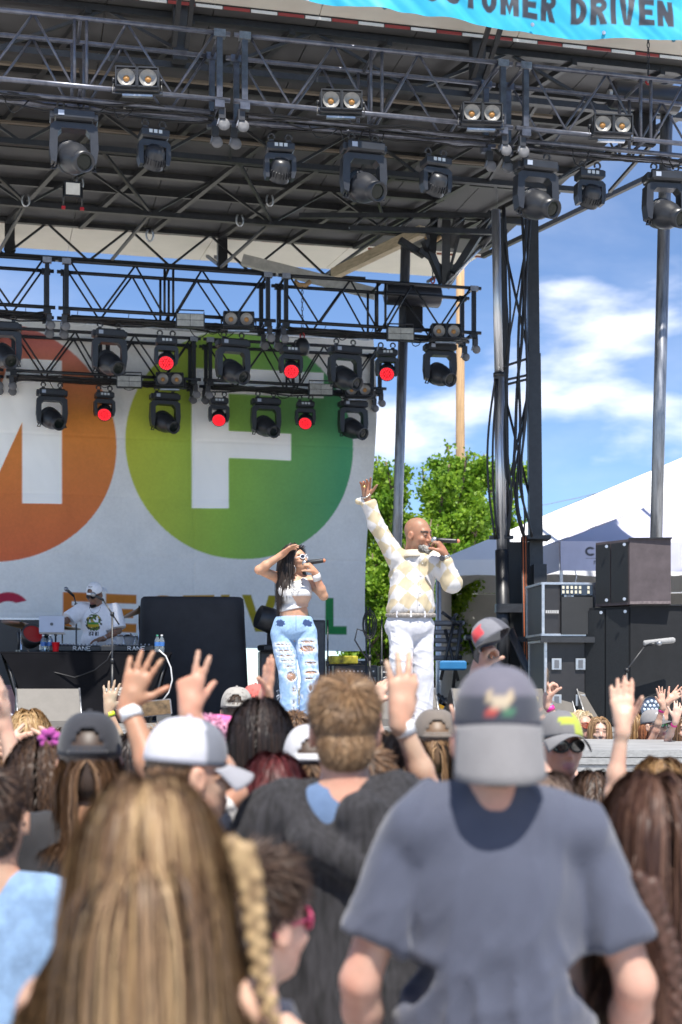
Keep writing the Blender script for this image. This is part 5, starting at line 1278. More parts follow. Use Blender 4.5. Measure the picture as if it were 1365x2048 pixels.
def head(b, H, Rm, s=1.0, jaw=1.0, nose=1.0, ears=True):
    """H: centre between the ears; Rm columns: right, front, up"""
    H = A3(H); g = lambda x, y, z: H + Rm @ A3((x * s, y * s, z * s))
    E = lambda c, r, k=.02, op=0: b.ell(g(*c), A3(r) * s, Rm, k * s, op)
    E((0, -.012, .038), (.076, .096, .086)); E((0, .012, -.02), (.067, .078, .088), .03)
    E((0, .042, -.066), (.050 * jaw, .050, .046), .03); E((0, .066, -.09), (.026 * jaw, .024, .022), .025)
    E((0, .075, .033), (.052, .018, .016), .02)                    # brow
    for q in (-1, 1):
        E((q * .032, .097, .008), (.018, .014, .012), .012, 1)     # eye socket
        E((q * .032, .083, .007), (.0135, .0125, .011), .003)      # eyeball
        E((q * .042, .066, -.026), (.024, .022, .02), .02)         # cheek
        if ears:
            E((q * .082, -.008, -.008), (.012, .023, .034), .006); E((q * .095, -.002, -.006), (.008, .012, .02), .004, 1)
    b.cap(g(0, .088, .012), g(0, .112 * (.5 + .5 * nose), -.03), .008 * s, .0125 * s * nose, .012 * s)
    for q in (-1, 1): b.cap(g(q * .011, .1, -.034), g(q * .013, .094, -.032), .0085 * s, .0085 * s, .008 * s)
    b.cap(g(-.016, .094, -.064), g(.016, .094, -.064), .006 * s, .006 * s, .006 * s); b.cap(g(-.013, .091, -.076), g(.013, .091, -.076), .0075 * s, .0075 * s, .006 * s)
    return g
def skin_cols(V, base, H, Rm, s=1.0, lips=(.42, .16, .14), brow=None, seed=0):
    n = fbm(V, 26, seed, 2)[:, None]; c = np.tile(A3(base), (len(V), 1)) * (1 + (n - .5) * .22)
    rd = fbm(V, 13, seed + 3, 3)[:, None] - .5; c = c * (1 + rd * A3((.35, -.12, -.2))[None])
    if H is not None:
        L = ((V - A3(H)) @ Rm) / s
        m = (np.abs(L[:, 0]) < .024) & (np.abs(L[:, 2] + .070) < .0115) & (L[:, 1] > .07); c[m] = lips
        for q in (-1, 1):
            d = np.hypot(L[:, 0] - q * .032, (L[:, 2] - .008) * 1.9); m = (d < .0135) & (L[:, 1] > .07); c[m] = (.10, .065, .055)
            if brow is not None:
                m = (np.abs(L[:, 0] - q * .034) < .022) & (np.abs(L[:, 2] - .032 + .25 * np.abs(np.abs(L[:, 0]) - .034)) < .006) & (L[:, 1] > .05); c[m] = brow
    return c
SKIN = lambda: mat('skin', rough=.48, var=.06, vs=40, vcol=True, sss=.12, bump=.12, bs=220, spec=.4)
CLOTH = lambda: mat('cloth_print', rough=.85, var=.07, vs=24, vcol=True, bump=.25, bs=420, sheen=.15)
def cloth(name, colr, rough=.85, bump=.3, bs=420, sheen=.15, var=.1, vs=22, **kw): return mat(name, colr, rough, 0, var, vs, bump=bump, bs=bs, sheen=sheen, **kw)
HAIRM = lambda: mat('hair_strands', rough=.5, var=0, vcol=True, spec=.32)
def ribbons(paths, width, cols, name, parent, mat_=None, taper=True):
    """paths (n, k, 3) -> flat strands facing outward"""
    n, k, _ = paths.shape
    T = np.gradient(paths, axis=1); T /= np.linalg.norm(T, axis=2)[..., None] + 1e-9
    cen = paths.mean(axis=(0, 1)); out = paths - cen; out[..., 2] *= .3
    out = out + np.random.default_rng(1).normal(0, .22, (n, 1, 3)) * np.linalg.norm(out, axis=2)[..., None]
    Wv = np.cross(T, out); Wv /= np.linalg.norm(Wv, axis=2)[..., None] + 1e-9
    w = np.full(k, 1.0)
    if taper: w = np.clip(1.25 - np.linspace(0, 1, k) ** 2.5 * 1.1, .15, 1)
    wv = Wv * (width[:, None] * w[None])[..., None] * .5
    V = np.stack([paths - wv, paths + wv], 2).reshape(-1, 3)
    base = (np.arange(n)[:, None] * k + np.arange(k - 1)[None]) * 2
    F = np.stack([base, base + 1, base + 3, base + 2], 2).reshape(-1, 4)
    C = np.repeat(cols.reshape(n, -1, 3) if cols.ndim == 3 else np.repeat(cols[:, None], k, 1), 2, axis=1).reshape(-1, 3) if cols.ndim == 2 else np.repeat(cols, 2, axis=1).reshape(-1, 3)
    return np_mesh(name, V, F, mat_ or HAIRM(), parent, True, C)
def hair(parent, H, Rm, s, kind, pal, n=2500, length=.3, seed=0, wave=0.0, volume=1.0, name='hair', colliders=(), width=.0028, part=0.0, tie=None, zmax=9.0, spread=.0, tipc=None, back=.45, side=.75):
    """strands grown on the scalp; pal: list of colours"""
    rg = np.random.default_rng(seed + 100); H = A3(H)
    rad = A3((.081, .102, .094)) * s * volume; off = A3((0, -.012, .036)) * s
    d = rg.normal(0, 1, (n * 4, 3)); d /= np.linalg.norm(d, axis=1)[:, None]
    ss = np.clip((d[:, 1] + .35) / 1.1, 0, 1); zmin = -.62 + 1.16 * ss * ss * (3 - 2 * ss)
    d = d[(d[:, 2] > zmin) & (d[:, 2] < zmax)][:n]; n = len(d)
    P = d * rad + off
    nrm = d / rad; nrm /= np.linalg.norm(nrm, axis=1)[:, None]
    if kind == 'short':                      # shorter growth down the nape
        e = rg.normal(0, 1, (n, 3)); e /= np.linalg.norm(e, axis=1)[:, None]; e = e[(e[:, 1] < .25) & (e[:, 2] < .45) & (e[:, 2] > -.85)]
        r2 = A3((.070, .062, .074)) * s; P = np.concatenate([P, e * r2 + A3((0, -.05, -.03)) * s]); d = np.concatenate([d, e * A3((1, 1, .3)) + A3((0, 0, -.45))]); nrm = np.concatenate([nrm, e]); n = len(P)
    def tang(g_, nr): return g_ - nr * np.sum(g_ * nr, 1)[:, None]
    # directions in head space
    if kind == 'short':
        k = 4; L = length * rg.uniform(.7, 1.2, n) * np.clip(.55 + .6 * d[:, 2], .26, 1.1)
        crown = A3((.12, -.55, .82)); g_ = d - crown; g_ = tang(g_, nrm); g_ /= np.linalg.norm(g_, axis=1)[:, None] + 1e-6
        st = .85 * np.clip(d[:, 2], 0, 1)[:, None] * volume
        dir0 = g_ + nrm * (.22 + .4 * st) + rg.normal(0, .13 + wave, (n, 3)); dir0 /= np.linalg.norm(dir0, axis=1)[:, None]
        pts = [P]; p = P.copy(); dv = dir0
        for j in range(k - 1):
            p = p + dv * (L / (k - 1))[:, None]; dv = dv + g_ * .25 + A3((0, 0, -.18)) + rg.normal(0, .12, (n, 3)); dv /= np.linalg.norm(dv, axis=1)[:, None]; pts.append(p)
    else:
        k = 25; L = length * rg.uniform(.72, 1.08, n); st = L / (k - 1)
        sg = np.where(d[:, 0] + part > 0, 1, -1)
        g_ = np.stack([sg * side, -back + d[:, 1] * .2, np.full(n, -.5)], 1)
        if kind == 'bun' or tie is not None: pass
        dv = tang(g_, nrm); dv /= np.linalg.norm(dv, axis=1)[:, None] + 1e-6
        pts = [P]; p = P.copy(); ex = rg.uniform(1.0, 1.14 * volume, n); ph = rg.uniform(0, 6.28, n); clump = np.floor(np.arctan2(d[:, 0], d[:, 1]) * 14 + rg.normal(0, .6, n))
        cph = _hash(clump.astype(int), clump.astype(int) * 0 + seed, clump.astype(int) * 0) * 6.28
        down = Rm.T @ A3((0, 0, -1.0))
        for j in range(k - 1):
            u = j / (k - 1)
            p = p + dv * st[:, None]
            q = (p - off) / (rad * ex[:, None]); r_ = np.linalg.norm(q, axis=1); ins = r_ < 1
            p = np.where(ins[:, None], (q / (r_[:, None] + 1e-9)) * rad * ex[:, None] + off, p)
            for (c, rr_) in colliders:       # in head space
                q = (p - c) / rr_; r_ = np.linalg.norm(q, axis=1); ins = r_ < 1; p = np.where(ins[:, None], q / (r_[:, None] + 1e-9) * rr_ + c, p)
            pts.append(p)
            step = p - pts[-2]; dv = step / (np.linalg.norm(step, axis=1)[:, None] + 1e-9)
            dv = dv * .72 + down[None] * .42 + spread * np.stack([d[:, 0], d[:, 1] * .4, d[:, 0] * 0], 1) * .1
            if wave: dv = dv + wave * np.stack([np.cos(cph + j * .9), np.sin(cph * 1.7 + j * .8), 0 * ph], 1) * (.3 + u)
            dv = dv + rg.normal(0, .035, (n, 3)); dv /= np.linalg.norm(dv, axis=1)[:, None]
    Q = np.stack(pts, 1)
    if kind != 'short': Q = Q[:, np.round(np.linspace(0, k - 1, 13 if n > 5000 else 9)).astype(int)]
    Wd = H + Q @ Rm.T
    pal = np.array(pal, dtype=float); cl = rg.integers(0, len(pal), n); 
    key = (fbm(np.stack([np.arctan2(d[:, 0], -d[:, 1]) * 4.6, d[:, 2] * 1.2, d[:, 0] * 0], 1), 2.2, seed, 2) * 1.4 - .2); key = np.clip(key + rg.normal(0, .24, n), 0, .999)
    c0 = pal[(key * len(pal)).astype(int)] * rg.uniform(.75, 1.2, n)[:, None]
    Cc = np.repeat(c0[:, None], Q.shape[1], 1)
    if tipc is not None:
        u = np.linspace(0, 1, Q.shape[1])[None, :, None]; w_ = np.clip((u - .25) * 1.3, 0, 1) * rg.uniform(.2, 1, n)[:, None, None]; Cc = Cc * (1 - w_) + A3(tipc)[None, None] * w_
    wd_ = width * rg.uniform(.7, 1.5, n)
    o = ribbons(Wd, wd_, Cc, name, parent)
    return o
def scalp_shell(b, H, Rm, s, infl=1.04, low=-.01):
    g = lambda x, y, z: A3(H) + Rm @ A3((x * s, y * s, z * s))
    b.ell(g(0, -.016, .036), A3((.079, .096, .09)) * s * infl, Rm, .02); b.ell(g(0, -.05, -.03), A3((.066, .062, .075)) * s * infl, Rm, .02)
    b.cut(g(0, .055, .05), Rm @ A3((0, 1, -.55)), .16); b.cut(g(0, 0, -.085), Rm @ A3((0, .2, -1)), .16)
# ---- caps: dome, brim, button, seams, opening; local +y is where the brim points
def ball_cap(parent, H, Rm, s, crown, brim, face=0, curve=.35, name='cap', opening=False, logo=None, tilt=0, panel=None, height=1.0, seamc=None, brimlen=.075, drop=.018):
    r = empty(name); r.parent = parent
    M4 = Matrix(np.vstack([np.hstack([Rm, A3(H)[:, None]]), [0, 0, 0, 1]]).tolist()) @ Matrix.Translation((0, -.008 * s, .042 * s)) @ Matrix.Rotation(R(face), 4, 'Z') @ Matrix.Rotation(R(tilt), 4, 'X')
    r.matrix_local = M4
    nx, nz = 48, 14; V = []; F = []
    rx, ry, rz_ = .088 * s, .106 * s, .112 * s * height
    for j in range(nz + 1):
        ph = j / nz * PI / 2
        for i in range(nx):
            th = 2 * PI * i / nx; c = math.cos(ph) ** .72; seam = 1 - .012 * math.exp(-((((th / (PI / 3)) + .5) % 1 - .5) / .06) ** 2)
            fl = 1.0 + (.05 * max(0, math.sin(th)) * math.sin(ph * 2))
            V.append((rx * math.cos(th) * c * seam, ry * math.sin(th) * c * seam * fl, -.012 * s + rz_ * math.sin(ph) ** .95))
    for j in range(nz):
        for i in range(nx):
            th = 2 * PI * (i + .5) / nx; zz = j / nz
            if opening and abs(((th - 1.5 * PI + PI) % (2 * PI)) - PI) < .52 * math.sqrt(max(0, 1 - (zz / .42) ** 2)) and .08 < zz < .42: continue
            F.append((j * nx + i, j * nx + (i + 1) % nx, (j + 1) * nx + (i + 1) % nx, (j + 1) * nx + i))
    cols = np.tile(A3(crown), (len(V), 1)); Va = np.array(V)
    if panel is not None: cols[(Va[:, 1] > .02 * s)] = panel
    if seamc is not None:
        th = np.arctan2(Va[:, 1], Va[:, 0]); cols[np.abs(((th / (PI / 3)) + .5) % 1 - .5) < .02] = seamc
    if logo: cols = logo(Va / s, cols)
    o = np_mesh('crown', V, F, CLOTH(), r, True, cols)
    sm = o.modifiers.new('thickness', 'SOLIDIFY'); sm.thickness = .003
    # brim
    V = []; F = []; m_ = 18; q_n = 7
    for i in range(m_ + 1):
        a = -1.12 + 2.24 * i / m_
        for j in range(q_n + 1):
            u = j / q_n; ex = brimlen * s * u * math.cos(a * .72) ** .6
            x = (rx + .001) * math.sin(a) * (1 + .06 * u); y = (ry + .001) * math.cos(a) + ex
            z = -.008 * s - curve * (x * x) / (rx) * (.3 + .7 * u) - drop * s * u ** 1.2 * math.cos(a * .8) ** .7
            V.append((x, y, z))
    for i in range(m_):
        for j in range(q_n): F.append((i * (q_n + 1) + j, i * (q_n + 1) + j + 1, (i + 1) * (q_n + 1) + j + 1, (i + 1) * (q_n + 1) + j))
    o = np_mesh('brim', V, F, CLOTH(), r, True, np.tile(A3(brim), (len(V), 1))); sm = o.modifiers.new('thickness', 'SOLIDIFY'); sm.thickness = .004 * s
    MB().lathe([(.009 * s, 0), (.007 * s, .005 * s), (.002 * s, .007 * s)], Matrix.Translation((0, 0, -.012 * s + rz_)), 8).build('button', cloth('cap_button', tuple(np.array(crown) * .8)) if False else cloth('button_' + name + str(round(crown[0], 2)), tuple(crown)), r)
    if opening:
        MB().path([(rx * math.cos(t) * 1.0, ry * math.sin(t) * 1.0, -.002 * s) for t in np.linspace(1.5 * PI - .62, 1.5 * PI + .62, 10)], .008 * s, 5).build('strap', cloth('strap_' + str(round(crown[0], 2)), tuple(crown)), r)
    return r
def band(parent, E, Wp, u, colr, r=.034, w=.014, name='wristband'):
    E, Wp = A3(E), A3(Wp); c = E + (Wp - E) * u; d = Vector(Wp - E).normalized()
    M_ = Matrix.Translation(Vector(c)) @ d.to_track_quat('Z', 'Y').to_matrix().to_4x4()
    return MB().lathe([(r, -w), (r + .003, -w), (r + .003, w), (r, w)], M_, 18, caps=False).build(name, mat('band_%02d%02d%02d' % tuple(int(99 * x) for x in colr), colr, .45, 0, .05), parent)
def mic_parts(parent, p, d, sc_=1.0, tipc=(.02, .02, .022), ring=None, bodyc=None):
    d = Vector(d).normalized(); M_ = Matrix.Translation(Vector(p)) @ d.to_track_quat('Z', 'Y').to_matrix().to_4x4() @ Matrix.Diagonal((1, 1, sc_, 1))
    r = empty('handheld_microphone', (0, 0, 0))
    MB().lathe([(.012, .02), (.019, .0), (.02, -.03), (.0175, -.18), (.016, -.195)], M_, 14).build('microphone_body', BPL(), r)
    MB().lathe([(.02, .018), (.026, .03), (.0265, .05), (.016, .072), (.003, .078)], M_, 14).build('microphone_grille', mat('mesh_grille', (.4, .41, .43), .35, .8, .3, 260), r)
    if bodyc: MB().lathe([(.0165, -.196), (.017, -.21), (.006, -.225)], M_, 12).build('end_cap', mat('mic_end', bodyc, .4), r)
    return r
# ============================================================ the three performers
VM = 11.7 / FPX
# ---------------- man in white
def pm(px, py, y=0.0): return A3(((px - 825) * VM, y, (1480 - py) * VM))
mroot = empty('person', WD(825, 1480, 11.7), -TH, 'bald bearded man in white trousers and cream checked shirt, one arm raised, singing', 'person')
SKM = (.34, .17, .105)
RH = rotm(-8, 4, 180 + 52)      # face turned to the right of the picture, chin up a little
Hm = pm(836, 1071, -.02)
b = Body(); g = head(b, Hm, RH, 1.16, 1.06, 1.1)
b.cap(pm(826, 1122, .02), Hm + RH @ A3((0, -.03, -.04)), .072, .066, .03)
shR, elR, wrR = pm(790, 1112, .0), pm(752, 1050, -.05), pm(733, 997, -.09)
arm(b, shR, elR, wrR, 1.02, 1.1); ptsR = hand(b, wrR, (-.05, -.25, 1), (-.15, -1, -.15), 1, 'claw', 1.04)
shL, elL, wrL = pm(872, 1122, -.02), pm(902, 1168, -.12), pm(886, 1113, -.2)
arm(b, shL, elL, wrL, 1.02, 1.1); hand(b, wrL, (-.42, -.05, .9), (-.8, .45, -.2), 1, 'grip', 1.1)
b.ell(pm(826, 1158, .03), (.15, .10, .18)); b.ell(pm(822, 1205, .02), (.16, .11, .16)); b.ell(pm(820, 1250, .02), (.18, .13, .13))
hl, hr = pm(803, 1258, .0), pm(842, 1258, .03); kl, kr = pm(803, 1345, -.17), pm(845, 1350, .0); al, ar = pm(810, 1450, -.06), pm(840, 1456, .03)
for h_, k_, a_ in ((hl, kl, al), (hr, kr, ar)): b.cap(h_, k_, .09, .065, .03); b.cap(k_, a_, .06, .04, .03)
V, F = b.mesh(.007); V, F = drop_faces(V, F, (V[:, 2] < pm(0, 1128)[2]) & (V[:, 0] < pm(874, 0)[0]) & (V[:, 0] > pm(765, 0)[0]) & (V[:, 1] > -.1))
C = skin_cols(V, SKM, Hm, RH, 1.16, lips=(.3, .13, .11), brow=(.05, .04, .035), seed=3)
np_mesh('body', V, F, SKIN(), mroot, True, C)
# beard: grey goatee strands on the jaw
rg = np.random.default_rng(4); n = 1500
u = rg.uniform(-1, 1, n); v = rg.uniform(0, 1, n)
P0 = np.stack([np.sin(u * 1.25) * .056, .03 + .062 * np.cos(u * 1.25), -.055 - .05 * v * (1 - .45 * np.abs(u))], 1) * 1.18
dr = np.stack([np.sin(u) * .35, .35 + 0 * u, -.9 + 0 * u], 1) + rg.normal(0, .2, (n, 3)); dr /= np.linalg.norm(dr, axis=1)[:, None]; L = rg.uniform(.018, .04, n)[:, None] * (1.15 - .5 * np.abs(u))[:, None]
Q = np.stack([P0 + dr * L * t for t in (0, .33, .66, 1)], 1); gr = rg.uniform(.15, .75, n)[:, None]; cc = np.where(v[:, None] > .75, .3, 1) * gr * A3((.8, .77, .72))
ribbons(Hm + Q @ RH.T, np.full(n, .004), cc, 'beard', mroot)
# shirt
b = Body()
b.ell(pm(826, 1154, .02), (.18, .14, .19), k=.05); b.ell(pm(823, 1195, .0), (.185, .16, .17), k=.05); b.ell(pm(821, 1218, .01), (.195, .16, .09), k=.05)
b.cap(pm(800, 1118, .02), pm(866, 1126, .0), .062, .062, .06)
b.cap(shR, elR, .080, .062, .05); mR = elR + (wrR - elR) * .62; b.cap(elR, mR, .062, .052, .03); cuR = mR + (wrR - elR) * .14
b.cap(mR, cuR, .058, .060, .008); b.cut(elR + (wrR - elR) * .84, wrR - elR, .12); b.cap(pm(728, 1004, -.07), pm(716, 1006, -.09), .03, .022, .015)
b.cap(shL, elL, .080, .068, .05); mL = elL + (wrL - elL) * .72; b.cap(elL, mL, .072, .05, .04); b.ell(elL + A3((.0, -.01, -.0)), (.07, .075, .07), k=.04); b.cut(elL + (wrL - elL) * .86, wrL - elL, .12)
b.cut(pm(822, 1228, 0), (0, 0, -1), .45, .01)
b.cap(pm(822, 1112, .06), pm(842, 1120, -.06), .07, .062, .02); b.ell(pm(833, 1104, -.0), (.062, .075, .045), k=.01, op=1)
V, F = b.mesh(.0085); V = folds(V, F, .016, 9, (.30, 0, 1), 3); V = folds(V, F, .008, 19, (.45, 0, 1), 13)
sdv = np.abs(V[:, 0] - (pm(838, 0)[0] + (pm(0, 1130)[2] - V[:, 2]) * -.05)) < .0045
# diamond checks of cream and white
tx_, tz_ = V[:, 0] / .118 + (vnoise(V, 6, 1) - .5) * .25, V[:, 2] / .118 + (vnoise(V, 6, 7) - .5) * .25
sl = V[:, 0] < (pm(782, 0)[0]); sR = ((V - shR) @ ((elR - shR) / np.linalg.norm(elR - shR))) / .10; pr_ = ((V - shR) @ np.cross((elR - shR) / np.linalg.norm(elR - shR), (0, 1, 0))) / .10
ck = (np.floor((tx_ + tz_) * .78 + V[:, 1] * 5 + 20) + np.floor((tz_ - tx_) * .78 + V[:, 1] * 2 + 20)) % 2
ckR = (np.floor(sR + pr_ * .5 + 10) + np.floor(sR * .5 - pr_ + 10.5)) % 2; ck = np.where(sl & (V[:, 2] > pm(0, 1130)[2]), ckR, ck)
C = np.where(ck[:, None] > .5, A3((.53, .44, .29))[None], A3((.60, .58, .57))[None])
C[sdv & (V[:, 1] < 0) & (V[:, 2] < pm(0, 1118)[2])] *= .72
np_mesh('shirt', V, F, mat('satin_shirt', rough=.42, var=.05, vcol=True, bump=.1, bs=300, spec=.45), mroot, True, C)
cc_ = pm(829, 1112, .0); V = []; nn_ = 22
for i in range(nn_ + 1):
    a = R(-152 + 304 * i / nn_); ex = abs(i / nn_ * 2 - 1) ** 6        # open toward the front right
    fx, fy = math.sin(a + R(180 - 24)), math.cos(a + R(180 - 24))
    V += [tuple(cc_ + A3((fx * .076, fy * .082, .045 - .02 * ex))), tuple(cc_ + A3((fx * .088, fy * .096, .02 - .03 * ex))), tuple(cc_ + A3((fx * .112, fy * .122, -.012 - .075 * ex)))]
o = np_mesh('collar', V, [(3 * i + q, 3 * i + q + 1, 3 * i + q + 4, 3 * i + q + 3) for i in range(nn_) for q in range(2)], mat('satin_collar', (.56, .5, .4), .5), mroot); o.modifiers.new('t', 'SOLIDIFY').thickness = .005
for i in range(5): MB().lathe([(.006, 0), (.006, .003)], Matrix.Translation(Vector(pm(843 - i * 1.5, 1130 + i * 22, -.168 - .004 * i - (.012 if i > 1 else 0)))) @ Matrix.Rotation(PI / 2, 4, 'X'), 8).build('button', mat('shirt_button', (.6, .58, .5), .3), mroot)
# trousers
b = Body(); b.ell(pm(820, 1252, .01), (.196, .15, .15), k=.05)
b.cap(hl, kl, .104, .078, .02); b.cap(kl, al, .078, .075, .02); b.cap(hr, kr, .108, .088, .012); b.cap(kr, ar, .088, .098, .012)
b.cut(pm(822, 1226, 0), (0, 0, 1), .4, .008); b.cut(pm(825, 1462, 0), (0, 0, -1), .4, .006)
V, F = b.mesh(.0085); V = folds(V, F, .02, 9, (.25, .1, 1), 9); V = folds(V, F, .012, 16, (1, .2, -.4), 2)
np_mesh('trousers', V, F, cloth('white_cotton', (.54, .54, .58), .8, .15), mroot)
belt = MB(); belt.path([(.192 * math.cos(t) + pm(822, 0)[0], .155 * math.sin(t) + .01, pm(0, 1230)[2] + .008 * math.sin(t)) for t in np.linspace(0, 2 * PI, 28)[:-1]], .02, 6, closed=True)
bo = belt.build('belt', mat('snakeskin_belt', (.26, .235, .21), .5, 0, .7, 70), mroot)
for t in (-2.2, -1.0, -1.6): MB().box((.198 * math.cos(t) + pm(822, 0)[0], .168 * math.sin(t) + .01, pm(0, 1230)[2]), (.016, .012, .05)).build('belt_loop', mat('white_cotton'), bo)
for a_, n_ in ((al, 0), (ar, 1)):
    b = Body(); b.cap(a_ + A3((0, .05, -.03)), a_ + A3((.02, -.15, -.05)), .045, .042, .02); b.cut((a_[0], a_[1], .0), (0, 0, -1), .4); V, F = b.mesh(.008); V[:, 2] = np.maximum(V[:, 2], .006)
    np_mesh('shoe', V, F, mat('gold_shoe', (.6, .36, .05), .4, .3, .3, 14), mroot)
wt = Vector(elL + (wrL - elL) * .93); dW = Vector(wrL - elL).normalized(); M_ = Matrix.Translation(wt) @ dW.to_track_quat('Z', 'Y').to_matrix().to_4x4()
w_ = MB().lathe([(.033, -.014), (.04, -.012), (.04, .012), (.033, .014)], M_, 16, caps=False).build('watch', mat('steel_watch', (.5, .48, .44), .25, .9, .4, 60), mroot); MB().lathe([(.024, 0), (.024, .012), (.018, .014)], M_ @ Matrix.Translation((0, -.038, 0)) @ Matrix.Rotation(PI / 2, 4, 'X'), 14).build('dial', mat('dark_dial', (.05, .05, .06), .2), w_)
m = MB(); dR = Vector(wrR - elR).normalized(); M_ = Matrix.Translation(Vector(wrR + (wrR - elR) * .03)) @ dR.to_track_quat('Z', 'Y').to_matrix().to_4x4()
for k_ in range(14):
    t = 2 * PI * k_ / 14; m.lathe([(.004, -.009), (.010, 0), (.004, .009)], M_ @ Matrix.Translation((.038 * math.cos(t), .038 * math.sin(t), .006 * math.sin(t * 2))), 6)
tag(m.build('bracelet', mat('silver_links', (.6, .59, .56), .25, .9), mroot), kind='stuff')
for p_ in (ptsR[2],): MB().lathe([(.010, -.005), (.0135, -.005), (.0135, .005), (.010, .005)], Matrix.Translation(Vector(p_ + A3((.01, 0, -.03)))), 10, caps=False).build('ring', mat('gold_ring', (.7, .5, .15), .25, 1), mroot)
mc = mic_parts(None, pm(874, 1085, -.19), (-1, .12, .06), .78, bodyc=(.55, .2, .1)); mc.location = mroot.location; mc.rotation_euler = mroot.rotation_euler; tag(mc, 'black handheld microphone with copper end, at the bearded man\'s mouth', 'microphone')

# ---------------- woman in ripped jeans
VW = 11.8 / FPX
def pw_(px, py, y=0.0): return A3(((px - 592) * VW, y, (1479 - py) * VW))
wroot = empty('person', WD(592, 1479, 11.8), -TH, 'woman in white crop top, ripped pale jeans and white sunglasses, singing', 'person')
SKW = (.50, .27, .17)
RW = rotm(14, 4, 180 + 58); Hw = pw_(593, 1121, .0)
b = Body(); g = head(b, Hw, RW, .92, .88, .9)
b.cap(pw_(592, 1165, .03), Hw + RW @ A3((0, -.03, -.05)), .05, .048, .03)
sR_, eR_, wR_ = pw_(561, 1157, .02), pw_(520, 1142, -.12), pw_(566, 1112, -.13)
arm(b, sR_, eR_, wR_, .9); hand(b, wR_, (.75, -.1, .6), (.3, -.2, -.9), -1, 'relax', .92)
sL_, eL_, wL_ = pw_(622, 1163, .02), pw_(648, 1193, -.06), pw_(631, 1148, -.14)
arm(b, sL_, eL_, wL_, .9); hand(b, wL_, (-.55, -.25, .75), (-.7, .3, -.3), 1, 'grip', .92)
b.cap(sR_, sL_, .045, .045, .04); b.ell(pw_(591, 1185, .02), (.125, .10, .14), k=.04); b.ell(pw_(588, 1225, .02), (.118, .092, .10), k=.04)
for q in (577, 606): b.ell(pw_(q, 1188, -.06), (.056, .06, .056), k=.03)
b.ell(pw_(587, 1258, .02), (.165, .125, .12), k=.04)
hL, hR = pw_(566, 1268, .02), pw_(610, 1268, .02); kL, kR = pw_(577, 1352, -.03), pw_(620, 1350, -.05); aL, aR = pw_(581, 1455, .04), pw_(615, 1455, .02)
for h_, k_, a_ in ((hL, kL, aL), (hR, kR, aR)): b.cap(h_, k_, .092, .06, .03); b.cap(k_, a_, .058, .036, .03)
V, F = b.mesh(.006); np_mesh('body', V, F, SKIN(), wroot, True, skin_cols(V, SKW, Hw, RW, .92, lips=(.45, .15, .15), brow=(.05, .03, .03), seed=8))
# top: white with tan panel
b = Body(); b.ell(pw_(591, 1184, .02), (.133, .108, .15), k=.04); b.cap(sR_ + A3((.035, 0, .01)), pw_(575, 1180, -.02), .04, .08, .03); b.cap(sL_ + A3((-.035, 0, .01)), pw_(606, 1180, -.02), .04, .08, .03)
for q in (577, 606): b.ell(pw_(q, 1188, -.062), (.064, .066, .062), k=.03)
b.ell(pw_(588, 1218, .02), (.128, .102, .06), k=.03); b.cut(pw_(588, 1219, 0), (.22, 0, -1), .3, .004); b.ell(pw_(592, 1152, -.07), (.05, .09, .045), k=.02, op=1)
V, F = b.mesh(.006); V = folds(V, F, .004, 16, (1, 0, .2), 4, .3)
px_, pz_ = V[:, 0] / VW + 592, 1479 - V[:, 2] / VW
tan = ((px_ > 589 + 6 * np.sin(pz_ * .11)) & (pz_ > 1193) & (V[:, 1] < .05)) & ~((pz_ > 1214) & (px_ < 604))
C = np.where(tan[:, None], A3((.52, .33, .24))[None], A3((.62, .61, .61))[None]); np_mesh('crop_top', V, F, CLOTH(), wroot, True, C)
# jeans with real holes over the legs
b = Body(); b.ell(pw_(587, 1256, .02), (.176, .137, .125), k=.04); b.ell(pw_(588, 1240, .02), (.15, .118, .07), k=.04)
b.cap(hL, kL, .104, .076, .012); b.cap(kL, aL, .076, .076, .012); b.cap(hR, kR, .104, .074, .012); b.cap(kR, aR, .074, .066, .012)
b.cut(pw_(588, 1233, 0), (0, 0, 1), .35, .005); b.cut(pw_(588, 1462, 0), (0, 0, -1), .35, .005)
rips = []
for px, py, w, h_ in ((566, 1290, .07, .008), (570, 1302, .075, .008), (573, 1312, .07, .009), (577, 1322, .06, .007), (580, 1333, .045, .006), (619, 1284, .075, .012), (617, 1298, .08, .026), (622, 1326, .05, .009), (623, 1345, .05, .012), (620, 1357, .035, .007), (585, 1353, .045, .04), (590, 1380, .022, .035), (588, 1405, .014, .03), (622, 1375, .014, .03), (583, 1430, .018, .02)):
    c = pw_(px, py, -.11 if py < 1340 else -.10); b.ell(c, (w, .075, h_), k=.004, op=1); rips.append((px, py, w, h_))
V, F = b.mesh(.0055); V = folds(V, F, .006, 14, (.5, .1, .5), 6, .5)
px_, pz_ = V[:, 0] / VW + 592, 1479 - V[:, 2] / VW
f1 = fbm(V * A3((1, 1, .4)), 9, 3, 3); base = A3((.30, .46, .68))[None] * (.72 + .6 * f1[:, None]); wht_ = np.zeros(len(V))
for px, py, w, h_ in rips:
    d = np.sqrt(((px_ - px) / (w / VW + 3)) ** 2 + ((pz_ - py) / (h_ / VW + 4)) ** 2); wht_ = np.maximum(wht_, np.clip(1.35 - d, 0, 1) * (V[:, 1] < .04))
frn = vnoise(V * A3((1, 1, .3)), 160, 2); wht_ = np.clip(wht_ * (.5 + frn), 0, 1); wht_ = np.maximum(wht_, np.clip((fbm(V, 16, 8, 3) - .60) * 7, 0, 1) * (pz_ > 1340))
C = base * (1 - wht_[:, None]) + A3((.72, .76, .82))[None] * wht_[:, None]
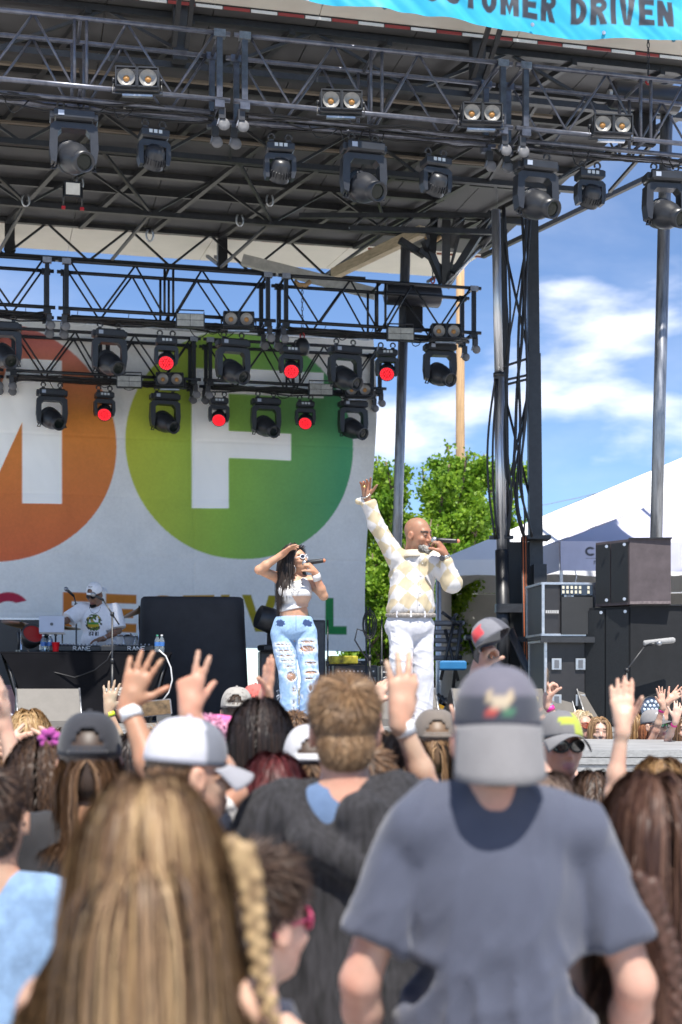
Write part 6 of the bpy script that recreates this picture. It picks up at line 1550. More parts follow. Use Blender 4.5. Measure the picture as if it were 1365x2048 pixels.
for px in (562, 616):
    d = np.hypot((px_ - px) / 9, (pz_ - 1247) / 7) + (vnoise(V, 110, 3) - .5) * .7; C[(d < 1) & (V[:, 1] < 0)] = (.03, .06, .16)
C[(np.abs(px_ - 593) < .8) & (pz_ < 1262) & (V[:, 1] < 0)] *= .45
np_mesh('jeans', V, F, mat('denim', rough=.85, var=.12, vs=60, vcol=True, bump=.5, bs=350), wroot, True, C)
# frayed threads
rg = np.random.default_rng(5); T_ = []
for px, py, w, h_ in rips:
    for k_ in range(int(150 * w + 8)):
        a = pw_(px, py) + A3((rg.uniform(-w, w) * .9, -.105 - rg.uniform(0, .02), rg.normal(0, h_ * .9))); 
        ln = rg.uniform(.02, .05); T_.append([a, a + A3((ln * .4, -.006, -ln * .35)) * rg.choice((-1, 1)), a + A3((rg.normal(0, .012), -.002, -ln))])
for leg, dx in ((kL, -.075), (kL, .06), (kR, -.06), (kR, .08)):
    for k_ in range(60):
        z = rg.uniform(.08, leg[2]); a = A3((leg[0] + dx + rg.normal(0, .008) , leg[1] + .03 + rg.normal(0, .02), z)); T_.append([a, a + A3((rg.normal(0, .012), -.01, -.015)), a + A3((rg.normal(0, .012), -.012, -.03))])
ribbons(np.array(T_), np.full(len(T_), .004), np.tile(A3((.7, .74, .8)), (len(T_), 1)), 'frayed_threads', wroot)['kind'] = 'stuff'
for a_ in (aL, aR):
    b = Body(); b.cap(a_ + A3((0, .05, -.03)), a_ + A3((.01, -.14, -.055)), .042, .036, .02); V, F = b.mesh(.008); V[:, 2] = np.maximum(V[:, 2], .006); np_mesh('shoe', V, F, mat('white_trainer', (.78, .77, .76), .5), wroot)
hd_cols = [(c_, r_) for c_, r_ in ((RW.T @ (pw_(590, 1190, .03) - Hw), A3((.15, .12, .2))), (RW.T @ (pw_(592, 1162, .03) - Hw), A3((.16, .08, .06))))]
hair(wroot, Hw, RW, .92, 'long', [(.012, .009, .008), (.02, .014, .012), (.035, .022, .016)], 2600, .46, 21, .10, 1.08, colliders=hd_cols, width=.005, spread=.15, back=1.5, side=.35)
b = Body(); scalp_shell(b, Hw, RW, .92, 1.05); V, F = b.mesh(.008); np_mesh('hair_base', V, F, mat('black_hair_base', (.012, .01, .009), .4), wroot)
def glasses(parent, H, Rm, s, framec, lensc, name='sunglasses', wrap=.0, big=1.0, rough=.08):
    r = empty(name); r.parent = parent; M4 = Matrix(np.vstack([np.hstack([Rm * s, A3(H)[:, None]]), [0, 0, 0, 1]]).tolist()); r.matrix_local = M4
    fm = mat('frame_%02d%02d%02d' % tuple(int(99 * c) for c in framec), framec, .3); lm = mat('lens_%02d%02d%02d' % tuple(int(99 * c) for c in lensc), lensc, rough, .0, .0, coat=1, spec=.8)
    for q in (-1, 1):
        c = [(q * .034 + .027 * big * math.cos(t), .106 - wrap - (abs(q * .034 + .027 * math.cos(t)) ** 2) * 5, .008 + .0205 * big * math.sin(t) ) for t in np.linspace(0, 2 * PI, 17)[:-1]]
        f_ = MB().path(c, .0042, 5, closed=True).build('rim', fm, r); m = MB(); m.add([(q * .034, .108 - wrap - .006, .008)] + c, [(0, i + 1, (i + 1) % 16 + 1) for i in range(16)], True); m.build('lens', lm, f_)
        MB().path([(q * .062, .086 - wrap, .012), (q * .08, .04, .012), (q * .083, -.01, .008), (q * .081, -.03, -.008)], .0035, 5).build('temple', fm, r)
    MB().path([(-.01, .106 - wrap, .012), (0, .11 - wrap, .015), (.01, .106 - wrap, .012)], .004, 5).build('bridge', fm, r); return r
glasses(wroot, Hw, RW, .92, (.8, .78, .78), (.012, .014, .03), big=.95)
for q in (1, -1): MB().path([Hw + RW @ A3((q * (.078), -.005 + .03 * math.sin(t), -.075 + .034 * math.cos(t))) for t in np.linspace(0, 2 * PI, 15)[:-1]], .004, 5, closed=True).build('hoop_earring', mat('silver_links', (.6, .59, .56), .25, .9), wroot)
for k_ in range(3): MB().path([pw_(592, 1160 + k_ * 5, 0) + A3(((.055 + .004 * k_) * math.sin(t), -.075 - .03 * math.cos(t) - .012 * k_, -(.03 + .02 * k_) * math.cos(t))) for t in np.linspace(-1.5, 1.5, 14)], .003, 4).build('necklace', mat('silver_links', (.6, .59, .56), .25, .9), wroot)
band(wroot, eL_, wL_, .82, (.62, .6, .6), .033, .028, 'cuff_bracelet')
mc = mic_parts(None, pw_(617, 1128, -.13), (-1, .1, -.12), .66, bodyc=(.35, .35, .37)); mc.location = wroot.location; mc.rotation_euler = wroot.rotation_euler; tag(mc, 'black handheld microphone held by the woman singer', 'microphone')

# ---------------- DJ
VD = 18.2 / FPX
def pd_(px, py, y=0.0): return A3(((px - 195) * VD, y, EYE + (HY - py) * VD - DECK))
droot = empty('person', at(195, 1400, 18.2, DECK), -TH, 'DJ in white printed T-shirt and backward white cap behind the table', 'person')
RD = rotm(-24, -3, 180 - 24); Hd = pd_(192, 1190, -.06); SKD = (.24, .125, .08)
b = Body(); head(b, Hd, RD, 1.1, 1.05, 1.05); b.cap(pd_(196, 1212, .0), Hd + RD @ A3((0, -.03, -.05)), .062, .058, .03)
s1, e1, w1 = pd_(163, 1219, 0), pd_(138, 1242, -.12), pd_(126, 1247, -.34); s2, e2, w2 = pd_(230, 1221, 0), pd_(239, 1262, -.05), pd_(212, 1279, -.24)
arm(b, s1, e1, w1, 1.05); hand(b, w1, (-.4, -.8, -.2), (0, 0, -1), -1, 'relax', 1.1); arm(b, s2, e2, w2, 1.05); hand(b, w2, (-.8, -.5, -.15), (0, 0, -1), 1, 'relax', 1.1)
b.ell(pd_(197, 1245, .02), (.19, .12, .22)); b.ell(pd_(197, 1300, .02), (.18, .12, .18))
for q in (180, 213): b.cap(pd_(q, 1310, 0), (pd_(q, 0)[0], .0, .5), .085, .06, .03); b.cap((pd_(q, 0)[0], .0, .5), (pd_(q, 0)[0], .02, .09), .06, .045, .03)
V, F = b.mesh(.009); V, F = drop_faces(V, F, (V[:, 2] < pd_(0, 1222)[2]) & (np.abs(V[:, 0]) < .17) & (V[:, 1] > -.13)); np_mesh('body', V, F, SKIN(), droot, True, skin_cols(V, SKD, Hd, RD, 1.1, lips=(.2, .08, .07), brow=(.02, .015, .01), seed=2))
b = Body(); b.ell(pd_(197, 1246, .02), (.225, .15, .22), k=.05); b.ell(pd_(197, 1280, .02), (.225, .155, .14), k=.05); b.cap(pd_(172, 1218, .02), pd_(222, 1218, .02), .07, .07, .05)
for s_, e_ in ((s1, e1), (s2, e2)): b.cap(s_, s_ + (e_ - s_) * 1.0, .09, .105, .04); b.cut(s_ + (e_ - s_) * .88, e_ - s_, .16, .006)
b.cut(pd_(197, 1312, 0), (0, 0, -1), .4); b.ell(pd_(195, 1206, -.03), (.06, .08, .05), k=.01, op=1)
V, F = b.mesh(.009); V = folds(V, F, .013, 7, (.2, 0, 1), 5, .5)
qx, qz = V[:, 0] / VD + 195, EYE + (HY) * VD - DECK; qz = (HY - (V[:, 2] + DECK - EYE) / VD); C = np.tile(A3((.80, .79, .82)), (len(V), 1)); fr_ = (V[:, 1] < 0)
nz_ = vnoise(V, 42, 3); nz2 = vnoise(V, 42, 9)
d = np.hypot((qx - 191) / 17, (qz - 1246) / 17); m = fr_ & (d < 1.0) & (nz_ > .38); C[m] = np.where((nz2[m] > .55)[:, None], A3((.10, .16, .03))[None], np.where((nz2[m] > .35)[:, None], A3((.03, .025, .02))[None], A3((.42, .32, .05))[None]))
m = fr_ & (np.abs(qx - 191) < 11) & (np.abs(qz - 1252 + (np.abs(qx - 191) * .1)) < 3.2); C[m] = (.5, .36, .02)
m = fr_ & (np.abs(qx - 191) < 10) & (np.abs(qz - 1247) < 2.2); C[m] = (.06, .25, .05)
m = fr_ & (np.abs(qx - 191) < 10) & (np.abs(qz - 1268) < 4) & (((qx * .55) % 1) > .4); C[m] = (.03, .03, .03)
np_mesh('t_shirt', V, F, CLOTH(), droot, True, C)
b = Body()
for q in (180, 213): b.cap(pd_(q, 1305, 0), (pd_(q, 0)[0], 0, .06), .11, .09, .03)
V, F = b.mesh(.015); np_mesh('trousers', V, F, cloth('black_trousers', (.02, .02, .022)), droot)
for q in (180, 213): MB().box((pd_(q, 0)[0], -.05, .04), (.1, .28, .08), bev=.03).build('shoe', BPL(), droot)
def dj_logo(Va, c): m = (np.abs(Va[:, 0]) < .03) & (np.abs(Va[:, 2] - .075) < .006) & (Va[:, 1] < 0); c = c.copy(); c[m] = (.1, .1, .1); return c
ball_cap(droot, Hd, RD, 1.12, (.8, .8, .82), (.8, .8, .82), 180, .5, 'white_cap', True, dj_logo)
glasses(droot, Hd, RD, 1.1, (.03, .02, .02), (.012, .01, .01))
rg = np.random.default_rng(9); n = 500; u = rg.uniform(-1, 1, n); P0 = np.stack([np.sin(u) * .045, .045 + .05 * np.cos(u), -.085 - .02 * rg.uniform(0, 1, n)], 1) * 1.12; dr = np.stack([0 * u, .3 + 0 * u, -1 + 0 * u], 1) + rg.normal(0, .3, (n, 3))
Q = np.stack([P0 + dr * .014 * t for t in (0, .5, 1, 1.4)], 1); ribbons(Hd + Q @ RD.T, np.full(n, .004), np.tile(A3((.015, .012, .01)), (n, 1)), 'beard', droot)
for k_ in (1,): MB().path([pd_(194, 1214, -.13) + A3((.07 * math.sin(t), -.02 * math.cos(t), -.09 * math.cos(t))) for t in np.linspace(-1.5, 1.5, 12)], .004, 4).build('necklace', mat('silver_links', (.6, .59, .56), .25, .9), droot)
band(droot, e2, w2, .9, (.45, .45, .47), .033, .012, 'watch'); band(droot, e1, w1, .9, (.05, .05, .05), .033, .012, 'watch')
# ============================================================ the crowd
def crowd(label, px, top, t, face=0, hs=1.0, skin=(.45, .25, .17), shirt=None, hairs=None, cap=None, arms=None, tilt=(0, 0, 0), vox=.0075, bulk=1.0, trousers=(.03, .04, .07), specs=None, seed=1, shells=None, base=0.0, female=False, sit=0, under=None, bands=(), brow=(.1, .06, .04), lips=(.42, .17, .15), dsh=0.0, nbz=0.0, lean=0.0, fold=.02):
    ptop = WD(px, top, t); H = ptop.z - base; rz = -TH + R(face)
    root = empty('person', (ptop.x, ptop.y, base), rz, label, 'person', 'people in the crowd')
    inv = np.array(Matrix.Rotation(-rz, 3, 'Z')); org = A3((ptop.x, ptop.y, base))
    loc = lambda p: inv @ (A3(p) - org); locd = lambda d: inv @ np.array(Matrix.Rotation(-TH, 3, 'Z')) @ A3(d)
    s = H / 1.75; sw = .178 * bulk * s * (.9 if female else 1)
    Hc = A3((0, .012 + lean, H - .122 * hs)); Rm = rotm(*tilt)
    b = Body(); head(b, Hc, Rm, hs, .9 if female else 1.0, .95)
    zs = H - .30 * hs - .02 - dsh            # shoulder height
    nb = A3((0, -.015 + lean * .5, zs + .04 + nbz + max(dsh, 0) * .7))
    b.cap(nb + A3((0, 0, -.06)), Hc + Rm @ A3((0, -.025, -.05)), .062 * hs * (.85 if female else 1.05), .054 * hs * (.85 if female else 1.05), .03)
    for q in (-1, 1): b.cap(nb + A3((q * .02, 0, -.01)), (q * sw * .92, -.01, zs - .01), .05 * s, .05 * s, .04)
    b.ell((0, .0, zs - .15 * s), (sw * .98, .105 * s * bulk, .20 * s), None, .05); b.ell((0, 0, zs - .38 * s), (sw * .82, .10 * s * bulk, .16 * s), None, .05); b.ell((0, 0, zs - .50 * s), (sw * .92, .11 * s * bulk, .13 * s), None, .05)
    arms = arms or {}; J = {}
    for q, nm in ((-1, 'L'), (1, 'R')):
        S = A3((q * sw, 0, zs - .03)); a = arms.get(nm)
        if a is None or 'hand' not in a:
            o_ = (a or {}); E = A3((q * (sw + .07 + o_.get('out', 0)), -.03, zs - .30 * s)); Wp = A3((q * (sw + .05 + o_.get('out', 0) * 1.3), .10, zs - .52 * s)) if o_.get('fwd') is None else A3((q * (sw - .02), .20, zs - .34 * s))
            d_ = Wp - E; pose = 'relax'; n_ = A3((-q, 0, 0)); ap = None
        else:
            T_ = loc(WD(*a['hand'])); E, Wp = elbow_ik(S, T_, .29 * s, .265 * s, inv @ np.array(Matrix.Rotation(-TH, 3, 'Z')) @ A3(a.get('pole', (q * .6, -.2, -1))))
            d_ = locd(a.get('d', (0, 0, 1))); n_ = locd(a.get('n', (0, 1, 0))); pose = a.get('pose', 'open')
        arm(b, S, E, Wp, s * (.86 if female else 1.0), bulk ** .5)
        side = q if (a is None or 'hand' not in a) else a.get('th', 1)
        hand(b, Wp, d_, n_, side, pose, (.93 if female else 1.03) * (a or {}).get('hs', 1.0)); J[nm] = (S, E, Wp)
    raised = any('hand' in a for a in arms.values())
    V, F = b.mesh(vox * 1.15 if raised else max(vox, .0115)); tk = bool(shirt) and (shirt[0] if isinstance(shirt, list) else shirt)['kind'] == 'tank'
    V, F = drop_faces(V, F, (V[:, 2] < zs - (.30 if tk else .06)) & (np.abs(V[:, 0]) < sw * .93) & (np.abs(V[:, 1]) < .15)); np_mesh('body', V, F, SKIN(), root, True, skin_cols(V, skin, Hc, Rm, hs, lips, brow, seed))
    for sp in (shirt if isinstance(shirt, list) else [shirt]):
        if not sp: continue
        b = Body(); kx_ = sp.get('ease', 1.0); tank = sp['kind'] == 'tank'
        inf = .014 * kx_
        b.ell((0, 0, zs - .15 * s), (sw * .98 + inf, .105 * s * bulk + inf * 1.4, .20 * s + inf), None, .05); b.ell((0, -.005, zs - .36 * s), (sw * .90 + inf * 2, .108 * s * bulk + inf * 1.6, .2 * s), None, .06); b.ell((0, 0, zs - .50 * s), (sw * .95 + inf * 2, .115 * s * bulk + inf * 1.6, .17 * s), None, .05)
        if not tank:
            b.cap((-sw * .86, -.01, zs - .0), (sw * .86, -.01, zs - .0), .052 * s + inf * .6, .052 * s + inf * .6, .05)
            for q in (-1, 1): b.cap(nb + A3((q * .03, 0, -.012)), (q * sw * .9, -.01, zs + .0), .044 * s + inf * .5, .05 * s + inf * .5, .04)
            for nm in 'LR':
                S, E, Wp = J[nm]
                if sp['kind'] == 'tee':
                    e = S + (E - S) * sp.get('sl', .95); b.cap(S, e, .064 * s * sp.get('slr', 1) * bulk ** .5 + inf * .4, .068 * s * sp.get('slr', 1) * bulk ** .5 + inf * .8, sp.get('slk', .035)); b.cut(S + (E - S) * (sp.get('sl', .95) - .1), E - S, .15, .005)
                else:
                    b.cap(S, E, .062 * s + inf, .056 * s + inf, .035); b.cap(E, Wp, .056 * s + inf, .045 * s + inf * .7, .03); b.cut(E + (Wp - E) * .93, Wp - E, .1, .005)
        else:
            for q in (-1, 1): b.cap((q * sw * .5, -.02, zs + .035), (q * sw * .5, -.09, zs - .16), .03, .03, .02); b.cap((q * sw * .5, .0, zs + .035), (q * sw * .5, .08, zs - .16), .03, .03, .02)
            b.ell((0, 0, zs + .0), (sw * .42, .25, sp.get('scoop', .12)), None, .02, 1)
            for q in (-1, 1): b.ell((q * (sw + .03), 0, zs - .03), (.085, .2, .14), None, .02, 1)
        b.ell(nb + A3((0, .03, .07 * s)), (.062 * hs, .085 * hs, .05 * hs), None, .012, 1)
        for (c_, r_) in sp.get('carve', ()): b.ell(A3((0, 0, zs)) + A3(c_), r_, None, .015, 1)
        for (a_, e_, r0, r1) in sp.get('extra', ()): b.cap(A3((0, 0, zs)) + A3(a_), A3((0, 0, zs)) + A3(e_), r0, r1, .03)
        b.cut((0, 0, zs - sp.get('len', .62) * s), (0, 0, -1), .6, .006)
        V, F = b.mesh(sp.get('vox', .015)); V = folds(V, F, sp.get('fold', fold), sp.get('fs', 8), sp.get('fd', (.12, 0, 1)), seed + 3, .35)
        if sp.get('fold2', True): V = folds(V, F, fold * .35, 20, (.6, 0, .8), seed + 8, .3)
        if 'colf' in sp: np_mesh(sp.get('name', 'shirt'), V, F, sp.get('mat') or CLOTH(), root, True, sp['colf'](V, zs, sw))
        else: np_mesh(sp.get('name', 'shirt'), V, F, sp['mat'], root, True)
    b = Body(); hz_ = zs - .5 * s
    for q in (-1, 1): b.cap((q * .09 * s, 0, hz_), (q * .1 * s, .01, hz_ * .52), .105 * s * bulk ** .5, .075 * s, .03); b.cap((q * .1 * s, .01, hz_ * .52), (q * .1 * s, -.01, .07), .072 * s, .06 * s, .03)
    b.ell((0, 0, hz_ + .04), (sw * .95, .12 * s * bulk, .13 * s), None, .05); V, F = b.mesh(.032); np_mesh('trousers', V, F, cloth('trousers_%02d%02d%02d' % tuple(int(99 * x) for x in trousers), trousers), root)
    for q in (-1, 1): MB().box((q * .1 * s, .05, .045), (.095, .27, .09), bev=.03).build('shoe', mat('dark_shoe', (.05, .05, .05), .6), root)
    if shells is not None:
        b = Body(); scalp_shell(b, Hc, Rm, hs, .99 if hairs and hairs['kind'] == 'short' else 1.03); V, F = b.mesh(.014); np_mesh('hair_base', V, F, mat('hair_base_%02d%02d%02d' % tuple(int(99 * x) for x in shells), shells, .5), root)
    if hairs:
        ck = [(Rm.T @ (A3((0, -.01, zs - .17 * s)) - Hc), A3((sw * 1.02 + .02, .13 * s * bulk + .02, .22 * s))), (Rm.T @ (A3((0, -.01, zs)) - Hc), A3((sw * 1.15, .085 * s, .085 * s)))]
        hp = dict(hairs); hp.setdefault('seed', seed); hair(root, Hc, Rm, hs, hp.pop('kind'), hp.pop('pal'), colliders=ck, **hp)
    if cap: ball_cap(root, Hc, Rm, hs * cap.pop('size', 1.0), **cap)
    if specs: glasses(root, Hc, Rm, hs, **specs)
    for (nm, u, c_, w_) in bands: band(root, J[nm][1], J[nm][2], u, c_, (.027 if female else .031) * s + .001, w_)
    return root, J, Hc, Rm, zs
BROWN = [(.08, .042, .022), (.13, .07, .037), (.19, .11, .06)]; DKBR = [(.035, .02, .014), (.055, .032, .021), (.085, .05, .033)]
BLOND = [(.16, .085, .035), (.26, .15, .065), (.38, .24, .11), (.50, .34, .17)]; BLK_H = [(.014, .010, .010), (.022, .015, .013), (.035, .022, .018)]
SANDY = [(.16, .09, .045), (.24, .14, .07), (.33, .21, .115)]; RED_H = [(.07, .012, .014), (.11, .02, .02), (.05, .012, .012)]
# --- foreground
crowd('woman with very long streaked blonde hair, closest to the lens at bottom left', 296, 1566, 2.0, 0, .92, (.52, .30, .21), dict(kind='tank', mat=cloth('white_tank', (.75, .74, .73)), name='tank_top'),
      dict(kind='long', pal=[(.09, .05, .028), (.13, .075, .042), (.17, .10, .055), (.23, .145, .08), (.38, .26, .14)], n=13000, length=.66, volume=1.0, width=.0024, wave=.03, tipc=(.50, .35, .19), spread=.04, side=.2, back=.6), shells=(.10, .055, .03), female=True, seed=41, trousers=(.1, .16, .3), tilt=(-4, 0, 3))
def cap_logo(Va, c):
    c = c.copy(); x, z, y = Va[:, 0], Va[:, 2], Va[:, 1]; f = y > 0
    c[f & (z > .0) & (z < .042)] = (.03, .034, .05)
    m = f & (np.abs(np.abs(x) - .014 - (z - .035) * .25) < .0065) & (z > .03) & (z < .06); c[m] = (.38, .3, .2)
    m = f & (np.abs(x) < .016) & (np.abs(z - .034) < .008); c[m] = (.4, .33, .24)
    m = f & (np.abs(x + .014) < .011) & (np.abs(z - .018) < .007); c[m] = (.05, .16, .09)
    m = f & (np.abs(x - .014) < .011) & (np.abs(z - .018) < .007); c[m] = (.4, .05, .04)
    return c
teem = cloth('slate_blue_jersey', (.058, .066, .10), .85, .35, 380, .25, .06)
crowd('man in slate blue T-shirt and backward grey cap, seen from behind at right', 995, 1358, 2.8, -3, 1.0, (.50, .28, .21), dict(kind='tee', mat=teem, name='t_shirt', sl=.80, vox=.008, ease=1.0, slr=.88, slk=.015, fs=8, fold=.026, len=.72), dict(kind='short', pal=DKBR, n=900, length=.02, zmax=-.1), shells=(.05, .03, .02), bulk=1.02, vox=.007, dsh=-.022, nbz=.03,
      cap=dict(crown=(.115, .11, .14), brim=(.165, .16, .165), face=180, curve=.25, drop=.11, name='grey_cap', logo=cap_logo, height=1.06, size=1.0, brimlen=.07, seamc=(.11, .105, .13)), arms={'L': dict(out=.022), 'R': dict(out=.018)}, seed=9, trousers=(.05, .06, .09))
knit = mat('black_rib_knit', (.02, .019, .022), .9, 0, .85, 9, bump=1.0, bs=9, sheen=.05, stretch=(9, 9, .7))
crowd('man with short blond hair in black rib-knit hooded cardigan over a blue T-shirt', 690, 1368, 3.55, 4, 1.0, (.50, .27, .19),
      [dict(kind='tee', mat=cloth('dusty_blue_tee', (.085, .14, .25)), name='t_shirt', vox=.011), dict(kind='long', mat=knit, name='hooded_cardigan', ease=1.7, vox=.008, len=.72, carve=[((-.045, -.11, .10), (.085, .08, .12))],
            extra=[((.03, -.12, .0), (.05, -.14, -.12), .06, .05), ((-.15, -.04, .05), (-.10, -.13, -.06), .035, .035), ((.13, -.03, .06), (.08, -.13, -.04), .04, .045), ((-.10, -.13, -.06), (.04, -.155, -.13), .035, .045)])],
      dict(kind='short', pal=SANDY, n=9000, length=.05, width=.0017, volume=1.0), shells=(.13, .08, .045), bulk=1.1, seed=12, vox=.0065)
# --- second rows
def plaid(V, zs, sw):
    c = np.tile(A3((.75, .74, .74)), (len(V), 1)); m = (np.abs(((V[:, 0] / .035) % 1) - .5) < .08) | (np.abs(((V[:, 2] / .035) % 1) - .5) < .08); c[m] = (.06, .06, .08); return c
crowd('person in white mesh trucker cap turned to the right, plaid white shirt', 368, 1452, 3.45, -62, .98, (.48, .26, .18), dict(kind='tee', colf=plaid, name='plaid_shirt'), dict(kind='short', pal=BROWN, n=1200, length=.03, zmax=-.1), shells=(.07, .04, .02), seed=15,
      cap=dict(crown=(.47, .47, .52), brim=(.3, .3, .33), face=0, curve=.6, name='white_trucker_cap', panel=(.16, .17, .2), height=1.02, tilt=-6), arms={'L': dict(hand=(380, 1425, 3.7), pose='peace', n=(.2, 1, 0), d=(.02, .1, 1), th=-1, hs=0.88, pole=(.8, .2, -1))}, vox=.006)
crowd('person in black backward cap with brown hair, raising a hand with white wristband', 180, 1442, 4.1, 6, 1.05, (.40, .21, .13), dict(kind='tee', mat=cloth('black_tee', (.018, .017, .019)), name='t_shirt', len=.7), dict(kind='long', pal=BROWN, n=3200, length=.3, wave=.12, width=.003, volume=1.0, zmax=-.15), shells=(.05, .03, .02), seed=17, bulk=1.18, vox=.006,
      cap=dict(crown=(.022, .023, .03), brim=(.022, .023, .03), face=0, curve=.5, name='black_cap', opening=True, height=1.05), arms={'R': dict(hand=(256, 1412, 4.0), pose='open', d=(.35, 0, 1), n=(.1, 1, -.1), th=-1, hs=.92, pole=(.4, -.2, -1))}, bands=[('R', .9, (.75, .75, .75), .016)])
crowd('woman with straight brown hair and braid at the right edge, beige top', 1308, 1560, 3.0, 3, 1.0, (.52, .30, .22), dict(kind='tank', mat=cloth('beige_top', (.42, .30, .19)), name='top', scoop=.2), dict(kind='long', pal=[(.05, .022, .016), (.08, .04, .028), (.11, .058, .04)], n=6000, length=.44, width=.0026, volume=1.03, side=.3), shells=(.04, .02, .014), female=True, seed=19, trousers=(.1, .12, .2))
crowd('woman with greyish brown hair behind the grey cap, bare upper arm lifted', 1092, 1552, 3.9, 0, 1.0, (.55, .33, .24), dict(kind='tank', mat=cloth('dark_tank', (.03, .03, .04)), name='tank_top', scoop=.2), dict(kind='long', pal=[(.10, .065, .05), (.16, .11, .085), (.2, .145, .11)], n=3200, length=.3, width=.003, side=.3), shells=(.08, .05, .04), female=True, seed=23, bulk=1.0,
      arms={'R': dict(hand=(1040, 1440, 4.1), pose='relax', d=(-.1, 0, 1), n=(.9, .2, 0), th=1, hs=0.88, pole=(1, -.1, .3))}, vox=.006)
crowd('person with light brown hair at the far right edge, one bare arm raised high', 1322, 1522, 4.5, 0, 1.0, (.55, .34, .25), dict(kind='tank', mat=cloth('rust_top', (.4, .1, .04)), name='top'), dict(kind='long', pal=BLOND[:3] + BROWN[2:], n=3200, length=.28, width=.003, side=.3), shells=(.12, .08, .05), female=True, seed=25,
      arms={'L': dict(hand=(1247, 1408, 4.5), pose='flat', d=(.02, .25, 1), n=(-.15, -1, .2), th=1, hs=0.97, pole=(-.9, 0, -.6))}, vox=.006)
crowd('security man facing the crowd in grey and neon cap and black wraparound sunglasses', 1121, 1432, 5.8, 176, 1.04, (.46, .22, .16), dict(kind='tee', mat=cloth('black_security_shirt', (.02, .02, .022)), name='shirt'), None, shells=(.06, .04, .03), bulk=1.2, seed=27, tilt=(0, 0, 14),
      cap=dict(crown=(.16, .155, .16), brim=(.2, .195, .2), face=0, curve=.7, name='grey_neon_cap', tilt=10, logo=lambda Va, c: np.where(((Va[:, 0] < -.03) | ((np.abs(Va[:, 2] - .05) < .014) & (Va[:, 1] > .03) & (Va[:, 0] < .03)))[:, None], A3((.36, .41, .05))[None], c)), specs=dict(framec=(.02, .02, .02), lensc=(.01, .01, .012), wrap=-.004, big=1.12), vox=.006)
def jersey(V, zs, sw):
    c = np.tile(A3((.022, .022, .025)), (len(V), 1)); x, z = V[:, 0], V[:, 2] - zs
    m = (np.abs(np.abs(x) - .075) < .004) & (z > -.11) | ((np.abs(z + .03 + np.abs(x) * .1) < .004)); c[m & (V[:, 1] < 0)] = (.55, .04, .03)
    P = np.stack([x, z], 1); t_ = text_mask(P, 'ETR', -.06, -.155, .034, .05, .011, .008) & (V[:, 1] < 0); c[t_] = (.6, .1, .08)
    c[(z < -.17) & (z > -.24)] = (.5, .02, .02); return c
crowd('person with straight black bowl-cut hair in black and red sports jersey', 522, 1410, 4.75, -4, 1.04, (.44, .25, .17), dict(kind='tank', colf=jersey, name='sports_jersey', vox=.008, scoop=.03), dict(kind='long', pal=BLK_H, n=4500, length=.15, width=.0028, volume=1.03, side=.35, back=.5), shells=(.014, .011, .01), seed=29,
      arms={'R': dict(hand=(521, 1392, 5.1), pose='flat', d=(.15, .1, 1), n=(-.9, -.4, 0), th=1, hs=0.97, pole=(.6, 0, -1))}, bands=[('R', .88, (.62, .75, .03), .016)], vox=.006)
crowd('woman with straight dark red hair below the black bowl-cut head', 548, 1512, 4.05, 0, .98, (.5, .3, .22), dict(kind='tank', mat=cloth('black_top', (.02, .02, .02)), name='top'), dict(kind='long', pal=RED_H, n=4200, length=.34, width=.0028, side=.3), shells=(.05, .012, .012), female=True, seed=31)
crowd('person in white backward cap over curly brown hair, behind the blond man', 622, 1462, 4.4, 2, 1.0, (.5, .3, .2), dict(kind='tee', mat=cloth('grey_tee', (.2, .2, .22)), name='t_shirt'), dict(kind='long', pal=BROWN, n=3000, length=.2, wave=.35, width=.003, zmax=-.15), shells=(.06, .035, .02), seed=33, cap=dict(crown=(.52, .52, .54), brim=(.52, .52, .54), face=0, curve=.5, name='white_cap', opening=True))
crowd('woman with long wavy brown hair right of the blond man', 792, 1478, 4.15, 3, .98, (.5, .3, .21), dict(kind='tank', mat=cloth('olive_top', (.1, .1, .07)), name='top'), dict(kind='long', pal=[(.09, .05, .028), (.14, .085, .05), (.2, .13, .08)], n=4200, length=.36, wave=.16, width=.003, volume=1.04, side=.35), shells=(.07, .04, .025), female=True, seed=35)
crowd('person behind the blond man making an OK sign with a white-banded hand', 735, 1500, 3.9, 0, .96, (.50, .29, .2), dict(kind='tee', mat=cloth('pale_grey_tee', (.3, .3, .33)), name='t_shirt'), dict(kind='short', pal=BROWN, n=1200, length=.04), shells=(.06, .035, .02), seed=37,
      arms={'R': dict(hand=(800, 1436, 4.0), pose='ok', d=(.1, .1, 1), n=(-.35, 1, 0), th=-1, hs=1.06, pole=(.3, 0, -1))}, bands=[('R', .86, (.75, .75, .76), .018)], vox=.006)
crowd('woman raising a hand with yellow and pink wristbands left of the white trousers', 705, 1455, 7.0, 0, .98, (.55, .34, .25), dict(kind='tank', mat=cloth('white_top', (.7, .7, .7)), name='top'), dict(kind='long', pal=BLOND[:3], n=1200, length=.3, width=.006), shells=(.15, .09, .05), female=True, seed=39,
      arms={'R': dict(hand=(748, 1400, 6.9), pose='relax', d=(.45, .1, 1), n=(.5, .8, -.3), th=-1, hs=1.01, pole=(.5, 0, -1))}, bands=[('R', .9, (.65, .75, .03), .014), ('R', .74, (.75, .05, .3), .014)], vox=.0065)
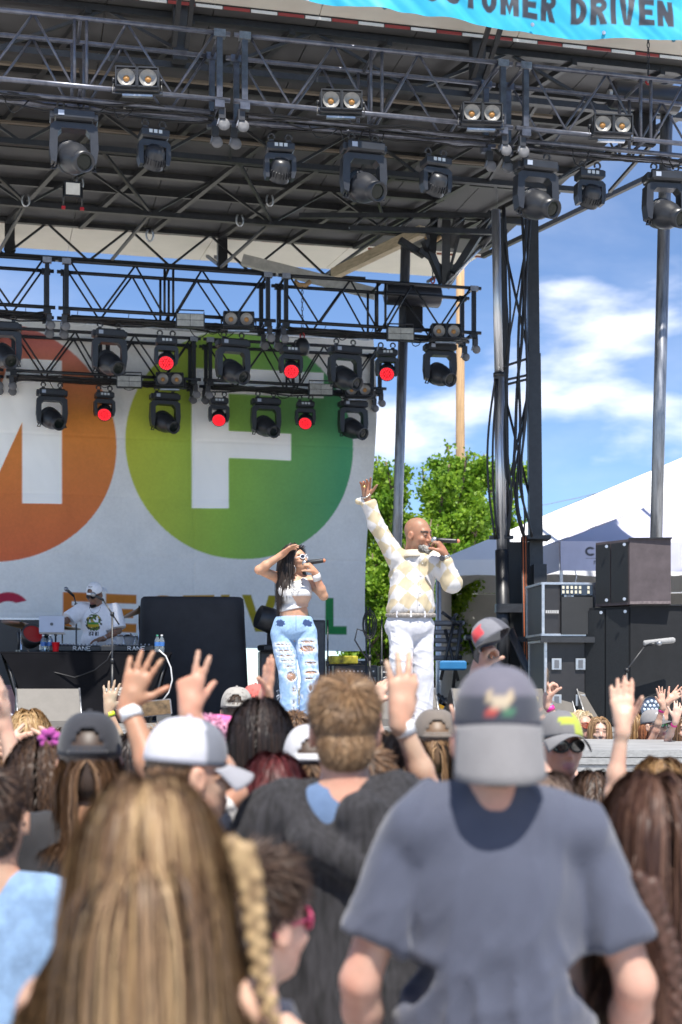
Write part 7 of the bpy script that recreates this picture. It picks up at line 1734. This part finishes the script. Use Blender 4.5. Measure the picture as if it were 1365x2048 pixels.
crowd('woman in brown cap with sandy tied-back hair, lime top under mint jacket', 872, 1428, 5.4, 0, 1.0, (.54, .32, .23), [dict(kind='tee', mat=cloth('lime_top', (.28, .5, .05)), name='top'), dict(kind='long', mat=cloth('mint_jacket', (.42, .52, .48)), name='mint_jacket', ease=2.0, carve=[((-.06, -.1, .1), (.13, .12, .16))])], dict(kind='long', pal=SANDY, n=3000, length=.24, wave=.22, width=.003, zmax=-.1), shells=(.15, .09, .05), female=True, seed=43,
      cap=dict(crown=(.15, .125, .105), brim=(.15, .125, .105), face=0, curve=.5, name='brown_cap', opening=True), arms={'R': dict(hand=(925, 1480, 5.2), pose='open', n=(0, 1, 0), pole=(1, 0, -.6), th=-1)})
crowd('person in faded grey and blue cap, left of the yellow-banded hand', 474, 1381, 8.4, 0, 1.08, (.48, .27, .19), dict(kind='tee', mat=cloth('maroon_tee', (.2, .03, .04)), name='t_shirt'), dict(kind='short', pal=DKBR, n=700, length=.03), shells=(.03, .02, .015), seed=45, cap=dict(crown=(.34, .32, .29), brim=(.07, .08, .11), face=0, curve=.5, name='faded_cap', opening=True, panel=(.12, .19, .25), seamc=(.2, .19, .17)))
crowd('person in coral red cap beside the faded grey cap', 512, 1374, 8.8, 0, 1.0, (.48, .27, .19), dict(kind='tee', mat=cloth('navy_tee', (.02, .03, .07)), name='t_shirt'), dict(kind='short', pal=DKBR, n=500, length=.03), shells=(.03, .02, .015), seed=46, cap=dict(crown=(.65, .12, .1), brim=(.65, .12, .1), face=0, curve=.5, name='coral_cap'))
crowd('person with brown topknot hair in front of the woman singer\'s feet', 590, 1428, 8.0, 0, 1.0, (.5, .3, .2), dict(kind='tee', mat=cloth('teal_tee', (.05, .12, .14)), name='t_shirt'), dict(kind='short', pal=BROWN, n=1600, length=.04, wave=.2, width=.004), shells=(.05, .03, .02), seed=47)
crowd('person with dark curly hair and magenta flower clip at left', 85, 1497, 4.5, 4, 1.0, (.42, .23, .15), dict(kind='tank', mat=cloth('denim_vest', (.25, .4, .6)), name='denim_vest', scoop=.05), dict(kind='long', pal=DKBR + BROWN[:1], n=4800, length=.17, wave=.6, width=.003, volume=1.12), shells=(.03, .018, .012), female=True, seed=49, bulk=1.15)
crowd('blonde person near the stage at far left, hands clapping above the head', 58, 1424, 6.6, 0, 1.02, (.54, .33, .24), dict(kind='tee', mat=cloth('sky_tee', (.3, .45, .7)), name='t_shirt'), dict(kind='long', pal=BLOND[1:], n=1800, length=.22, width=.005), shells=(.3, .19, .09), female=True, seed=51,
      arms={'R': dict(hand=(152, 1434, 5.8), pose='flat', d=(-.9, 0, .45), n=(.1, 1, .2), th=1, hs=1.19, pole=(1, 0, -.7)), 'L': dict(hand=(140, 1446, 5.7), pose='flat', d=(-.85, -.1, .5), n=(0, -1, 0), th=1, hs=1.14, pole=(-.5, 0, -1))}, vox=.006)
crowd('person in white cap with blue band at the left frame edge', 6, 1432, 7.2, 0, 1.0, (.5, .3, .2), dict(kind='tee', mat=cloth('navy_tee', (.02, .03, .07)), name='t_shirt'), dict(kind='short', pal=BROWN, n=500, length=.03), shells=(.05, .03, .02), seed=53, cap=dict(crown=(.72, .73, .76), brim=(.03, .08, .4), face=0, curve=.5, name='white_blue_cap', seamc=(.03, .1, .45)))
crowd('dark-haired person in pale blue denim shirt cut by the left frame edge, bare arm forward', -12, 1545, 3.6, 0, 1.0, (.46, .26, .18), dict(kind='tee', mat=cloth('light_denim', (.17, .27, .42), var=.25), name='denim_shirt', len=.8), dict(kind='short', pal=DKBR, n=1500, length=.03), shells=(.03, .02, .015), seed=55, specs=dict(framec=(.02, .02, .02), lensc=(.02, .02, .02)), bulk=1.1)
crowd('person in black sleeve at far left, forearm raised along the frame edge', -40, 1500, 4.9, 0, 1.0, (.55, .35, .26), dict(kind='tee', mat=cloth('charcoal_tee', (.03, .03, .034)), name='t_shirt'), dict(kind='short', pal=BROWN, n=700, length=.04), shells=(.05, .03, .02), seed=57, arms={'R': dict(hand=(4, 1425, 4.9), pose='relax', d=(0, 0, 1), n=(-1, 0, 0), th=1, pole=(1, 0, -.8))}, vox=.0065)
crowd('person with pale hand stretched to the right at left, under the blonde head', 30, 1500, 6.4, 8, .95, (.55, .35, .26), dict(kind='tee', mat=cloth('charcoal_tee', (.03, .03, .034)), name='t_shirt'), dict(kind='long', pal=SANDY, n=1200, length=.2, wave=.2, width=.005), shells=(.1, .06, .03), female=True, seed=58, arms={'L': dict(hand=(16, 1486, 6.4), pose='flat', d=(.95, 0, .15), n=(0, 1, .3), th=1, hs=0.97, pole=(-.8, 0, -.8))}, vox=.0065)
crowd('woman with dark pinned-up hair and pink-framed glasses below the cardigan', 506, 1728, 2.55, -44, .92, (.56, .34, .26), dict(kind='tank', mat=cloth('navy_strap_top', (.02, .025, .05)), name='top', scoop=.25), dict(kind='short', pal=DKBR, n=5000, length=.06, wave=.15, width=.002), shells=(.03, .02, .015), female=True, seed=59, specs=dict(framec=(.6, .06, .16), lensc=(.3, .1, .12)))
crowd('person near the stage holding a phone up, pink wristband, right of the tower base', 1098, 1440, 8.2, 0, 1.0, (.55, .34, .26), dict(kind='tank', mat=cloth('black_top', (.02, .02, .02)), name='top'), dict(kind='long', pal=DKBR, n=900, length=.25, width=.006), shells=(.03, .02, .015), female=True, seed=61,
      arms={'R': dict(hand=(1088, 1382, 8.2), pose='grip', d=(0, 0, 1), n=(1, .1, 0), th=-1, pole=(1, 0, -.6), hs=1.05)}, bands=[('R', .84, (.75, .04, .28), .014), ('R', .95, (.5, .5, .5), .012)])
# --- people in the pit behind the runway, looking this way
PITZ = .0
crowd('blonde woman in rust-coloured sunglasses in the pit at right', 1163, 1424, 12.5, 208, 1.02, (.56, .34, .26), dict(kind='tee', mat=cloth('black_tee', (.018, .017, .019)), name='t_shirt'), dict(kind='long', pal=[(.5, .38, .22), (.6, .48, .32), (.42, .3, .16)], n=1600, length=.34, width=.007, back=2.4, side=.5), shells=(.45, .33, .18), female=True, seed=71, specs=dict(framec=(.3, .06, .03), lensc=(.3, .07, .04), big=1.15))
crowd('woman with light brown parted hair looking at the lens from the pit', 1199, 1437, 12.4, 178, .98, (.56, .36, .28), dict(kind='tank', mat=cloth('white_top', (.7, .7, .7)), name='top'), dict(kind='long', pal=SANDY + BLOND[1:3], n=1600, length=.3, width=.006, back=2.2, side=.7), shells=(.2, .12, .07), female=True, seed=73)
crowd('woman with dark blonde hair turned away in the pit, behind the raised bare arm', 1260, 1424, 12.5, 60, 1.0, (.56, .36, .28), dict(kind='tank', mat=cloth('white_top', (.7, .7, .7)), name='top'), dict(kind='long', pal=BLOND[:3], n=1600, length=.32, width=.007), shells=(.18, .11, .05), female=True, seed=75)
crowd('woman in grey brimmed hat and green mirrored sunglasses in the pit, hands clapping', 1306, 1423, 12.2, 225, 1.05, (.56, .34, .25), dict(kind='tank', mat=cloth('white_top', (.7, .7, .7)), name='top'), dict(kind='long', pal=[(.2, .07, .03), (.28, .11, .05)], n=1000, length=.16, width=.006, back=1.2, wave=.2, zmax=-.1), shells=(.16, .06, .03), female=True, seed=77, tilt=(8, 0, 0),
      cap=dict(crown=(.24, .235, .24), brim=(.12, .115, .12), face=0, curve=.3, name='grey_hat', logo=lambda Va, c: np.where(((Va[:, 1] > .02) & (np.abs(Va[:, 2] - .05) < .016) & (np.abs(Va[:, 0]) < .045))[:, None], A3((.6, .58, .58))[None], c)), specs=dict(framec=(.1, .1, .1), lensc=(.12, .45, .08), big=1.2),
      arms={'R': dict(hand=(1335, 1388, 11.9), pose='open', d=(-.15, 0, 1), n=(.5, -.8, 0), th=-1, hs=1.01, pole=(1, 0, -.8)), 'L': dict(hand=(1338, 1396, 12.2), pose='open', d=(.7, 0, .6), n=(-.3, -.8, 0), th=-1, hs=1.01, pole=(-1, 0, -.6))}, bands=[('R', .9, (.1, .3, .08), .012), ('R', .82, (.75, .04, .28), .014)], vox=.0065)
crowd('person at the right frame edge in the pit, pale arm raised with pink band', 1372, 1430, 11.6, 170, 1.0, (.58, .37, .29), dict(kind='tank', mat=cloth('white_top', (.7, .7, .7)), name='top'), dict(kind='long', pal=BROWN, n=800, length=.3, width=.006), shells=(.05, .03, .02), female=True, seed=79, arms={'R': dict(hand=(1352, 1440, 11.3), pose='relax', d=(.2, 0, 1), pole=(-1, 0, -.6), n=(0, 1, 0), th=1), 'L': dict(hand=(1368, 1400, 11.5), pose='open', d=(0, 0, 1), pole=(1, 0, -.6), n=(0, -1, 0), th=1)}, bands=[('R', .8, (.75, .04, .28), .014)])

# --- fill the rows nearer the stage
T_ = lambda n_, c_: dict(kind='tee', mat=cloth(n_, c_), name='t_shirt', vox=.02)
for (lab, px, top, t, hc_, kd, ln, tc, fem, arm_) in (
    ('person with sandy hair between the two raised hands at left', 322, 1462, 6.4, SANDY, 'short', .05, ('tan_tee', (.3, .2, .12)), False, None),
    ('small dark-haired head near the stage below the towel', 402, 1447, 8.2, DKBR, 'short', .04, ('rose_tee', (.4, .12, .14)), False, None),
    ('dark ponytailed person behind the white wristband forearm', 268, 1472, 6.0, BLK_H, 'long', .25, ('yellow_tee', (.5, .38, .08)), True, None),
    ('brown-haired person in front of the runway, between jersey and blond man', 566, 1470, 6.6, BROWN, 'short', .05, ('sage_tee', (.18, .24, .15)), False, None),
    ('light brown head just left of the OK-sign forearm', 752, 1462, 7.6, SANDY, 'long', .2, ('white_tee', (.6, .6, .6)), True, None),
    ('auburn-haired person right of the OK-sign arm near the stage', 830, 1462, 7.8, RED_H, 'long', .28, ('ink_tee', (.03, .04, .08)), True, None),
    ('brown head tucked between the brown cap and the grey cap', 905, 1482, 5.9, BROWN, 'short', .05, ('green_tee', (.06, .18, .08)), False, None),
    ('small dark head in front of the runway, right of the security man', 1188, 1546, 5.6, DKBR, 'long', .22, ('coral_tee', (.55, .16, .1)), True, None),
    ('sandy head below the runway edge near the right frame side', 1352, 1545, 5.2, SANDY, 'short', .05, ('aqua_tee', (.1, .3, .32)), False, None),
    ('small brown head near the stage left of the black cap', 110, 1462, 7.8, BROWN, 'long', .22, ('plum_tee', (.2, .05, .16)), True, None),
    ('person by the stage at left with bare arm up, yellow wristband', 205, 1452, 8.6, DKBR, 'short', .04, ('grey_tee', (.2, .2, .22)), False, dict(hand=(212, 1395, 8.6), pose='open', d=(.1, 0, 1), n=(0, 1, 0), th=-1, pole=(1, 0, -.6))),
    ('person by the stage raising an open hand just right of the bowl cut', 640, 1448, 8.4, BLK_H, 'short', .04, ('navy_tee', (.02, .03, .07)), False, dict(hand=(650, 1392, 8.4), pose='relax', d=(-.1, 0, 1), n=(.3, 1, 0), th=-1, pole=(1, 0, -.6))),
    ('person raising a fist at the runway right of the brown cap', 1040, 1470, 7.2, BROWN, 'short', .04, ('black_tee', (.018, .017, .019)), False, dict(hand=(1052, 1412, 7.2), pose='fist', d=(0, 0, 1), n=(0, 1, 0), th=-1, pole=(1, 0, -.6)))):
    q_s = int(px) + 7
    crowd(lab, px, top, t, rnd.uniform(-14, 14), 1.0, (rnd.uniform(.36, .56), rnd.uniform(.2, .33), rnd.uniform(.13, .24)), T_(*tc), dict(kind=kd, pal=hc_, n=1100 if kd == 'long' else 1000, length=ln, width=.0045 if kd == 'long' else .0035, wave=.08, **({'side': .3} if kd == 'long' else {})), shells=hc_[0], female=fem, seed=q_s, arms={'R': arm_} if arm_ else None, vox=.0075 if arm_ else .012, bands=[('R', .88, (.6, .7, .04), .014)] if 'yellow' in lab else ())
hold, Jh, _, _, _ = crowd('person hidden behind the grey cap, holding a trucker cap high', 985, 1392, 6.6, 0, .95, (.52, .3, .22), dict(kind='tee', mat=cloth('navy_tee', (.02, .03, .07)), name='t_shirt'), dict(kind='short', pal=DKBR, n=500, length=.03), shells=(.03, .02, .015), seed=81, arms={'R': dict(hand=(950, 1336, 6.5), pose='grip', d=(.3, 0, 1), n=(.9, .4, 0), th=-1, hs=1.06, pole=(1, 0, -.4))}, vox=.006)
# cap in the raised hand
hc = ball_cap(None, (0, 0, 0), np.eye(3), .95, (.07, .07, .085), (.02, .02, .022), 0, .5, name='held_cap', panel=(.17, .17, .19), logo=lambda Va, c: np.where(((np.abs(Va[:, 0]) < .035) & (Va[:, 1] > .06) & (Va[:, 2] > .02) & (Va[:, 2] < .07))[:, None], A3((.6, .05, .06))[None], c))
hc.location = WD(986, 1276, 6.45); hc.rotation_euler = (R(-15), R(38), R(120)); tag(hc, 'grey and black trucker cap with red patch held up in a raised hand', 'cap')
def phone(px, py, t, rot, label, pic=False):
    r = empty('phone', WD(px, py, t), 0, label, 'phone', 'phones held up', rot); MB().box((0, 0, 0), (.075, .009, .15), bev=.004).build('phone_case', mat('phone_case', (.25, .25, .27), .3), r)
    m = MB(); m.box((0, -.006, 0), (.068, .003, .14)); m.build('screen', mat('phone_screen_dark', (.16, .1, .05), .1, 0, .8, 30, coat=1), r)
phone(1094, 1363, 8.1, (0, R(14), R(60)), 'silver phone in the pink-banded hand near the flight case')
phone(312, 1416, 6.8, (0, R(84), R(-10)), 'phone held sideways beside the white wristband')
# pink plush cowboy hat and its wearer
pr, Jp, Hp, Rp, zp = crowd('person in pink plush cowboy hat right of the white trucker cap', 440, 1470, 5.0, 0, 1.0, (.5, .3, .22), dict(kind='tee', mat=cloth('pink_tee', (.6, .2, .35)), name='t_shirt'), dict(kind='long', pal=BLOND[:3], n=1800, length=.25, width=.004, zmax=-.1), shells=(.2, .12, .06), female=True, seed=83)
hat = empty('pink_cowboy_hat', (0, 0, 0)); hat.parent = pr; hat.location = Vector(Hp) + Vector((0, 0, .075)); hat.rotation_euler = (R(-6), R(4), R(70))
b = Body(); b.ell((0, 0, .04), (.088, .105, .085)); b.ell((0, 0, .13), (.02, .09, .035), None, .02, 1); b.cut((0, 0, -.015), (0, 0, -1), .3); V, F = b.mesh(.008); np_mesh('hat_crown', V, F, cloth('hot_pink_felt', (.72, .12, .36)), hat)
V = []; nA, nR = 56, 8
for i in range(nA):
    a = 2 * PI * i / nA
    for j in range(nR + 1):
        u = j / nR; rx_, ry_ = .086 + .085 * u, .103 + .085 * u; x, y = rx_ * math.cos(a), ry_ * math.sin(a); V.append((x, y, .10 * u * u * abs(math.cos(a)) ** 2 - .02 * u * abs(math.sin(a))))
F = [(i * (nR + 1) + j, ((i + 1) % nA) * (nR + 1) + j, ((i + 1) % nA) * (nR + 1) + j + 1, i * (nR + 1) + j + 1) for i in range(nA) for j in range(nR)]
o = np_mesh('hat_brim', V, F, cloth('pale_pink_felt', (.78, .45, .58)), hat); o.modifiers.new('t', 'SOLIDIFY').thickness = .006
rg = np.random.default_rng(3); E_ = np.array([V[i * (nR + 1) + nR] for i in range(nA)]); n = 2600; q = rg.uniform(0, nA, n); i0 = q.astype(int) % nA; f = (q - np.floor(q))[:, None]; P0 = E_[i0] * (1 - f) + E_[(i0 + 1) % nA] * f
dr = rg.normal(0, 1, (n, 3)) + P0 * 3; dr /= np.linalg.norm(dr, axis=1)[:, None]; Q = np.stack([P0 + dr * .03 * t + A3((0, 0, -.006)) * t * t for t in (0, .4, .8, 1.1)], 1)
ribbons(Q, np.full(n, .003), np.tile(A3((.80, .42, .58)), (n, 1)) * rg.uniform(.8, 1.15, n)[:, None], 'plush_trim', hat)['kind'] = 'stuff'
# braids
def braid(parent, pts, r, cols, name='braid'):
    P = np.array([A3(p) for p in pts]); n = 22; u = np.linspace(0, len(P) - 1, n); b = Body()
    for i in range(n):
        c = A3([np.interp(u[i], np.arange(len(P)), P[:, k_]) for k_ in range(3)]); s_ = 1 if i % 2 else -1; rr_ = r * (1 - .35 * i / n)
        b.ell(c + A3((s_ * rr_ * .55, -.002, 0)), (rr_ * .95, rr_ * .9, rr_ * 1.25), rotm(0, s_ * 32, 0), .004)
    V, F = b.mesh(.004); st_ = fbm(V * A3((1, 1, .35)), 160, 3, 2)
    np_mesh(name, V, F, HAIRM(), parent, True, lerpc(cols[0], cols[1], np.clip(st_ * 2 - .5, 0, 1)))
def wloc(root, px, py, t):
    inv = Matrix.Rotation(-root.rotation_euler.z, 3, 'Z'); return inv @ (WD(px, py, t) - Vector(root.location))
ppl = {o['label']: o for o in bpy.data.objects if o.name.startswith('person') and o.parent is None}
f1 = next(o for l, o in ppl.items() if 'closest to the lens' in l); braid(f1, [wloc(f1, x, y, 1.95) for x, y in ((478, 1690), (500, 1760), (512, 1850), (522, 1940), (545, 2040))], .0135, ((.16, .1, .05), (.40, .28, .145)))
f6 = next(o for l, o in ppl.items() if 'braid at the right edge' in l); braid(f6, [wloc(f6, x, y, 2.75) for x, y in ((1290, 1760), (1310, 1820), (1335, 1890), (1352, 1960), (1362, 2050))], .017, ((.04, .018, .012), (.085, .042, .03)))
# flower clip on the curly hair
f9 = next(o for l, o in ppl.items() if 'magenta flower' in l)
c_ = Vector(wloc(f9, 100, 1478, 4.45)); m = MB()
for k_ in range(7):
    a = k_ * .9; m.lathe([(.001, 0), (.014, .006), (.017, .013), (.008, .022)], Matrix.Translation(c_) @ Matrix.Rotation(a, 4, 'Y') @ Matrix.Translation((.02, 0, .004)) @ Matrix.Rotation(R(60), 4, 'X'), 8)
m.build('flower_clip', cloth('magenta_petals', (.34, .05, .26)), f9)
tot = sum(len(o.data.loop_triangles) or sum(len(p.vertices) - 2 for p in o.data.polygons) for o in bpy.data.objects if o.type == 'MESH') if False else 0
